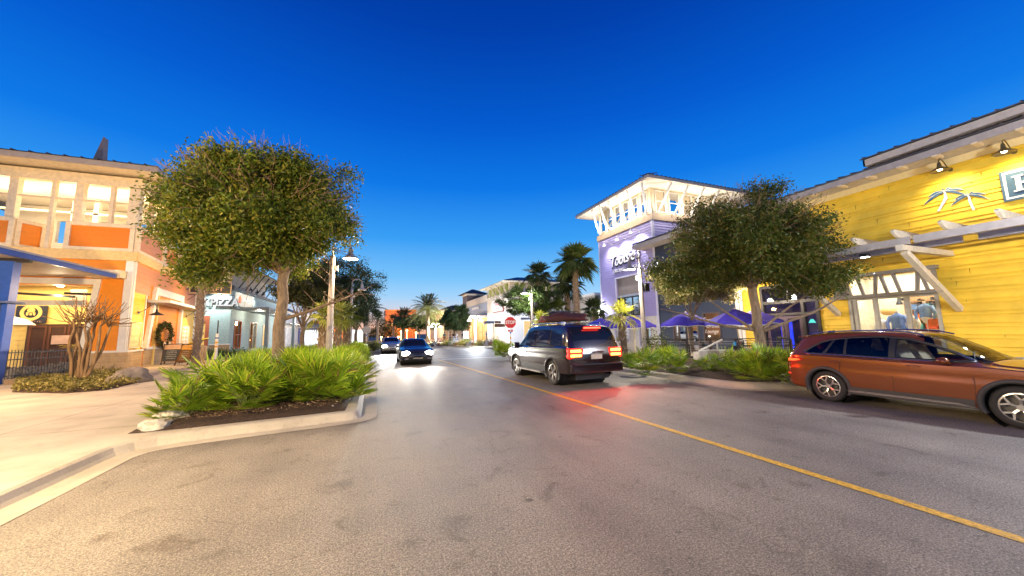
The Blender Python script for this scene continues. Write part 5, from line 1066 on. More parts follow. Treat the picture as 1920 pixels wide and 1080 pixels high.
# clipped round trees on the right
def balltree(px,zc,py0,py1,rx,label,mat_,n=16000,lf=.12,grp=None):
    x,y=A_(px,zc); hz=622-.02*(px-960); z1=H+(hz-py0)/F*zc; z0=H+(hz-py1)/F*zc; c=(z0+z1)/2
    crown_tree('clipped_tree',label,(x,y,.15),(x,y,c),(rx,rx,(z1-z0)/2),.11,110,n,lf,mat_,BK,(0,0),max(1,z0-.1),0,1,None,limbs=6,group=grp)
balltree(996,30,537,590,2.45,'clipped round tree behind the STOP sign, its underside lit by a lamp',LEAF('clip_leaf',(.03,.05,.012),(.07,.11,.02),(.13,.17,.04),.35),30000,.15)
balltree(853,52,577,622,2.35,'clipped round dark tree in front of the cream arcade',LEAF_DK,18000,.22)
balltree(786,70,588,622,4.2,'dark rounded tree below the tall date palm at the end of the street',LEAF_DK,12000,.34)
# ---- fan palms
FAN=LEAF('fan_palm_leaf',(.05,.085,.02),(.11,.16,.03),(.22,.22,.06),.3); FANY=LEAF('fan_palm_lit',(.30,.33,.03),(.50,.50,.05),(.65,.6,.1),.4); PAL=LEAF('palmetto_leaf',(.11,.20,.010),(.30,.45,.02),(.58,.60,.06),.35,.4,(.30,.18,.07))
def fan(q,base,d,L,nb,wd,spread=150,fold=.15,droop=.2,tipd=.15):
    """one palmate leaf with nb blades; d = direction of the leaf"""
    d=Vector(d).normalized(); s_=d.cross(Vector((0,0,1)))
    if s_.length<.05: s_=Vector((1,0,0))
    s_.normalize(); n=s_.cross(d).normalized(); base=Vector(base)
    for i in range(nb):
        a=R(-spread+2*spread*i/(nb-1)); l=L*(1-.25*abs(a/PI))*rnd.uniform(.9,1.06); v=(d*math.cos(a)+s_*math.sin(a)+n*fold*abs(math.sin(a))).normalized(); e=v.cross(n).normalized()
        m=base+v*l*.55; tip=base+v*l-Vector((0,0,droop*l))+n*(rnd.uniform(-tipd,tipd)*l*.5)
        q.append([base,m+e*wd+n*wd*.5,tip,m-e*wd-n*wd*.3])
TRK=BARK('palm_trunk',(.30,.21,.14),3,.8,True); TRK2=BARK('palm_boots',(.34,.24,.15),4,1,True)
def fan_palm(root,h,crad,nf,mat_,tm,tr=.17,boots=True,nb=18,dead=.25,wd=.035,spread=140):
    mb=MB(); pts=[(0.03*math.sin(z*2),.02*math.sin(z*3),z) for z in np.linspace(-.1,h,9)]; mb.tube(pts,[tr*1.25]+[tr*(1+.04*math.sin(i*2.1)) for i in range(7)]+[tr*1.1],12); mb.build('trunk',tm,root,smooth=True)
    if boots:
        mb=MB(); n=int(h/.09)
        for i in range(n):
            a=i*2.4; z=.25+i*(h-.2)/n; r_=tr*.98; p=Vector((math.cos(a)*r_,math.sin(a)*r_,z)); o=Vector((math.cos(a),math.sin(a),0)); mb.bar(p,p+o*.05+Vector((-math.sin(a)*.09,math.cos(a)*.09,.17)),.05,.03); mb.bar(p,p+o*.05+Vector((math.sin(a)*.09,-math.cos(a)*.09,.17)),.05,.03)
        mb.build('leaf_boots',P('boot_tan',(.40,.30,.20),.8),root)
    q=[];st=MB()
    for k in range(nf):
        a=k*2.399+rnd.uniform(-.2,.2); el=R(82-118*(k/nf)**.9+rnd.uniform(-8,8)); L=crad*rnd.uniform(.42,.55); o=Vector((math.cos(a)*math.cos(el),math.sin(a)*math.cos(el),math.sin(el))); p0=Vector((0,0,h-.05)); p1=p0+o*L*.6+Vector((0,0,.05)); p2=p0+o*L+Vector((0,0,-.03*crad if el<.5 else .05))
        st.tube([p0,p1,p2],[.018,.014,.008],4,False); d=(p2-p1).normalized()-Vector((0,0,.25)); fan(q,p2,d,crad*.6,nb,wd*crad,spread,.25,.28 if el<.3 else .15)
    st.build('petioles',P('petiole',(.14,.18,.04),.6),root); return quads('fronds',q,root,mat_)
def put_palm(name,label,px,zc,h,crad,nf,mat_,tm=None,tr=.17,boots=False,nb=16,group=None,**k):
    x,y=A_(px,zc); t=thing(name,label,'palm tree',(0,0,0),group); fan_palm(t,h,crad,nf,mat_,tm or TRK,tr,boots,nb,**k); place(t,(x,y,.15),rnd.uniform(0,6)); return t
def hz(px): return 622-.02*(px-960)
def htop(px,py,zc): return H+(hz(px)-py)/F*zc
put_palm('cabbage_palm','tall cabbage palm with criss-cross trunk left of the lavender tower',1083,29,htop(1083,497,29),1.95,46,FAN,TRK2,.24,True,20)
put_palm('cabbage_palm','shorter cabbage palm just behind the tall criss-cross palm',1066,31,htop(1066,540,31),1.7,32,LEAF('fan_palm_dark',(.02,.035,.012),(.05,.07,.02),(.1,.12,.03),.3),TRK2,.22,True,16)
put_palm('cabbage_palm','dark cabbage palm above the clipped round tree behind the STOP sign',1011,33,htop(1011,520,33),1.6,30,MC['fan_palm_dark'],TRK,.18)
put_palm('cabbage_palm','cabbage palm behind the big oak crown at the end of the orange building',372,20,htop(372,505,20),1.35,34,FAN,TRK,.17,True)
put_palm('cabbage_palm','low bushy cabbage palm at the foot of the taupe block',1116,33,htop(1116,585,33),1.5,30,MC['fan_palm_dark'],TRK,.2)
put_palm('cabbage_palm','low fan palm right of the clipped tree trunk, behind the cargo on the dark car',1048,30,htop(1048,585,30),1.2,24,FAN,TRK,.16)
put_palm('small_fan_palm','small yellow-lit fan palm behind the lamp post with the STOP sign',1015,25.5,htop(1015,608,25.5),1.0,14,FANY,TRK,.12,False,12)
put_palm('small_fan_palm','small fan palm with upswept yellow-green fronds beside the near right lamp post',1167,17,htop(1167,600,17),.95,13,FANY,BARK('shag_trunk',(.22,.14,.08),5,1,True),.15,True,12)
put_palm('small_fan_palm','stout little fan palm left of the nearest left lamp post',606,15.3,htop(606,603,15.3),.82,16,LEAF('fan_palm_mid',(.12,.14,.02),(.26,.28,.04),(.42,.40,.07),.4),MC['shag_trunk'],.16,True,16)
put_palm('small_fan_palm','fan palm hidden half behind the nearest left lamp post',634,17.5,htop(634,600,17.5),.95,16,MC['fan_palm_mid'],MC['shag_trunk'],.16,True,14)
put_palm('small_fan_palm','third fan palm between the two left lamp posts',650,19.5,htop(650,601,19.5),1.0,16,LEAF('fan_palm_dim',(.05,.07,.012),(.10,.13,.02),(.2,.2,.04),.3),MC['shag_trunk'],.17,True,14)
put_palm('cabbage_palm','slim far palm standing alone against the afterglow',738,78,htop(738,603,78),2.0,26,MC['fan_palm_dark'],TRK,.25,False,10)
put_palm('cabbage_palm','bushy far palm right of the slim one at the orange hall',756,74,htop(756,597,74),2.5,34,MC['fan_palm_dark'],TRK,.35,False,12)
put_palm('cabbage_palm','far palm left of the afterglow gap, above the dark trees',708,60,htop(708,600,60),1.6,22,MC['fan_palm_dark'],TRK,.2,False,10)
def date_palm(name,label,px,zc,py,crad,nf=34):
    x,y=A_(px,zc); t=thing(name,label,'palm tree',(0,0,0)); h=htop(px,py,zc); mb=MB(); mb.tube([(0,0,-.1),(0,0,h*.5),(0,0,h)],[.35,.28,.34],12); mb.build('trunk',TRK,t,smooth=True); q=[];st=MB()
    for k in range(nf):
        a=k*2.399; el=R(75-95*(k/nf)); L=crad*rnd.uniform(.9,1.1); pts=[]
        for i in range(8): u=i/7; pts.append(Vector((math.cos(a)*math.cos(el)*L*u,math.sin(a)*math.cos(el)*L*u,h+math.sin(el)*L*u-.55*L*u*u*(.35+.65*math.cos(el)))))
        st.tube(pts,[.03,.03,.025,.02,.02,.015,.01,.005],4,False)
        for i in range(1,7):
            for f_ in (0,.33,.66):
                b=pts[i].lerp(pts[i+1],f_); d=(pts[i+1]-pts[i]).normalized(); s_=d.cross(Vector((0,0,1))).normalized()
                for g_ in (-1,1): l=crad*.22*(1-.5*abs(i/7-.4)); v=(s_*g_+d*.7+Vector((0,0,.25))).normalized(); q.append([b,b+v*l*.5+d*.06,b+v*l,b+v*l*.5-d*.06])
    st.build('midribs',P('petiole'),t); quads('fronds',q,t,LEAF('date_leaf',(.05,.06,.025),(.11,.12,.04),(.2,.19,.08),.3)); place(t,(x,y,.15),.5); return t
date_palm('date_palm','tall feathery date palm rising over the far end of the street',802,60,580,3.7,52)
date_palm('date_palm','feathery date palm leaning out right of the dark trees on the left side',686,44,585,2.8,28)
# ---- palmettos
def palmetto(nf,h,seed):
    rnd.seed(seed); t=thing('saw_palmetto','x','shrub',(0,0,0)); q=[];st=MB()
    for k in range(nf):
        a=rnd.uniform(0,6.283); el=R(rnd.choice((rnd.uniform(58,88),rnd.uniform(30,65),rnd.uniform(5,40)))); L=h*rnd.uniform(.45,.75)*(1.0 if el>.8 else .85); o=Vector((math.cos(a)*math.cos(el),math.sin(a)*math.cos(el),math.sin(el))); b=Vector((rnd.uniform(-.12,.12),rnd.uniform(-.12,.12),0)); p2=b+o*L
        st.tube([b,b+o*L*.5+Vector((0,0,.03)),p2],[.009,.007,.005],4,False); d=(o+Vector((rnd.uniform(-.2,.2),rnd.uniform(-.2,.2),rnd.uniform(-.1,.3)))).normalized(); fan(q,p2,d,h*rnd.uniform(.42,.56),rnd.choice((15,18,21)),h*.0165,rnd.uniform(90,132),.14,rnd.uniform(0,.12),.06)
    st.build('petioles',MC['petiole'],t); quads('fronds',q,t,PAL); return t
protos=[palmetto(n,h,s) for n,h,s in ((20,1.0,1),(24,1.0,2),(17,1.0,3),(22,1.0,4),(28,1.0,5))]
used=[0]*5
def plant(x,y,s,label,group,k=None,name='saw_palmetto',z=.22):
    k=rnd.randrange(5) if k is None else k; p=protos[k]
    o=p if not used[k] else copy_tree(p); used[k]=1; place(o,(x,y,z),rnd.uniform(0,6.28),s*rnd.uniform(.92,1.08),label,group); return o
rnd.seed(21)
fp=[(345,778,.72,'leftmost saw palmetto hanging over the pale rock at the bed corner'),(345,775,.8,'low yellow-green saw palmetto next to the pale rock'),(418,760,.92,'saw palmetto at the front edge of the left bed, second from the rock'),
(466,765,.9,'saw palmetto at the front of the left bed, left of centre'),(505,757,.95,'saw palmetto at the front of the left bed, below the oak trunk'),(565,752,.85,'saw palmetto at the front of the left bed, right of the oak trunk'),(615,748,.85,'saw palmetto near the front right corner of the left bed'),(655,742,.8,'rightmost front saw palmetto beside the street kerb')]
for px,py,s,lb in fp: x,y=G(px,py,.25); plant(x,y,s,lb,None)
rows=0
for y in np.arange(9.8,29.5,.92):
    for x in (-4.0,-3.1,-2.2,-1.35,-.85):
        xx=x+rnd.uniform(-.22,.22); yy=y+rnd.uniform(-.3,.3)
        if (y>20 or y<14.5) and x<-3.5: continue
        if math.dist((xx,yy),B1[:2])<.45: continue
        plant(xx,yy,(1.12 if y<14 else 1.02)*(.85 if x>-1 else 1),'bright green saw palmetto packed in the bed behind the front row on the left','saw palmettos filling the left street bed')
gr=[(1215,700,.95,'big saw palmetto at the foot of the near right lamp post'),(1262,697,.9,'saw palmetto immediately right of the one under the right lamp post'),(1325,695,.62,'small saw palmetto in front of the white bench rail on the right'),(1372,700,.85,'saw palmetto left of the right oak trunk'),(1405,702,.85,'saw palmetto at the base of the right oak trunk'),(1440,712,.95,'saw palmetto right of the oak trunk, near the copper car'),(1473,715,.95,'saw palmetto touching the tail of the copper car'),(1185,690,.7,'saw palmetto half hidden behind the tail lights of the dark car'),(1245,684,.8,'rear saw palmetto behind the pair at the right lamp post'),(1455,690,.8,'rear saw palmetto between the oak trunk and the door railing'),(1420,712,.7,'low front saw palmetto below the right oak')]
for px,py,s,lb in gr: x,y=G(px,py,.25); plant(x,y,s,lb,None)
for px,py,s,lb in ((936,660,1.0,'palmetto bush at the kerb corner left of the STOP sign'),(945,668,.9,'light green palmetto directly at the base of the STOP sign'),(965,662,.8,'palmetto between the STOP sign and the dark car')): x,y=G(px,py,.25); plant(x,y,s,lb,None)
def chips(label,poly,n,z):
    xs_=[p[0] for p in poly];ys_=[p[1] for p in poly];P_=[]
    while len(P_)<n:
        x=rnd.uniform(min(xs_),max(xs_));y=rnd.uniform(min(ys_),max(ys_))
        if inpoly(x,y,poly): P_.append((x,y,z+rnd.uniform(0,.05)))
    P_=np.array(P_); L_=leaf_cloud(P_,.055,aspect=.35); L_[:,:,2]=z+ (L_[:,:,2]-z)*.35+.01
    o=quads('wood_chips',L_,None,LEAF('wood_chip',(.05,.025,.012),(.16,.085,.04),(.42,.28,.15),.05,.8)); tag(o,label,'mulch',None,'stuff')
def inpoly(x,y,pl):
    c=False;j=len(pl)-1
    for i in range(len(pl)):
        if (pl[i][1]>y)!=(pl[j][1]>y) and x<(pl[j][0]-pl[i][0])*(y-pl[i][1])/(pl[j][1]-pl[i][1])+pl[i][0]: c=not c
        j=i
    return c
chips('brown wood chip mulch along the front edge of the left palmetto bed',[(-3.7,8.4),(-.6,8.7),(-.55,11),(-3.9,11)],5200,.27)
chips('pale bark mulch and litter under the palmettos of the right kerb bed',[(10.1,8.5),(11.3,7.1),(15,7.5),(15.3,11),(11,18),(9.8,18)],7000,.285)
# low shrubs and ground cover
def bush(name,label,c,rad,n,lf,mt,group=None,cat='shrub'):
    t=thing(name,label,cat,c,group); v=unit(n); r_=nr.uniform(.35,1,n)**.5; v[:,2]=np.abs(v[:,2]); P_=np.array(c)+v*r_[:,None]*np.array(rad)*(1+.2*np.sin(v[:,0:1]*9+v[:,1:2]*7)); quads('leaves',leaf_cloud(P_,lf),t,mt)
    mb=MB(); 
    for k in range(5): a=k*1.3; mb.tube([c,(c[0]+math.cos(a)*rad[0]*.5,c[1]+math.sin(a)*rad[1]*.5,c[2]+rad[2]*.6)],[.02,.006],4)
    mb.build('stems',TWIG,t); return t
DG=LEAF('dark_green_leaf',(.03,.07,.03),(.06,.13,.05),(.12,.2,.08),.2); YG=LEAF('yellow_green_leaf',(.25,.3,.03),(.42,.45,.06),(.6,.5,.1),.3); PW=LEAF('pale_leaf2',(.35,.36,.40),(.5,.5,.55),(.65,.65,.7),.2)
for i,(px,py,zc,r_,m_,lb) in enumerate(((395,662,29,.8,DG,'dark green shrub against the brick red window base of the pizza restaurant'),(420,662,29.5,.8,DG,'dark green shrub right of the striped marker post'),(448,660,30,.8,DG,'low green shrub in front of the porch corner'),(540,662,25,.7,PW,'pale bluish shrub right of the oak trunk'),(558,655,30,.9,LEAF('agave_leaf',(.18,.26,.2),(.28,.36,.28),(.4,.46,.38),.2),'grey-green shrub in front of the green striped windows'),(573,664,24,.7,BK and DG,'low dark shrub left of the stout fan palm'))):
    x,y=A_(px,zc); bush('shrub',lb,(x,y,.15),(r_*1.2,r_,r_*.9),900,.14,m_)
HD=LEAF('hedge_leaf',(.05,.07,.02),(.12,.15,.03),(.28,.26,.06),.3); RD=LEAF('croton_leaf',(.25,.06,.02),(.4,.14,.03),(.5,.4,.08),.3)
for i in range(16):
    px=815+i*8; zc=47-i*.5; x,y=A_(px,zc); m_=(HD,YG,RD,PW)[(i*7)%4]; nm=('olive','yellow-green','reddish','pale grey')[(i*7)%4]; bush('shrub','low %s shrub in the planted island across the side street'%nm,(x,y,.2),(.9,.9,.55+.25*(i%3)),500,.15,m_,'shrubs in the island across the side street')
for i,(px,zc,lb) in enumerate(((705,40,'yellow-green shrub below the left stop sign'),(698,37,'green shrub left of the left stop sign post'),(690,34,'green shrub at the street end of the left bed'))): x,y=A_(px,zc); bush('shrub',lb,(x,y,.2),(.9,.9,.8),900,.16,YG if i==0 else HD)
x,y=A_(1228,17.3); bush('shrub','olive shrub beside the cream base of the lavender tower',(x,y,.2),(.7,.7,1.5),1200,.12,HD)
x,y=A_(704,98); bush('far_tree','small dark round tree in front of the afterglow at the end of the street',(x+2,y,1.0),(4.5,4,4.0),3000,.45,LEAF_DK,None,'tree')
# crepe myrtle bed on the left
gb_=[G(22,736),G(120,738),G(200,732),G(262,718),G(235,704),G(120,698),G(40,712)]
pts=[];
def inpoly(x,y,pl):
    c=False;j=len(pl)-1
    for i in range(len(pl)):
        if (pl[i][1]>y)!=(pl[j][1]>y) and x<(pl[j][0]-pl[i][0])*(y-pl[i][1])/(pl[j][1]-pl[i][1])+pl[i][0]: c=not c
        j=i
    return c
xs=[p[0] for p in gb_];ys2=[p[1] for p in gb_]
while len(pts)<11000:
    x=rnd.uniform(min(xs),max(xs));y=rnd.uniform(min(ys2),max(ys2))
    if inpoly(x,y,gb_): pts.append((x,y,.2+rnd.uniform(0,.3)*(.6+.4*math.sin(x*5)*math.cos(y*4))))
o=quads('ground_cover',leaf_cloud(np.array(pts),.085,aspect=.6),None,LEAF('ground_cover_leaf',(.12,.10,.02),(.26,.22,.05),(.55,.42,.14),.25)); tag(o,'olive and straw coloured ground cover round the bare crepe myrtle','ground cover',None,'stuff')
bx,by=G(148,716,.2); cm=thing('crepe_myrtle','leafless multi-stemmed crepe myrtle in the round bed by the orange building','tree',(bx,by,.2)); bk2=BARK('myrtle_bark',(.22,.13,.06),3,.4); z19=lambda px,py,d: Vector((*PY(px,py,d),0))
def myp(px,py,d=0): x,z=PY(px,py,by+d); return Vector((x,by+d,z))
stems=[[(138,716),(134,690),(129,655),(139,618),(137,598)],[(146,717),(147,690),(150,655),(143,622),(150,592)],[(150,718),(153,680),(163,640),(158,612),(165,595)],[(152,718),(163,685),(170,650),(166,620),(178,600)],[(155,718),(176,680),(185,640),(188,612),(205,598)],[(143,717),(140,680),(146,640),(150,610),(148,595)],[(157,718),(170,690),(192,655),(204,620),(207,603)],[(149,718),(160,670),(175,630),(180,605),(188,597)]]
for i,s in enumerate(stems):
    mb=MB(); d=-.5+i*.14; p=[myp(px,py,d*(j/4)) for j,(px,py) in enumerate(s)]; 
    pp=[]
    for a,b in zip(p,p[1:]): pp+=[a,a.lerp(b,.5)+Vector((rnd.uniform(-.05,.05),rnd.uniform(-.05,.05),0))]
    pp.append(p[-1]); mb.tube(pp,[.062-.035*k/(len(pp)-1) for k in range(len(pp))],8); top=p[-1]
    for k in range(9):
        a=rnd.uniform(-1.3,1.3)+ (.5 if i>3 else -.1); e=top+Vector((math.sin(a)*.75,rnd.uniform(-.4,.4),math.cos(a)*.8*rnd.uniform(.7,1.2))); s0=pp[-1].lerp(pp[-3],rnd.random()*.9); m_=s0.lerp(e,.45)+Vector((rnd.uniform(-.06,.06),0,-.05)); mb.tube([s0,m_,e],[.02,.014,.008],5)
    mb.build('stem',bk2,cm,smooth=True)
x,y=G(248,714,.2); rock('boulder','brown boulder at the right end of the crepe myrtle bed',(x,y,.28),(.75,.5,.42),P('brown_rock',(.24,.19,.15),.85,var=.4,sc=4,bmp=.6),4)
x,y=G(292,796,.2); rock('limestone_rock','flat pale limestone rock at the front left corner of the palmetto bed',(x+.05,y,.17),(.36,.22,.16),LIM,3)
x,y=G(318,787,.2); rock('limestone_rock','pale limestone rock behind the flat one under the leftmost palmetto',(x,y,.2),(.26,.2,.2),LIM,5)
x,y=G(688,690,.2); rock('limestone_rock','small white limestone rock on the kerb beside the street',(x-.1,y,.22),(.18,.3,.28),LIM,6)
for i in range(12):
    px=rnd.uniform(330,660); x,y=G(px,779-(px-330)*.03-rnd.uniform(2,16),.22); rock('pebble','small pale stone lying in the mulch along the front kerb of the left bed',(x,y,.255),(.022,.018,.012),LIM,40+i,'pale stones in the mulch of the left bed')
# ================================================================ street lamps
POLE=P('lamp_post_paint',(.38,.32,.28),.4,.2); SHD=P('lamp_shade_paint',(.40,.36,.33),.4,.2)
def street_lamp(label,pos,rz,litmat,power,c,group='street lamps in a row',speaker=False,aim=None,ht=5.15,reach=.62,fz=1):
    t=thing('street_lamp',label,'street lamp',(0,0,0),group)
    mb=MB(); mb.lathe([(.17,-.1),(.17,.05),(.13,.12),(.115,.3),(.115,1.2),(.092,4.45),(.092,4.55),(.05,4.6),(.04,4.62)],(0,0,0),16); mb.build('pole',POLE,t,smooth=True)
    pts=[(0,0,4.55),(0,0,4.95)]+[(reach/2-reach/2*math.cos(a),0,4.95+.28*math.sin(a)) for a in np.linspace(.25,PI-.15,9)]+[(reach,0,4.9)]
    mb=MB(); mb.tube(pts,.03,8); mb.build('arm',POLE,t,smooth=True)
    mb=MB(); mb.lathe([(.04,4.95),(.06,4.9),(.085,4.86),(.09,4.72),(.12,4.66),(.24,4.56),(.27,4.50),(.262,4.50),(.22,4.56),(.08,4.64)],(reach,0,0),20); mb.build('shade',SHD,t,smooth=True)
    mb=MB(); mb.lathe([(0,4.60),(.12,4.585),(.20,4.545),(.225,4.52),(.2,4.50),(.0,4.47)],(reach,0,0),18); mb.build('globe',litmat,t,smooth=True)
    mb=MB(); mb.box(.09,.2,-.07,.07,4.02,4.2); mb.box(.05,.12,-.03,.03,4.08,4.13); mb.build('sensor_box',WHITE,t)
    if speaker: mb=MB(); mb.box(-.42,-.14,-.14,.14,3.45,3.85); mb.box(-.15,-.08,-.03,.03,3.6,3.7); mb.build('loudspeaker',BLACKP,t,bevel=.02)
    place(t,pos,rz)
    if power:
        p=Vector(pos)+Vector((math.cos(rz)*reach,math.sin(rz)*reach,4.40*fz))
        l=bpy.data.lights.new('lamp_light','POINT'); l.energy=power*LM;l.color=c;l.shadow_soft_size=.16
        o=bpy.data.objects.new('lamp_light',l);COL.objects.link(o);o.parent=t;o.location=(reach,0,4.2)
    return t
WM=(1,.74,.46); CW=(.93,.97,1); OFFG=P('unlit_globe',(.6,.56,.5),.3)
x,y=A_(618,13.2); street_lamp('lit gooseneck street lamp standing in the left palmetto bed, nearest on the left',(x,y,.15),0,LITW,330,WM)
x,y=A_(657,23); street_lamp('dim gooseneck street lamp behind the nearest left one',(x,y,.15),0,OFFG,0,WM)
x,y=A_(1207,17.4); street_lamp('gooseneck street lamp with a black loudspeaker in front of the lavender tower',(x,y,.15),PI,EM('lamp_soft',(1,.9,.75),5),420,(1,.88,.68),speaker=True)
x,y=A_(999,27.5); street_lamp('cool white lit gooseneck street lamp beside the STOP sign',(x,y,.15),PI,LITC,300,CW,speaker=True)
# unseen lamps beside and behind the viewer
street_lamp('assumed gooseneck street lamp added on the left pavement, out of frame beside the viewer',(-5.6,3.6,.15),0,LITW,1250,(1,.77,.42))  # unseen lamp assumed from the bright left pavement, added to light it
street_lamp('assumed gooseneck street lamp added on the left pavement, out of frame behind the viewer',(-4.4,-7,.15),0,LITW,850,(1,.77,.50))  # unseen lamp assumed behind the viewer, added for the warm foreground light
street_lamp('assumed gooseneck street lamp added on the right pavement, out of frame past the copper car',(13.6,.6,.15),PI,LITC,800,(.80,.87,1))  # unseen lamp assumed from the shadow edge beside the copper car
street_lamp('added gooseneck street lamp on the right pavement, out of frame behind the viewer',(12.9,-8.5,.15),PI,LITW,600,(1,.80,.52))  # another unseen lamp, added as further light on the foreground
street_lamp('added gooseneck street lamp on the plaza by the blue canopy, unseen left of the frame',(-12.2,12.6,.15),0,LITW,1350,(1,.70,.38))  # lamp added out of view to brighten the orange facade and canopy
def double_lamp(label,px,zc,h,power,c,em):
    x,y=A_(px,zc); t=thing('double_street_lamp',label,'street lamp',(x,y,.15),'double-headed street lamps')
    mb=MB(); mb.lathe([(.16,0),(.12,.3),(.09,h),(.0,h+.05)],(x,y,.15),12); mb.build('pole',WHITE,t,smooth=True)
    for s_ in (-1,1):
        mb=MB(); mb.tube([(x,y,h+.1),(x+s_*.35,y,h+.4),(x+s_*.7,y,h+.35),(x+s_*.75,y,h+.12)],.035,6); mb.build('arm',WHITE,t)
        mb=MB(); mb.lathe([(.06,h+.15),(.12,h),(.32,h-.17),(.30,h-.18)],(x+s_*.75,y,0),14); mb.lathe([(0,h-.1),(.2,h-.13),(.26,h-.18),(0,h-.24)],(x+s_*.75,y,0),12); mb.build('globe',em,t,smooth=True)
    if power: lamp('POINT',(x,y-.4,h-.6),power,c,.3,parent=t)
WL3=EM('globe_white',(1,.96,.9),9)
double_lamp('white double-headed street lamp in front of the grey-blue shop',891,46,htop(891,592,46)-.5,1500,CW,WL3)
double_lamp('white double-headed street lamp near the far end of the street, by the cream arcade',817,60,htop(817,606,60)-.5,2000,(1,.93,.8),WL3)
x,y=A_(819,64)
x,y=A_(1125,34); lamp('POINT',(x,y,3.6),260,CW,.3); mb=MB(); mb.lathe([(.1,3.6),(.28,3.45),(0,3.4)],(x,y,0),12); mb.tube([(x,y,.1),(x,y,3.6)],.05,8); o=mb.build('globe_lamp',WL3,None); tag(o,'small white globe lamp at the foot of the taupe block, left of the lavender tower','street lamp')
# ================================================================ signs and posts
def striped_post(mb0,t,x,y,z0,z1,r=.06):
    mb=MB(); mb.lathe([(r*1.5,z0),(r,z0+.15),(r*.8,z1),(0,z1+.02)],(x,y,0),12); mb.build('post',WHITE,t,smooth=True)
    for f,c,n in ((.80,(.03,.10,.5),'blue'),(.62,(.85,.45,.02),'amber'),(.46,(.85,.5,.02),'amber')):
        z=z0+(z1-z0)*f; mb=MB(); mb.lathe([(r*.9+.012,z),(r*.9+.012,z+(z1-z0)*.06),(0,z+(z1-z0)*.06)],(x,y,0),12); mb.build(n+'_band',P('band_'+n,c,.5),t)
sx,sy=A_(957,22.9); ss=thing('stop_sign','red octagonal STOP sign on a white post with coloured bands, right of the intersection','traffic sign',(sx,sy,.15))
striped_post(None,ss,sx,sy,.15,2.0,.05)
mb=MB(); mb.box(sx-.02,sx+.02,sy-.02,sy+.02,1.9,2.75); mb.build('upper_post',GREY,ss)
octo=lambda r_:[(r_*math.cos(R(22.5+45*k)),r_*math.sin(R(22.5+45*k))) for k in range(8)]
xd=Vector((.955,-.296,0)); od=Vector((0.296,.955,0)); cc_=Vector((sx,sy,htop(957,605,22.9)))
mb=MB(); mb.prism(octo(.405),cc_,xd,(0,0,1),od*-.02); mb.build('sign_edge',WHITE,ss); mb=MB(); mb.prism(octo(.375),cc_-od*.02,xd,(0,0,1),od*-.006); mb.build('sign_face',P('stop_red',(.55,.012,.015),.35,var=0),ss)
text('STOP',.30,cc_-od*.03,xd,(0,0,1),WHITE,ss,'lettering',.004,0,.86,bold=.008)
mb=MB(); mb.prism([(-.16,-.07),(.16,-.07),(.16,.07),(-.16,.07)],cc_-od*.01+Vector((0,0,-.52)),xd,(0,0,1),od*-.012); mb.build('all_way_plate',P('stop_red'),ss); text('ALL WAY',.065,cc_-od*.025+Vector((0,0,-.52)),xd,(0,0,1),WHITE,ss,'lettering',.002)
lx,ly=A_(687,36); s2=thing('stop_sign','grey back of an octagonal stop sign on a white striped post, left of the street','traffic sign',(lx,ly,.15)); striped_post(None,s2,lx,ly,.15,2.0,.05)
cz=htop(688,619,36); mb=MB(); mb.prism(octo(.42),(lx,ly,cz),(1,0,0),(0,0,1),(0,.02,0)); mb.box(lx-.03,lx+.03,ly-.04,ly,1.9,cz+.35); mb.build('sign_back',P('sign_back_grey',(.42,.40,.38),.4,.3),s2)
def bollard(label,px,zc,pt,tilt=0,extra=True):
    x,y=A_(px,zc); t=thing('striped_post',label,'post',(x,y,.15),'white posts with blue and amber bands'); z1=htop(px,pt,zc); striped_post(None,t,x,y,.15,z1,.11); 
    if extra: mb=MB(); mb.box(x-.035,x+.035,y-.02,y+.02,z1,z1+1.0); mb.build('dark_strip',DARK,t)
bollard('white banded marker post with a dark strip on top, before the pizza restaurant',409 if False else 408,27,626)
bollard('far white banded post beside the grey-blue shop',912,40,622,extra=False)
wx,wy=A_(926,36); ws_=thing('wayfinding_sign','pole with a blue and a dark brown street name blade left of the STOP sign','street sign',(wx,wy,.15)); zz=htop(926,607,36)
mb=MB(); mb.tube([(wx,wy,.1),(wx,wy,zz+.3)],.04,8); mb.build('pole',GREY,ws_); mb=MB(); mb.box(wx-1.0,wx+.05,wy-.03,wy+.03,zz+.0,zz+.26); mb.build('blue_blade',P('blade_blue',(.05,.25,.5),.4),ws_); mb=MB(); mb.box(wx+.1,wx+1.2,wy-.03,wy+.03,zz-.35,zz-.02); mb.box(wx+.1,wx+.75,wy-.03,wy+.03,zz+.02,zz+.25); mb.build('brown_blade',P('blade_brown',(.18,.07,.05),.5),ws_)
scrib(7,.2,(wx-.48,wy-.04,zz+.13),(1,0,0),(0,0,1),WHITE,ws_); scrib(7,.2,(wx+.65,wy-.04,zz-.18),(1,0,0),(0,0,1),MC['letter_tan'],ws_)
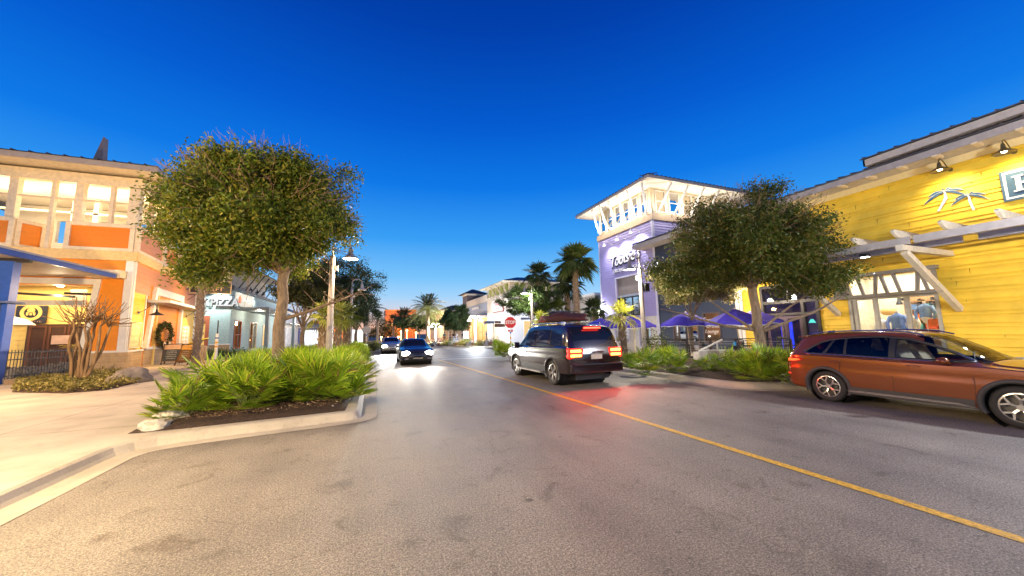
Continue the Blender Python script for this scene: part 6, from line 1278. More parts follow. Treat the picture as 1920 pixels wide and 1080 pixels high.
# ================================================================ patio on the right
UMB=P('umbrella_purple',(.045,.028,.40),.8,var=.15,sc=3)
def umbrella(label,px,zc,ztop,wid,tilt=0):
    x,y=A_(px,zc); t=thing('patio_umbrella',label,'umbrella',(x,y,.15),'purple patio umbrellas'); mb=MB(); n=8; vs=[];fs=[]
    for k,(r_,dz) in enumerate(((.05,0),(.5,-.24),(.97,-.58),(1.0,-.60),(1.0,-.76))):
        for i in range(n*2):
            a=PI*i/n; rr_=r_*wid/2*(1 if i%2==0 else .94); sag=-.02 if i%2 else 0; vs.append((x+rr_*math.cos(a),y+rr_*math.sin(a),ztop+dz*wid/2.6+sag*(k>0)+(.07 if (k==4 and i%2) else 0)))
    m=n*2
    for k in range(4):
        for i in range(m): fs.append((k*m+i,k*m+(i+1)%m,(k+1)*m+(i+1)%m,(k+1)*m+i))
    fs.append(tuple(range(m))); mb.add(vs,fs); mb.build('canopy',UMB,t)
    mb=MB(); ring=vs[4*m:]; mb.tube([Vector(p)-Vector((0,0,.01)) for p in ring+[ring[0]]],.014,4,False); mb.build('white_trim',WHITE,t)
    mb=MB(); mb.tube([(x+tilt,y,.15),(x,y,ztop+.06)],.03,8); mb.build('pole',CREAM,t); mb=MB()
    for i in range(8): a=PI*i/4; mb.bar((x,y,ztop-.35),(x+math.cos(a)*wid*.46,y+math.sin(a)*wid*.46,ztop-.58*wid/2.6),.02,.02)
    mb.build('ribs',CREAM,t)
    mb=MB(); mb.lathe([(.25,0),(.25,.06),(.05,.1),(0,.1)],(x+tilt,y,.15),14); mb.build('base',DARK,t)
umbrella('purple patio umbrella left of the right oak trunk, in front of the navy wall',1288,19.5,htop(1288,586,19.5),2.6,.15)
umbrella('purple patio umbrella nearest the right oak trunk',1381,17.3,htop(1381,580,17.3),2.7,.2)
umbrella('purple patio umbrella at the foot of the lavender tower, right of the small fan palm',1189,23,htop(1189,593,23),2.7)
umbrella('purple patio umbrella farthest left, half behind the dark car',1128,25,htop(1128,597,25),2.6)
umbrella('purple patio umbrella behind the right oak trunk, mostly hidden',1418,18.5,htop(1418,582,18.5),2.4)
ra=thing('patio_railing','dark railing with horizontal cables around the bar patio','railing',(15,13,.15)); Pa=Vector((*A_(1205,19.5),.15)); Pb=Vector((*A_(1480,16.2),.15)); Dr=(Pb-Pa).normalized(); Lr=(Pb-Pa).length
mb=MB(); k=0
for k in range(7): p=Pa+Dr*(Lr*k/6); mb.bar(p,p+Vector((0,0,1.02)),.09,.09)
mb.split('post',P('railing_brown',(.05,.035,.03),.5),ra); mb=MB(); mb.bar(Pa+Vector((0,0,1.04)),Pb+Vector((0,0,1.04)),.10,.045); mb.build('top_rail',DARK,ra); mb=MB()
for z in (.2,.35,.5,.65,.8,.92): mb.bar(Pa+Vector((0,0,z)),Pb+Vector((0,0,z)),.012,.012)
mb.build('cables',GREY,ra)
Pc=Pb+Vector((2.6,2.2,0)); r2=thing('patio_railing','short dark cable railing in front of the plum double door','railing',tuple(Pb)); Dr2=(Pc-Pb).normalized(); mb=MB(); mb.bar(Pb+Dr2*.2+Vector((0,0,1.04)),Pc+Vector((0,0,1.04)),.08,.045); mb.bar(Pc,Pc+Vector((0,0,1.02)),.09,.09)
for z in (.2,.35,.5,.65,.8,.92): mb.bar(Pb+Dr2*.2+Vector((0,0,z)),Pc+Vector((0,0,z)),.012,.012)
mb.build('rail',DARK,r2)
MESH=P('chair_metal',(.03,.028,.028),.5,.3)
def chair(label,px,zc,rz):
    t=thing('patio_chair',label,'chair',(0,0,0),'dark metal patio chairs'); mb=MB(); mb.box(-.27,.27,-.25,.27,.42,.45); mb.build('seat',MESH,t)
    mb=MB()
    for i in range(9): u=-.26+.52*i/8; mb.tube([(u,-.26,.45),(u*1.02,-.33,.75),(u*.9,-.38,.98-abs(u)*.25)],.008,4)
    for z,yy in ((.6,-.30),(.75,-.335),(.88,-.36)): mb.tube([(-.27,yy+.03,z),(0,yy,z),(.27,yy+.03,z)],.008,4)
    mb.tube([(-.29,-.25,.45),(-.31,-.31,.8),(-.2,-.37,1.0),(0,-.38,1.03),(.2,-.37,1.0),(.31,-.31,.8),(.29,-.25,.45)],.018,6); mb.build('backrest',MESH,t)
    for s_ in (-1,1): mb=MB(); mb.tube([(s_*.29,-.28,.68),(s_*.32,0,.68),(s_*.31,.24,.64),(s_*.29,.26,.44)],.016,6); mb.build('armrest',MESH,t)
    for sx_ in (-1,1):
        for sy_ in (-1,1): mb=MB(); mb.tube([(sx_*.26,sy_*.24,.43),(sx_*.29,sy_*.29,0)],.016,6); mb.build('leg',MESH,t)
    place(t,(*A_(px,zc),.15),rz); return t
chair('dark mesh patio chair just left of the right oak trunk, back to the street',1398,15.9,R(-40)); chair('dark mesh patio chair left of the one by the oak trunk',1372,16.6,R(60)); chair('dark mesh patio chair right of the right oak trunk by the door railing',1478,17.3,R(40)); chair('dark mesh patio chair under the left purple umbrella',1270,19.6,R(140)); chair('dark mesh patio chair between the two umbrella poles',1328,18.6,R(210))
for px,zc,lb in ((1290,19.5,'round patio table under the left purple umbrella'),(1384,17.3,'round patio table with a blue cup under the purple umbrella nearest the oak')):
    x,y=A_(px,zc); t=thing('patio_table',lb,'table',(x,y,.15)); mb=MB(); mb.lathe([(0,.70),(.5,.70),(.5,.73),(0,.73)],(x,y,.15),18); mb.build('table_top',MESH,t); mb=MB(); mb.lathe([(.25,0),(.25,.03),(.035,.06),(.035,.7)],(x,y,.15),10); mb.build('table_leg',MESH,t)
x,y=A_(1376,17.0); mb=MB(); mb.lathe([(0,.88),(.05,.88),(.07,1.06),(.06,1.06),(.0,.9)],(x,y,0),12); o=mb.build('cup',P('cup_blue',(.05,.3,.7),.4),None); tag(o,'bright blue cup on the patio table beside the umbrella pole','cup')
x,y=A_(1383,17.4); mb=MB(); mb.box(x-.1,x+.1,y-.1,y+.1,.88,1.1); o=mb.build('napkin_box',P('box_red',(.5,.15,.1),.5),None); tag(o,'small red and white box behind the blue cup','box')
x,y=A_(1330,16.3); bn=thing('planter_box','low white board planter with a slanting white handrail in front of the patio railing','planter',(x,y,.15)); xd2=Vector((.93,-.36,0)); yd2=Vector((.36,.93,0)); o0=Vector((x,y,.15))
for k in range(8): mb=MB() if k==0 else mb; mb.prism([(k*.14-.55,0),(k*.14-.43,0),(k*.14-.43,.55),(k*.14-.55,.55)],o0,xd2,(0,0,1),yd2*.03)
mb.build('boards',P('bleached_wood',(.55,.50,.44),.7,var=.3,sc=20),bn); mb=MB(); mb.bar(o0+xd2*-.55+Vector((0,0,.58)),o0+xd2*.6+Vector((0,0,.58)),.08,.05); mb.bar(o0+xd2*-.45+Vector((0,0,.6)),o0+xd2*.55+Vector((0,0,1.05)),.07,.06); mb.bar(o0+xd2*.3+Vector((0,0,.58)),o0+xd2*.3+Vector((0,0,.95)),.05,.05); mb.build('handrail',WHITE,bn); mb=MB(); mb.prism([(-.55,0),(.55,0),(.55,.5),(-.55,.5)],o0+yd2*.05,xd2,(0,0,1),yd2*.5); mb.build('box',P('bleached_wood'),bn)
for (px,zc,e) in ((1300,20.5,45),(1395,19,45)): x,y=A_(px,zc); lamp('POINT',(x,y,3.4),e*3,(1,.83,.6),.15)
# ================================================================ cars
def interp(tab,s):
    xs=[r_[0] for r_ in tab]
    if s<=xs[0]: return tab[0][1:]
    if s>=xs[-1]: return tab[-1][1:]
    i=max(j for j in range(len(xs)-1) if xs[j]<=s); i0=max(i-1,0);i3=min(i+2,len(xs)-1); t=(s-xs[i])/(xs[i+1]-xs[i]); h=xs[i+1]-xs[i]; out=[]
    for c in range(1,len(tab[0])):
        p1,p2=tab[i][c],tab[i+1][c]; d=(p2-p1)/h
        dl=(p1-tab[i0][c])/(xs[i]-xs[i0]) if i>i0 else d; dr=(tab[i3][c]-p2)/(xs[i3]-xs[i+1]) if i3>i+1 else d
        m1=0 if dl*d<=0 else 2*dl*d/(dl+d); m2=0 if d*dr<=0 else 2*d*dr/(d+dr)
        out.append((2*t**3-3*t**2+1)*p1+(t**3-2*t**2+t)*h*m1+(-2*t**3+3*t**2)*p2+(t**3-t**2)*h*m2)
    return out
NS,NG=14,8
def section(tab,s,bulge=.02):
    zb,zs,zt,wb,ws,wt=interp(tab,s); zt=max(zt,zs+.04); f=min(1,max(0,(zt-zs)/.25)); P_=[(0,zb),(wb*.7,zb),(wb-.03,zb+.005)]
    for i in range(NS): t=i/(NS-1); P_.append((wb+(ws-wb)*t+bulge*math.sin(PI*t)-.012*math.exp(-((t-.72)/.05)**2),zb+.03+(zs-zb-.03)*t))
    w0,z0=ws-.045*f-.01,zs+.03*f+.005; w1,z1=wt+.045*f,zt-.09*f-.008
    for i in range(NG): t=i/(NG-1); P_.append((w0+(w1-w0)*t+.018*f*math.sin(PI*t),z0+(z1-z0)*t))
    P_+=[(wt,zt-.038*f-.004),(wt-.08,zt-.012),(wt*.55,zt),(wt*.25,zt+.008),(0,zt+.010)]; return P_
def wside(tab,s,z):
    P_=section(tab,s)[3:3+NS+NG+1]
    for a,b in zip(P_,P_[1:]):
        if a[1]<=z<=b[1] and b[1]>a[1]: t=(z-a[1])/(b[1]-a[1]); return a[0]+(b[0]-a[0])*t
    return P_[0][0] if z<P_[0][1] else P_[-1][0]
def sidepanel(tab,L,poly,sg,off,mt,root,name):
    s0=min(p[0] for p in poly);s1=max(p[0] for p in poly);n=max(6,int((s1-s0)/.06));R_=7;vs=[]
    for i in range(n+1):
        s=s0+(s1-s0)*i/n; s_=min(max(s,s0+1e-4),s1-1e-4); zs_=[]
        for a,b in zip(poly,poly[1:]+poly[:1]):
            if (a[0]-s_)*(b[0]-s_)<=0 and a[0]!=b[0]: zs_.append(a[1]+(b[1]-a[1])*(s_-a[0])/(b[0]-a[0]))
        lo,hi=min(zs_),max(zs_)
        for j in range(R_+1): z=lo+(hi-lo)*j/R_; vs.append((sg*(wside(tab,s_,z)+off),s_-L/2,z))
    m_=R_+1; mb=MB(); mb.add(vs,[(i*m_+j,(i+1)*m_+j,(i+1)*m_+j+1,i*m_+j+1) for i in range(n) for j in range(R_)]); return mb.build(name,mt,root,smooth=True)
def car(name,label,tab,L,wheels,Rw,Rr,paint,win,sidewin,ws_rng,rw_rng,group=None,arch=None,clad=None,spk=5,rimm=None,seams=(),cladz=0,dlo=None,openc=None,pillars=()):
    root=thing(name,label,'car',(0,0,0),group); Ra=Rw+.055; n=int(L/.055); S=[L*i/n for i in range(n+1)]
    S=sorted(set(S+[.01,.03,L-.01,L-.03])); secs=[section(tab,s) for s in S]; m=len(secs[0]); V=[];keep={}
    for s,P_ in zip(S,secs): V+=[[p[0],s-L/2,p[1]] for p in P_]
    inside=set()
    for i,s in enumerate(S):
        for j in range(2,3+NS):
            z=V[i*m+j][2]
            for wsx in wheels:
                if (s-wsx)**2+(z-Rw)**2<Ra**2: inside.add((i,j))
    F_=[]
    for i in range(len(S)-1):
        for j in range(m-1):
            q=((i,j),(i+1,j),(i+1,j+1),(i,j+1))
            if openc:
                ps=sum(S[a[0]] for a in q)/4; pz=sum(V[a[0]*m+a[1]][2] for a in q)/4
                if 3+NS<=j<3+NS+NG+1 and inpoly(ps,pz,dlo): continue
                if j>=3+NS+NG-1 and openc[0]<ps<openc[1]: continue
            if all(a in inside for a in q): continue
            if j<3 and any(a in inside for a in q): continue
            F_.append(tuple(a*m+b for a,b in q))
    usedv={v for f in F_ for v in f}
    for (i,j) in inside:
        k=i*m+j
        if k in usedv:
            wsx=min(wheels,key=lambda w_:abs(S[i]-w_)); dy=S[i]-wsx; dz=V[k][2]-Rw; d=math.hypot(dy,dz) or 1; V[k][1]=wsx+dy/d*Ra-L/2; V[k][2]=max(Rw+dz/d*Ra,V[i*m][2] if dz<0 else 0)
    mb=MB(); mb.add(V,F_); b=len(V); mb.add([(-x_,y_,z_) for x_,y_,z_ in V],[tuple(reversed(f)) for f in F_])
    for e in (0,len(S)-1): loop=[e*m+j for j in range(m)]+[b+e*m+j for j in range(m-2,0,-1)]; mb.f.append(tuple(loop) if e else tuple(reversed(loop))); mb.m.append(0)
    me=mb.mesh('body',recalc=False); bm=bmesh.new();bm.from_mesh(me);bmesh.ops.remove_doubles(bm,verts=bm.verts[:],dist=.0008);bmesh.ops.recalc_face_normals(bm,faces=bm.faces[:]);bm.to_mesh(me);bm.free()
    me.polygons.foreach_set('use_smooth',[True]*len(me.polygons)); 
    try: me.set_sharp_from_angle(angle=R(50))
    except Exception: pass
    me.materials.append(paint); body=link('body',me,None,root)
    # dark underbody core and wheel wells
    mb=MB(); mb.box(-.62,.62,.25-L/2,L/2-.35,.22,.75); 
    for wsx in wheels: mb.lathe([(Ra+.005,-.85),(Ra+.005,.85)],(0,wsx-L/2,Rw),28,'x')
    mb.build('underbody',BLACKP,root)
    if clad:
        mb=MB()
        for sg in (-1,1):
            for wsx in wheels:
                a=[];bb=[]
                for k in range(25):
                    th=R(-28)+R(236)*k/24; 
                    for arr,r_ in ((a,Ra-.008),(bb,Ra+.058)): y_=wsx+r_*math.cos(th); z_=max(.2,Rw+r_*math.sin(th)); arr.append((sg*(wside(tab,y_,z_)+(.014 if arr is a else .008)),y_-L/2,z_))
                nn=len(a); inn=[(p[0]-sg*.12,p[1],p[2]) for p in a]; out=[(p[0]-sg*.02,p[1],p[2]) for p in bb]
                mb.add(inn+a+bb+out,[(r_*nn+i,r_*nn+i+1,(r_+1)*nn+i+1,(r_+1)*nn+i) for r_ in range(3) for i in range(nn-1)])
            if cladz:
                a=[];bb=[];y=wheels[0]+Ra
                while y<wheels[1]-Ra: zb=interp(tab,y)[0]; a.append((sg*(wside(tab,y,zb+.04)+.010),y-L/2,zb+.0)); bb.append((sg*(wside(tab,y,cladz)+.008),y-L/2,cladz)); y+=.1
                nn=len(a); mb.add(a+bb,[(i,i+1,nn+i+1,nn+i) for i in range(nn-1)])
        mb.split('cladding',clad,root,smooth=True)
    for sg in (-1,1):
        for poly,mt_ in sidewin:
            sidepanel(tab,L,poly,sg,.009,mt_,root,'side_window')
        if dlo:
            mb=MB(); pp=[]
            for a,b in zip(dlo,dlo[1:]+dlo[:1]):
                for k in range(5): t_=k/5; pp.append((a[0]+(b[0]-a[0])*t_,a[1]+(b[1]-a[1])*t_))
            pp.append(pp[0]); mb.tube([(sg*(wside(tab,s,z)-.012),s-L/2,z) for s,z in pp],.030,6,False); mb.build('window_surround',BLACKP,root,smooth=True)
        for poly in pillars: sidepanel(tab,L,poly,sg,.008,BLACKP,root,'door_pillar')
    def topglass(s0,s1,nm,inset=.0,rows=10):
        vs=[];k0=3+NS+NG-1; cols=None
        for i in range(rows+1):
            s=s0+(s1-s0)*i/rows; P_=section(tab,s); q=P_[k0:]; q=[(max(0,p[0]-inset*(j==0)),p[1]) for j,p in enumerate(q)]; line=[(p[0],p[1]) for p in q]+[(-p[0],p[1]) for p in q[-2::-1]]; cols=len(line); vs+=[(x_,s-L/2+(.006 if s1>L/2 else -.006),z_+.007) for x_,z_ in line]
        mb=MB(); mb.add(vs,[(i*cols+j,i*cols+j+1,(i+1)*cols+j+1,(i+1)*cols+j) for i in range(rows) for j in range(cols-1)]); return mb.build(nm,win,root,smooth=True)
    topglass(ws_rng[0],ws_rng[1],'windscreen',.03); topglass(rw_rng[0],rw_rng[1],'rear_window',.05)
    for sg in (-1,1):
        for sm in seams:
            mb=MB(); mb.tube([(sg*(wside(tab,s,z)+.001),s-L/2,z) for s,z in sm],.005,4,False); mb.build('door_gap',BLACKP,root)
    rimm=rimm or P('rim_silver',(.55,.53,.50),.25,.9,var=0)
    tm=[]
    for wsx in wheels:
        for sg in (-1,1):
            wx_=interp(tab,wsx)[3]-.125
            w_=bpy.data.objects.new('wheel',None); COL.objects.link(w_); w_.parent=root; w_.location=(sg*wx_,wsx-L/2,Rw); w_.rotation_euler=(rnd.uniform(0,1) ,0,0 if sg>0 else PI); WL[w_.name]=Vector((0,0,0))
            mb=MB(); mb.lathe([(Rr,-.10),(Rr+.03,-.115),(Rw-.02,-.105),(Rw,-.08),(Rw,.08),(Rw-.02,.105),(Rr+.03,.115),(Rr,.10)],(0,0,0),40,'x'); mb.build('tyre',TYRE,w_,smooth=True)
            mb=MB(); mb.lathe([(Rr+.004,-.10),(Rr+.004,.108),(Rr-.018,.112),(Rr-.025,.09),(Rr-.03,-.1)],(0,0,0),40,'x')
            for k in range(5):
                a=2*PI*k/5
                if spk==5:
                    mb.bar((.075,.03*math.cos(a),.03*math.sin(a)),(.095,Rr*.55*math.cos(a),Rr*.55*math.sin(a)),.035,.05,(1,0,0))
                    for d in (-.33,.33): mb.bar((.092,Rr*.50*math.cos(a),Rr*.50*math.sin(a)),(.095,(Rr-.01)*math.cos(a+d),(Rr-.01)*math.sin(a+d)),.03,.035,(1,0,0))
                else:
                    for d in (-.16,.16): mb.bar((.07,.04*math.cos(a+d),.04*math.sin(a+d)),(.09,(Rr-.01)*math.cos(a+d),(Rr-.01)*math.sin(a+d)),.04,.04,(1,0,0))
            mb.lathe([(.0,.11),(.05,.11),(.06,.06)],(0,0,0),16,'x'); mb.build('rim',rimm,w_,auto=40)
            mb=MB(); mb.lathe([(0,-.02),(Rr-.02,-.02)],(0,0,0),24,'x'); mb.lathe([(.05,.02),(Rr*.6,.02),(Rr*.6,0)],(0,0,0),24,'x'); mb.build('brake_disc',P('brake_grey',(.12,.11,.10),.5,.6),w_)
    return root
def patch(tab,L,pts,off,mt,parent,name,thick=.015):
    """lamp or trim laid over the flank: pts (s,z)"""
    for sg in (-1,1):
        mb=MB(); a=[(sg*(wside(tab,s,z)+off),s-L/2,z) for s,z in pts]; b=[(sg*(wside(tab,s,z)-.03),s-L/2,z) for s,z in pts]; n=len(a); mb.add(a+b,[tuple(range(n))]+[(i,(i+1)%n,(i+1)%n+n,i+n) for i in range(n)]); mb.build(name,mt,parent)
CGL=P('tinted_glass',(.010,.010,.012),.03,.0,var=0,spec=.45)
CGL2=GLASS('car_glass_clear',(.62,.66,.66),.98); CGL3=GLASS('car_glass_rear',(.12,.12,.12),1.0)
# --- copper crossover
tb=[(0,.46,.66,.80,.58,.64,.56),(.03,.36,.80,.98,.76,.80,.68),(.10,.30,.95,1.10,.84,.865,.72),(.22,.27,1.02,1.33,.865,.89,.64),(.38,.25,1.03,1.50,.88,.905,.60),(.6,.24,1.03,1.545,.885,.912,.60),(1.1,.24,1.02,1.585,.885,.915,.62),(1.7,.24,1.0,1.60,.885,.915,.63),(2.2,.24,.985,1.575,.885,.915,.62),(2.5,.24,.975,1.50,.885,.91,.61),(2.85,.24,.965,1.31,.885,.905,.62),(3.2,.25,.96,1.09,.88,.90,.66),(3.4,.25,.95,1.03,.875,.89,.68),(3.9,.27,.90,.98,.85,.865,.62),(4.2,.30,.82,.90,.79,.81,.56),(4.36,.34,.70,.78,.68,.71,.5),(4.44,.42,.60,.66,.52,.54,.4)]
L=4.44; cop=PAINTCAR('copper_paint',(.24,.062,.012),.5,.2)
sw=[([(.52,1.14),(.80,1.335),(1.02,1.40),(.86,1.10),(.60,1.09)],CGL3),([(.92,1.10),(1.08,1.41),(1.26,1.44),(1.26,1.09)],CGL3),([(1.31,1.085),(1.31,1.45),(1.80,1.475),(2.02,1.465),(2.02,1.06)],CGL3),([(2.12,1.055),(2.12,1.455),(2.35,1.42),(2.62,1.32),(2.92,1.175),(3.12,1.045)],CGL2)]
bw=car('parked_crossover','copper brown crossover parked at the right kerb, front cut by the photo edge',tb,L,(.90,3.57),.345,.235,cop,CGL2,sw,(2.42,3.28),(.13,.36),clad=P('grey_cladding',(.045,.042,.042),.6),cladz=.40,openc=(2.50,3.26),pillars=([(.80,1.07),(.98,1.42),(1.12,1.44),(.95,1.07)],[(1.24,1.06),(1.24,1.47),(1.33,1.48),(1.33,1.06)],[(2.0,1.04),(2.0,1.485),(2.14,1.475),(2.14,1.04)]),dlo=[(.47,1.12),(.62,1.235),(.80,1.345),(1.0,1.41),(1.4,1.462),(1.9,1.483),(2.3,1.443),(2.6,1.335),(2.9,1.19),(3.14,1.04),(2.6,1.045),(2.0,1.055),(1.2,1.08),(.6,1.085),(.50,1.10)],seams=([(1.10,.44),(1.18,.7),(1.22,.97),(1.24,1.06)],[(2.06,.40),(2.07,.7),(2.07,1.04)],[(3.12,.42),(3.14,.7),(3.1,.97)],[(1.29,1.06),(1.29,1.46)]))
for sg in (-1,1):
    top=[(.46,1.13),(.62,1.25),(.80,1.36),(1.0,1.425),(1.4,1.475),(1.9,1.495),(2.3,1.455),(2.6,1.35),(2.9,1.205),(3.18,1.03),(2.6,1.035),(2.0,1.045),(1.2,1.07),(.6,1.075),(.50,1.09),(.46,1.13)]
    mb=MB(); mb.tube([(sg*(wside(tb,s,z)+.008),s-L/2,z) for s,z in top],.010,5,False); mb.build('window_trim',CHROME,bw)
    mb=MB(); mb.tube([(sg*(interp(tb,s)[5]+.0),s-L/2,interp(tb,s)[2]+.02) for s in np.linspace(.5,2.5,12)],.016,6); mb.build('roof_rail',CHROME,bw)
    for s in (1.02,2.30): mb=MB(); mb.tube([(sg*(wside(tb,s_,.93)+.022),s_-L/2,.93) for s_ in np.linspace(s,s+.2,5)],[.008,.016,.017,.016,.008],6); mb.build('door_handle',cop,bw,smooth=True)
    mb=MB(); mb.lathe([(0,-.12),(.07,-.1),(.095,0),(.085,.1),(0,.13)],(0,0,0),12,'x'); mb.v=[(sg*.99+v[0]*.8,2.83-L/2+v[1]*.85,1.06+v[2]*.75) for v in mb.v]; mb.bar((sg*.86,2.86-L/2,.99),(sg*.96,2.84-L/2,1.03),.05,.04); mb.build('wing_mirror',cop,bw,smooth=True)
patch(tb,L,[(1.35,.285),(2.9,.285),(3.12,.265),(2.9,.315),(1.5,.325),(1.25,.30)],.022,P('sill_trim',(.5,.46,.43),.25,.8,var=0),bw,'sill_trim')
RL=EM('tail_red',(1,.04,.01),1.2); RLD=P('tail_lens',(.45,.01,.006),.12,var=0,coat=1)
patch(tb,L,[(.045,.80),(.05,.99),(.20,1.01),(.42,.97),(.47,.93),(.30,.86),(.16,.80)],.012,RLD,bw,'tail_light'); patch(tb,L,[(.10,.89),(.12,.95),(.36,.95),(.40,.925),(.25,.89)],.016,EM('tail_glow',(1,.10,.01),2.5),bw,'tail_glow'); patch(tb,L,[(.05,.56),(.05,.60),(.14,.60),(.14,.56)],.014,RL,bw,'reflector')
patch(tb,L,[(4.0,.72),(4.0,.84),(4.2,.80),(4.34,.70),(4.2,.68)],.012,P('headlamp_clear',(.5,.5,.5),.08,.5,var=0),bw,'headlight')
mb=MB(); mb.lathe([(0,0),(.06,0),(.04,.04),(0,.06)],(0,.62-L/2,1.56),10); mb.v=[(v[0]*.6,v[1]*1.0+(.0),v[2]) for v in mb.v]; mb.bar((0,.55-L/2,1.56),(0,.72-L/2,1.60),.03,.05); mb.build('roof_antenna',BLACKP,bw)
mb=MB(); mb.prism([(-.56,0),(.56,0),(.50,.16),(-.50,.16)],(0,.20-L/2,1.47),(1,0,0),(0,1,0),(0,0,.025)); mb.build('spoiler',cop,bw,bevel=.01)
BL=P('beige_leather',(.50,.40,.26),.6)
mb=MB(); mb.box(-.80,.80,.45-L/2,3.3-L/2,.72,.80); mb.box(-.74,.74,3.0-L/2,3.35-L/2,.8,1.0); mb.build('dashboard_floor',BLACKP,bw)
for sg in (-1,1):
    for s_,w_ in ((2.15,.25),(1.15,.28)):
        mb=MB(); c_=(sg*.38,s_-L/2); mb.prism([(0,.80),(.48,.84),(.48,.92),(.05,.92),(-.12,1.30),(-.22,1.30),(-.12,.84)],(c_[0]-w_,c_[1],0),(0,1,0),(0,0,1),(2*w_,0,0)); mb.box(c_[0]-.12,c_[0]+.12,c_[1]-.26,c_[1]-.16,1.33,1.48); mb.tube([(c_[0],c_[1]-.2,1.28),(c_[0],c_[1]-.21,1.36)],.02,6); mb.build('seat',BL,bw,bevel=.025)
mb=MB(); mb.tube([(-.38+.18*math.cos(a),2.86-L/2-.05*math.sin(a),1.0+.17*math.sin(a)) for a in np.linspace(0,2*PI,17)],.014,6); mb.build('steering_wheel',BLACKP,bw)
place(bw,(10.76,4.0,0),PI)
# --- black estate suv
ts_=[(0,.60,.88,.98,.82,.86,.78),(.04,.48,1.02,1.18,.92,.95,.84),(.10,.44,1.14,1.40,.95,.985,.82),(.20,.42,1.19,1.70,.96,.995,.78),(.36,.40,1.20,1.88,.965,1.0,.76),(.6,.38,1.20,1.93,.97,1.0,.76),(1.5,.37,1.19,1.96,.97,1.0,.77),(2.6,.37,1.17,1.95,.97,1.0,.77),(3.1,.37,1.16,1.90,.97,1.0,.76),(3.5,.37,1.15,1.68,.97,.995,.76),(3.95,.37,1.14,1.32,.97,.99,.80),(4.15,.38,1.13,1.22,.97,.985,.85),(4.85,.42,1.07,1.15,.94,.955,.82),(5.10,.46,.95,1.04,.88,.90,.75),(5.22,.56,.80,.86,.78,.80,.6)]
L=5.22; blk=PAINTCAR('black_car_paint',(.022,.009,.011),.3,.2)
BGL=P('blue_tinted_glass',(.012,.02,.07),.03,var=0,spec=1)
sw=[([(.42,1.27),(.48,1.72),(1.25,1.78),(1.25,1.26)],BGL),([(1.33,1.255),(1.33,1.785),(2.30,1.78),(2.30,1.245)],BGL),([(2.40,1.24),(2.40,1.775),(2.95,1.74),(3.25,1.62),(3.62,1.36),(3.72,1.235)],BGL)]
sv=car('large_suv','black full-size SUV with glowing brake lights and cargo on the roof, driving away','' or ts_,L,(1.12,4.12),.40,.27,blk,CGL,sw,(3.18,3.98),(.11,.32),clad=P('lower_dark',(.022,.018,.016),.45,.2),cladz=.62,spk=6,seams=([(1.28,.6),(1.42,.85),(1.30,1.2),(1.29,1.8)],[(2.35,.55),(2.35,1.2),(2.35,1.8)],[(3.7,.55),(3.72,1.2)]))
for sg in (-1,1):
    mb=MB(); mb.bar((sg*.95,3.55-L/2,1.2),(sg*1.10,3.5-L/2,1.22),.05,.05); mb.build('mirror_arm',BLACKP,sv); mb=MB(); mb.box(sg*1.08,sg*1.30,3.42-L/2,3.56-L/2,1.12,1.34); mb.build('wing_mirror',blk,sv,bevel=.04)
    mb=MB(); mb.tube([(sg*.70,s-L/2,2.0) for s in (.7,1.5,2.4,3.0)],.02,6); 
    for s in (.7,1.8,2.9): mb.tube([(sg*.70,s-L/2,1.9),(sg*.70,s-L/2,2.0)],.02,6)
    mb.build('roof_rail',CHROME,sv)
    mb=MB(); mb.box(sg*.86,sg*1.10,1.7-L/2,3.6-L/2,.34,.39); mb.build('running_board',P('board_metal',(.4,.36,.32),.3,.8),sv)
    mb=MB(); mb.box(sg*.48,sg*.99,-L/2-.0,-L/2+.2,.89,1.20); mb.build('tail_light',EM('tail_lens_halo',(1,.015,.005),2.2),sv,bevel=.03)  # lit lens drawn large, its red also standing in for the lamp halo
    for z in (.945,1.085): mb=MB(); mb.box(sg*.55,sg*.93,-L/2-.012,-L/2+.02,z,z+.075); mb.box(sg*.955,sg*.985,-L/2+.02,-L/2+.18,z,z+.075); mb.build('brake_glow',EM('brake_glow',(1,.22,.03),14),sv,bevel=.012)
    lamp('SPOT',(sg*.75,-L/2-.06,1.02),36,(1,.05,.02),.08,aim=(sg*.75,-L/2-2.2,0),ang=150,parent=sv)
mb=MB(); mb.box(-.30,.30,-L/2+.15,-L/2+.2,1.80,1.845); mb.build('high_brake_light',EM('brake_red',(1,.03,.01),14),sv)
mb=MB(); mb.box(-.94,.94,-L/2-.10,-L/2+.35,.45,.74); mb.build('bumper',blk,sv,bevel=.05); mb=MB(); mb.box(-.85,.85,-L/2-.12,-L/2-.09,.70,.73); mb.build('bumper_step',BLACKP,sv)
mb=MB(); mb.box(-.20,.20,-L/2-.02,-L/2+.0,.86,1.0); mb.build('number_plate',P('plate_cream',(.6,.5,.38),.5),sv); mb=MB(); mb.box(-.14,.28,-L/2-.025,-L/2+.05,1.05,1.10); mb.build('tailgate_chrome',CHROME,sv)
mb=MB(); mb.tube([(.55,-L/2-.02,.38),(.55,-L/2+.5,.38)],.035,8); mb.build('exhaust',CHROME,sv)
place(sv,(6.42,12.2,0),R(1.5))
cg=thing('roof_cargo','dark maroon bundled cargo strapped on the roof of the black SUV','roof cargo',(6.5,11.6,2.02))
def lump(c,s,mt,nm,seed):
    o=rock(nm,None,(0,0,0),s,mt,seed); o.parent=cg; o.location=c; o.rotation_euler=(0,0,.2)
    for k in ('label','category','group'):
        if k in o: del o[k]
    return o
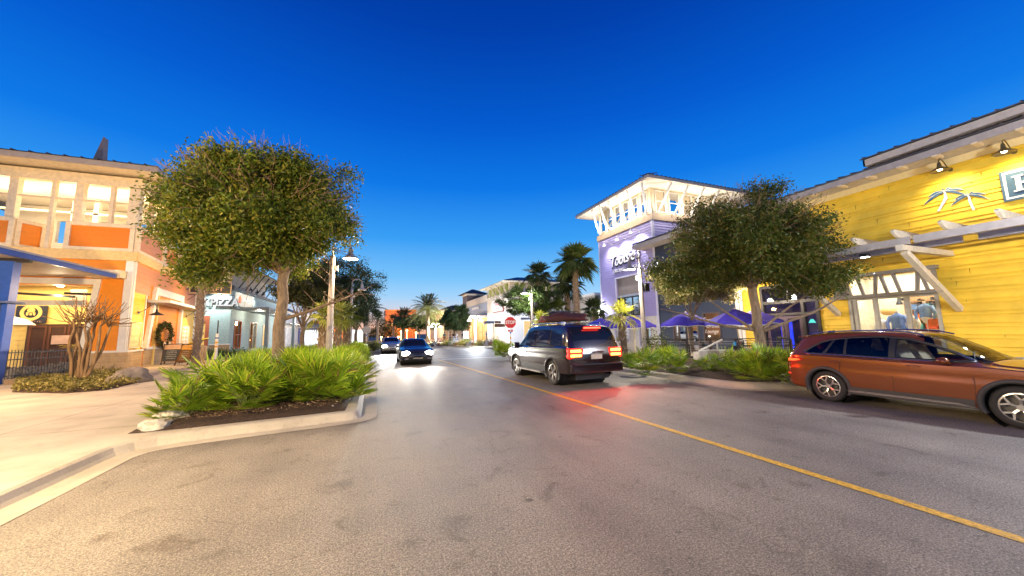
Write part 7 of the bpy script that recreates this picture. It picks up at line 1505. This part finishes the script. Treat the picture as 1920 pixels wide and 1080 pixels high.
MAR=P('maroon_fabric',(.055,.012,.013),.8,var=.3,sc=5); lump((-.1,-.35,.14),(.62,.9,.20),MAR,'duffel_bag',2); lump((.12,.35,.30),(.45,.55,.19),P('black_fabric',(.015,.013,.015),.7),'black_bag',8); lump((-.2,.75,.12),(.4,.5,.17),P('rust_fabric',(.22,.05,.03),.8,var=.3,sc=5),'rust_bag',6)
mb=MB()
for y_ in (-.5,.2,.7): mb.tube([(6.5-.68,11.6+y_,2.0),(6.5-.4,11.6+y_,2.36),(6.5+.3,11.6+y_,2.42),(6.5+.68,11.6+y_,2.0)],.012,4)
mb.build('strap',BLACKP,cg)
# --- oncoming cars
td=[(0,.50,.72,.84,.60,.68,.6),(.05,.38,.86,.98,.78,.82,.7),(.2,.30,.95,1.06,.84,.88,.7),(.8,.24,.96,1.10,.88,.91,.66),(1.25,.22,.955,1.36,.885,.915,.60),(1.7,.22,.95,1.45,.885,.92,.59),(2.4,.22,.94,1.46,.885,.92,.59),(2.8,.22,.93,1.38,.885,.92,.60),(3.3,.22,.92,1.12,.88,.915,.63),(3.6,.23,.91,1.00,.88,.905,.68),(4.2,.25,.84,.93,.86,.88,.62),(4.55,.28,.72,.82,.80,.83,.56),(4.7,.34,.62,.70,.72,.74,.5),(4.78,.42,.55,.60,.60,.62,.4)]
def sedan(label,paint,pos,power,glow):
    L=4.78; sw=[([(1.12,1.02),(1.45,1.30),(2.10,1.34),(2.10,1.0)],CGL),([(2.18,1.0),(2.18,1.34),(2.65,1.30),(3.25,1.02),(3.3,.985)],CGL)]
    c=car('oncoming_sedan',label,td,L,(.95,3.80),.33,.23,paint,CGL,sw,(2.68,3.45),(.85,1.5),clad=BLACKP,spk=6)
    for sg in (-1,1):
        mb=MB(); mb.lathe([(0,0),(.13,-.01),(.17,-.05),(.18,-.12)],(0,0,0),16,'y'); mb.v=[(sg*.62+v[0]*1.3,L/2-.03+v[1],.66+v[2]*.75) for v in mb.v]; mb.build('headlight',EM('headlight_on',(1,.97,.88),glow),c,smooth=True)
        mb=MB(); mb.box(sg*.93,sg*1.12,3.15-L/2,3.3-L/2,.95,1.08); mb.build('wing_mirror',paint,c,bevel=.03)
        lamp('SPOT',(sg*.62,L/2+.08,.66),power,(1,.95,.85),.06,aim=(sg*.62,L/2+9,-.1),ang=75,blend=1,parent=c)
        mb=MB(); mb.box(sg*.5,sg*.7,L/2-.08,L/2-.02,.36,.40); mb.build('fog_light',CHROME,c)
    mb=MB(); mb.box(-.45,.45,L/2-.10,L/2-.02,.50,.66); mb.build('grille',BLACKP,c,bevel=.02); mb=MB()
    for z in (.53,.57,.61): mb.box(-.42,.42,L/2-.03,L/2-.012,z,z+.012)
    mb.build('grille_bar',CHROME,c); mb=MB(); mb.box(-.7,.7,L/2-.14,L/2-.05,.30,.42); mb.build('air_intake',BLACKP,c,bevel=.02)
    mb=MB(); mb.box(-.25,.25,L/2-.03,L/2+.0,.40,.50); mb.build('number_plate',WHITE,c)
    place(c,pos,PI); return c
sedan('black sedan with bright headlights coming down the left lane',PAINTCAR('charcoal_paint',(.03,.03,.04),.5,.25),(2.32,22.9,0),260,60)
x,y=A_(736,32); sedan('pale silver car with headlights on, behind the black sedan',PAINTCAR('silver_paint',(.45,.44,.42),.5,.3),(x,y+2.4,0),1400,60)
# ================================================================ people far along the right pavement
def person(label,px,zc,shirt,pants,stride=.15,hold=0,sc=1.0):
    x,y=A_(px,zc); t=thing('person',label,'person',(0,0,0))
    def skin(nm,V,E,Rr,mt,lv=2):
        me=bpy.data.meshes.new(nm); me.from_pydata(V,E,[]); o=bpy.data.objects.new(nm,me); COL.objects.link(o); o.parent=t; me.materials.append(mt)
        s=o.modifiers.new('s','SKIN'); 
        for i,r_ in enumerate(Rr): me.skin_vertices[0].data[i].radius=(r_,r_)
        me.skin_vertices[0].data[0].use_root=True; s.use_smooth_shade=True; u=o.modifiers.new('u','SUBSURF'); u.levels=lv-1;u.render_levels=lv-1; return o
    st=stride
    V=[(0,0,.95),(0,0,1.15),(0,0,1.38),(0,0,1.50),(0,.01,1.56),(0,.02,1.66),(0,.02,1.74),(-.17,0,1.40),(-.24,.03,1.13),(-.22,.12,.90),(-.21,.15,.80),(.17,0,1.40),(.24,-.03,1.13),(.22,.05,.90),(.21,.08,.80),(-.09,0,.88),(-.10,st*.5,.50),(-.10,st,.08),(-.10,st+.13,.03),(.09,0,.88),(.10,-st*.3,.50),(.10,-st,.08),(.10,-st+.13,.03)]
    E=[(0,1),(1,2),(2,3),(3,4),(4,5),(5,6),(2,7),(7,8),(8,9),(9,10),(2,11),(11,12),(12,13),(13,14),(0,15),(15,16),(16,17),(17,18),(0,19),(19,20),(20,21),(21,22)]
    Rr=[.14,.13,.16,.06,.055,.095,.07,.065,.045,.035,.03,.065,.045,.035,.03,.10,.065,.045,.035,.10,.065,.045,.035]
    skin('body',V,E,Rr,P('skin_tone',(.45,.26,.17),.6))
    skin('shirt',[(0,0,.92),(0,0,1.15),(0,0,1.38),(0,0,1.47),(-.17,0,1.40),(-.24,.03,1.15),(.17,0,1.40),(.24,-.03,1.15)],[(0,1),(1,2),(2,3),(2,4),(4,5),(2,6),(6,7)],[.155,.145,.175,.07,.08,.062,.08,.062],shirt)
    skin('trousers',[(0,0,.96),(-.09,0,.88),(-.10,st*.5,.50),(-.10,st,.12),(.09,0,.88),(.10,-st*.3,.50),(.10,-st,.12)],[(0,1),(1,2),(2,3),(0,4),(4,5),(5,6)],[.155,.115,.08,.06,.115,.08,.06],pants)
    mb=MB(); mb.lathe([(0,1.81),(.07,1.79),(.105,1.72),(.10,1.66),(.06,1.65)],(0,-.01,0),12); mb.build('hair',P('hair_dark',(.03,.02,.015),.7),t,smooth=True)
    place(t,(x,y,.15),rnd.uniform(0,6)); return t
K1=P('cloth_black',(.02,.02,.025),.8);K2=P('cloth_denim',(.05,.08,.16),.8);K3=P('cloth_white',(.6,.6,.6),.8);K4=P('cloth_red',(.35,.06,.05),.8);K5=P('cloth_teal',(.1,.25,.28),.8)
person('person in black top and dark trousers, rightmost of the walkers beside the arcade',867,50,K1,K1); person('person in a white top walking left of the one in black, beside the arcade',857,51,K3,K2); person('person in a dark top and jeans, middle of the walkers beside the arcade',851,52,K1,K2,.2); person('person in a red top, left of the walkers beside the arcade',844,53,K4,K1); person('person in teal standing under the round dark tree by the arcade',833,56,K5,K1,.05)
person('person in dark clothes standing behind the left stop sign',681,44,K1,K1,.05)
mb=MB(); x,y=A_(874,48); mb.box(x-.35,x+.35,y-.05,y+.05,.9,1.9); mb.box(x-.3,x-.25,y,y+.03,.15,.9);mb.box(x+.25,x+.3,y,y+.03,.15,.9); o=mb.build('notice_board',P('notice_pale',(.6,.5,.55),.6),None); tag(o,'pale notice board on two legs right of the walkers','notice board')
x,y=A_(670,40); mb=MB(); mb.box(x-.6,x+.6,y-.05,y+.05,.9,2.3); mb.tube([(x,y,.1),(x,y,.95)],.05,8); o=mb.build('light_board',EM('lit_panel_white',(.9,.95,1),1.6),None); tag(o,'small glowing white panel on a stand between the left trees','lit panel')
# general spill of shop light on the pavements
for (x,y,z,e,c) in ((-9,27,4.4,330,(1,.66,.28)),(-11.2,33.5,4.2,150,(1,.66,.28)),(-8,60,4,500,(.9,.95,1)),(12,70,4,800,(1,.75,.5)),(13,84,4,800,(1,.7,.4)),(-7,80,4,600,(1,.85,.6)),(2.5,40,6.2,0,(1,.9,.8))):
    if e: lamp('POINT',(x,y,z),e,c,.3)
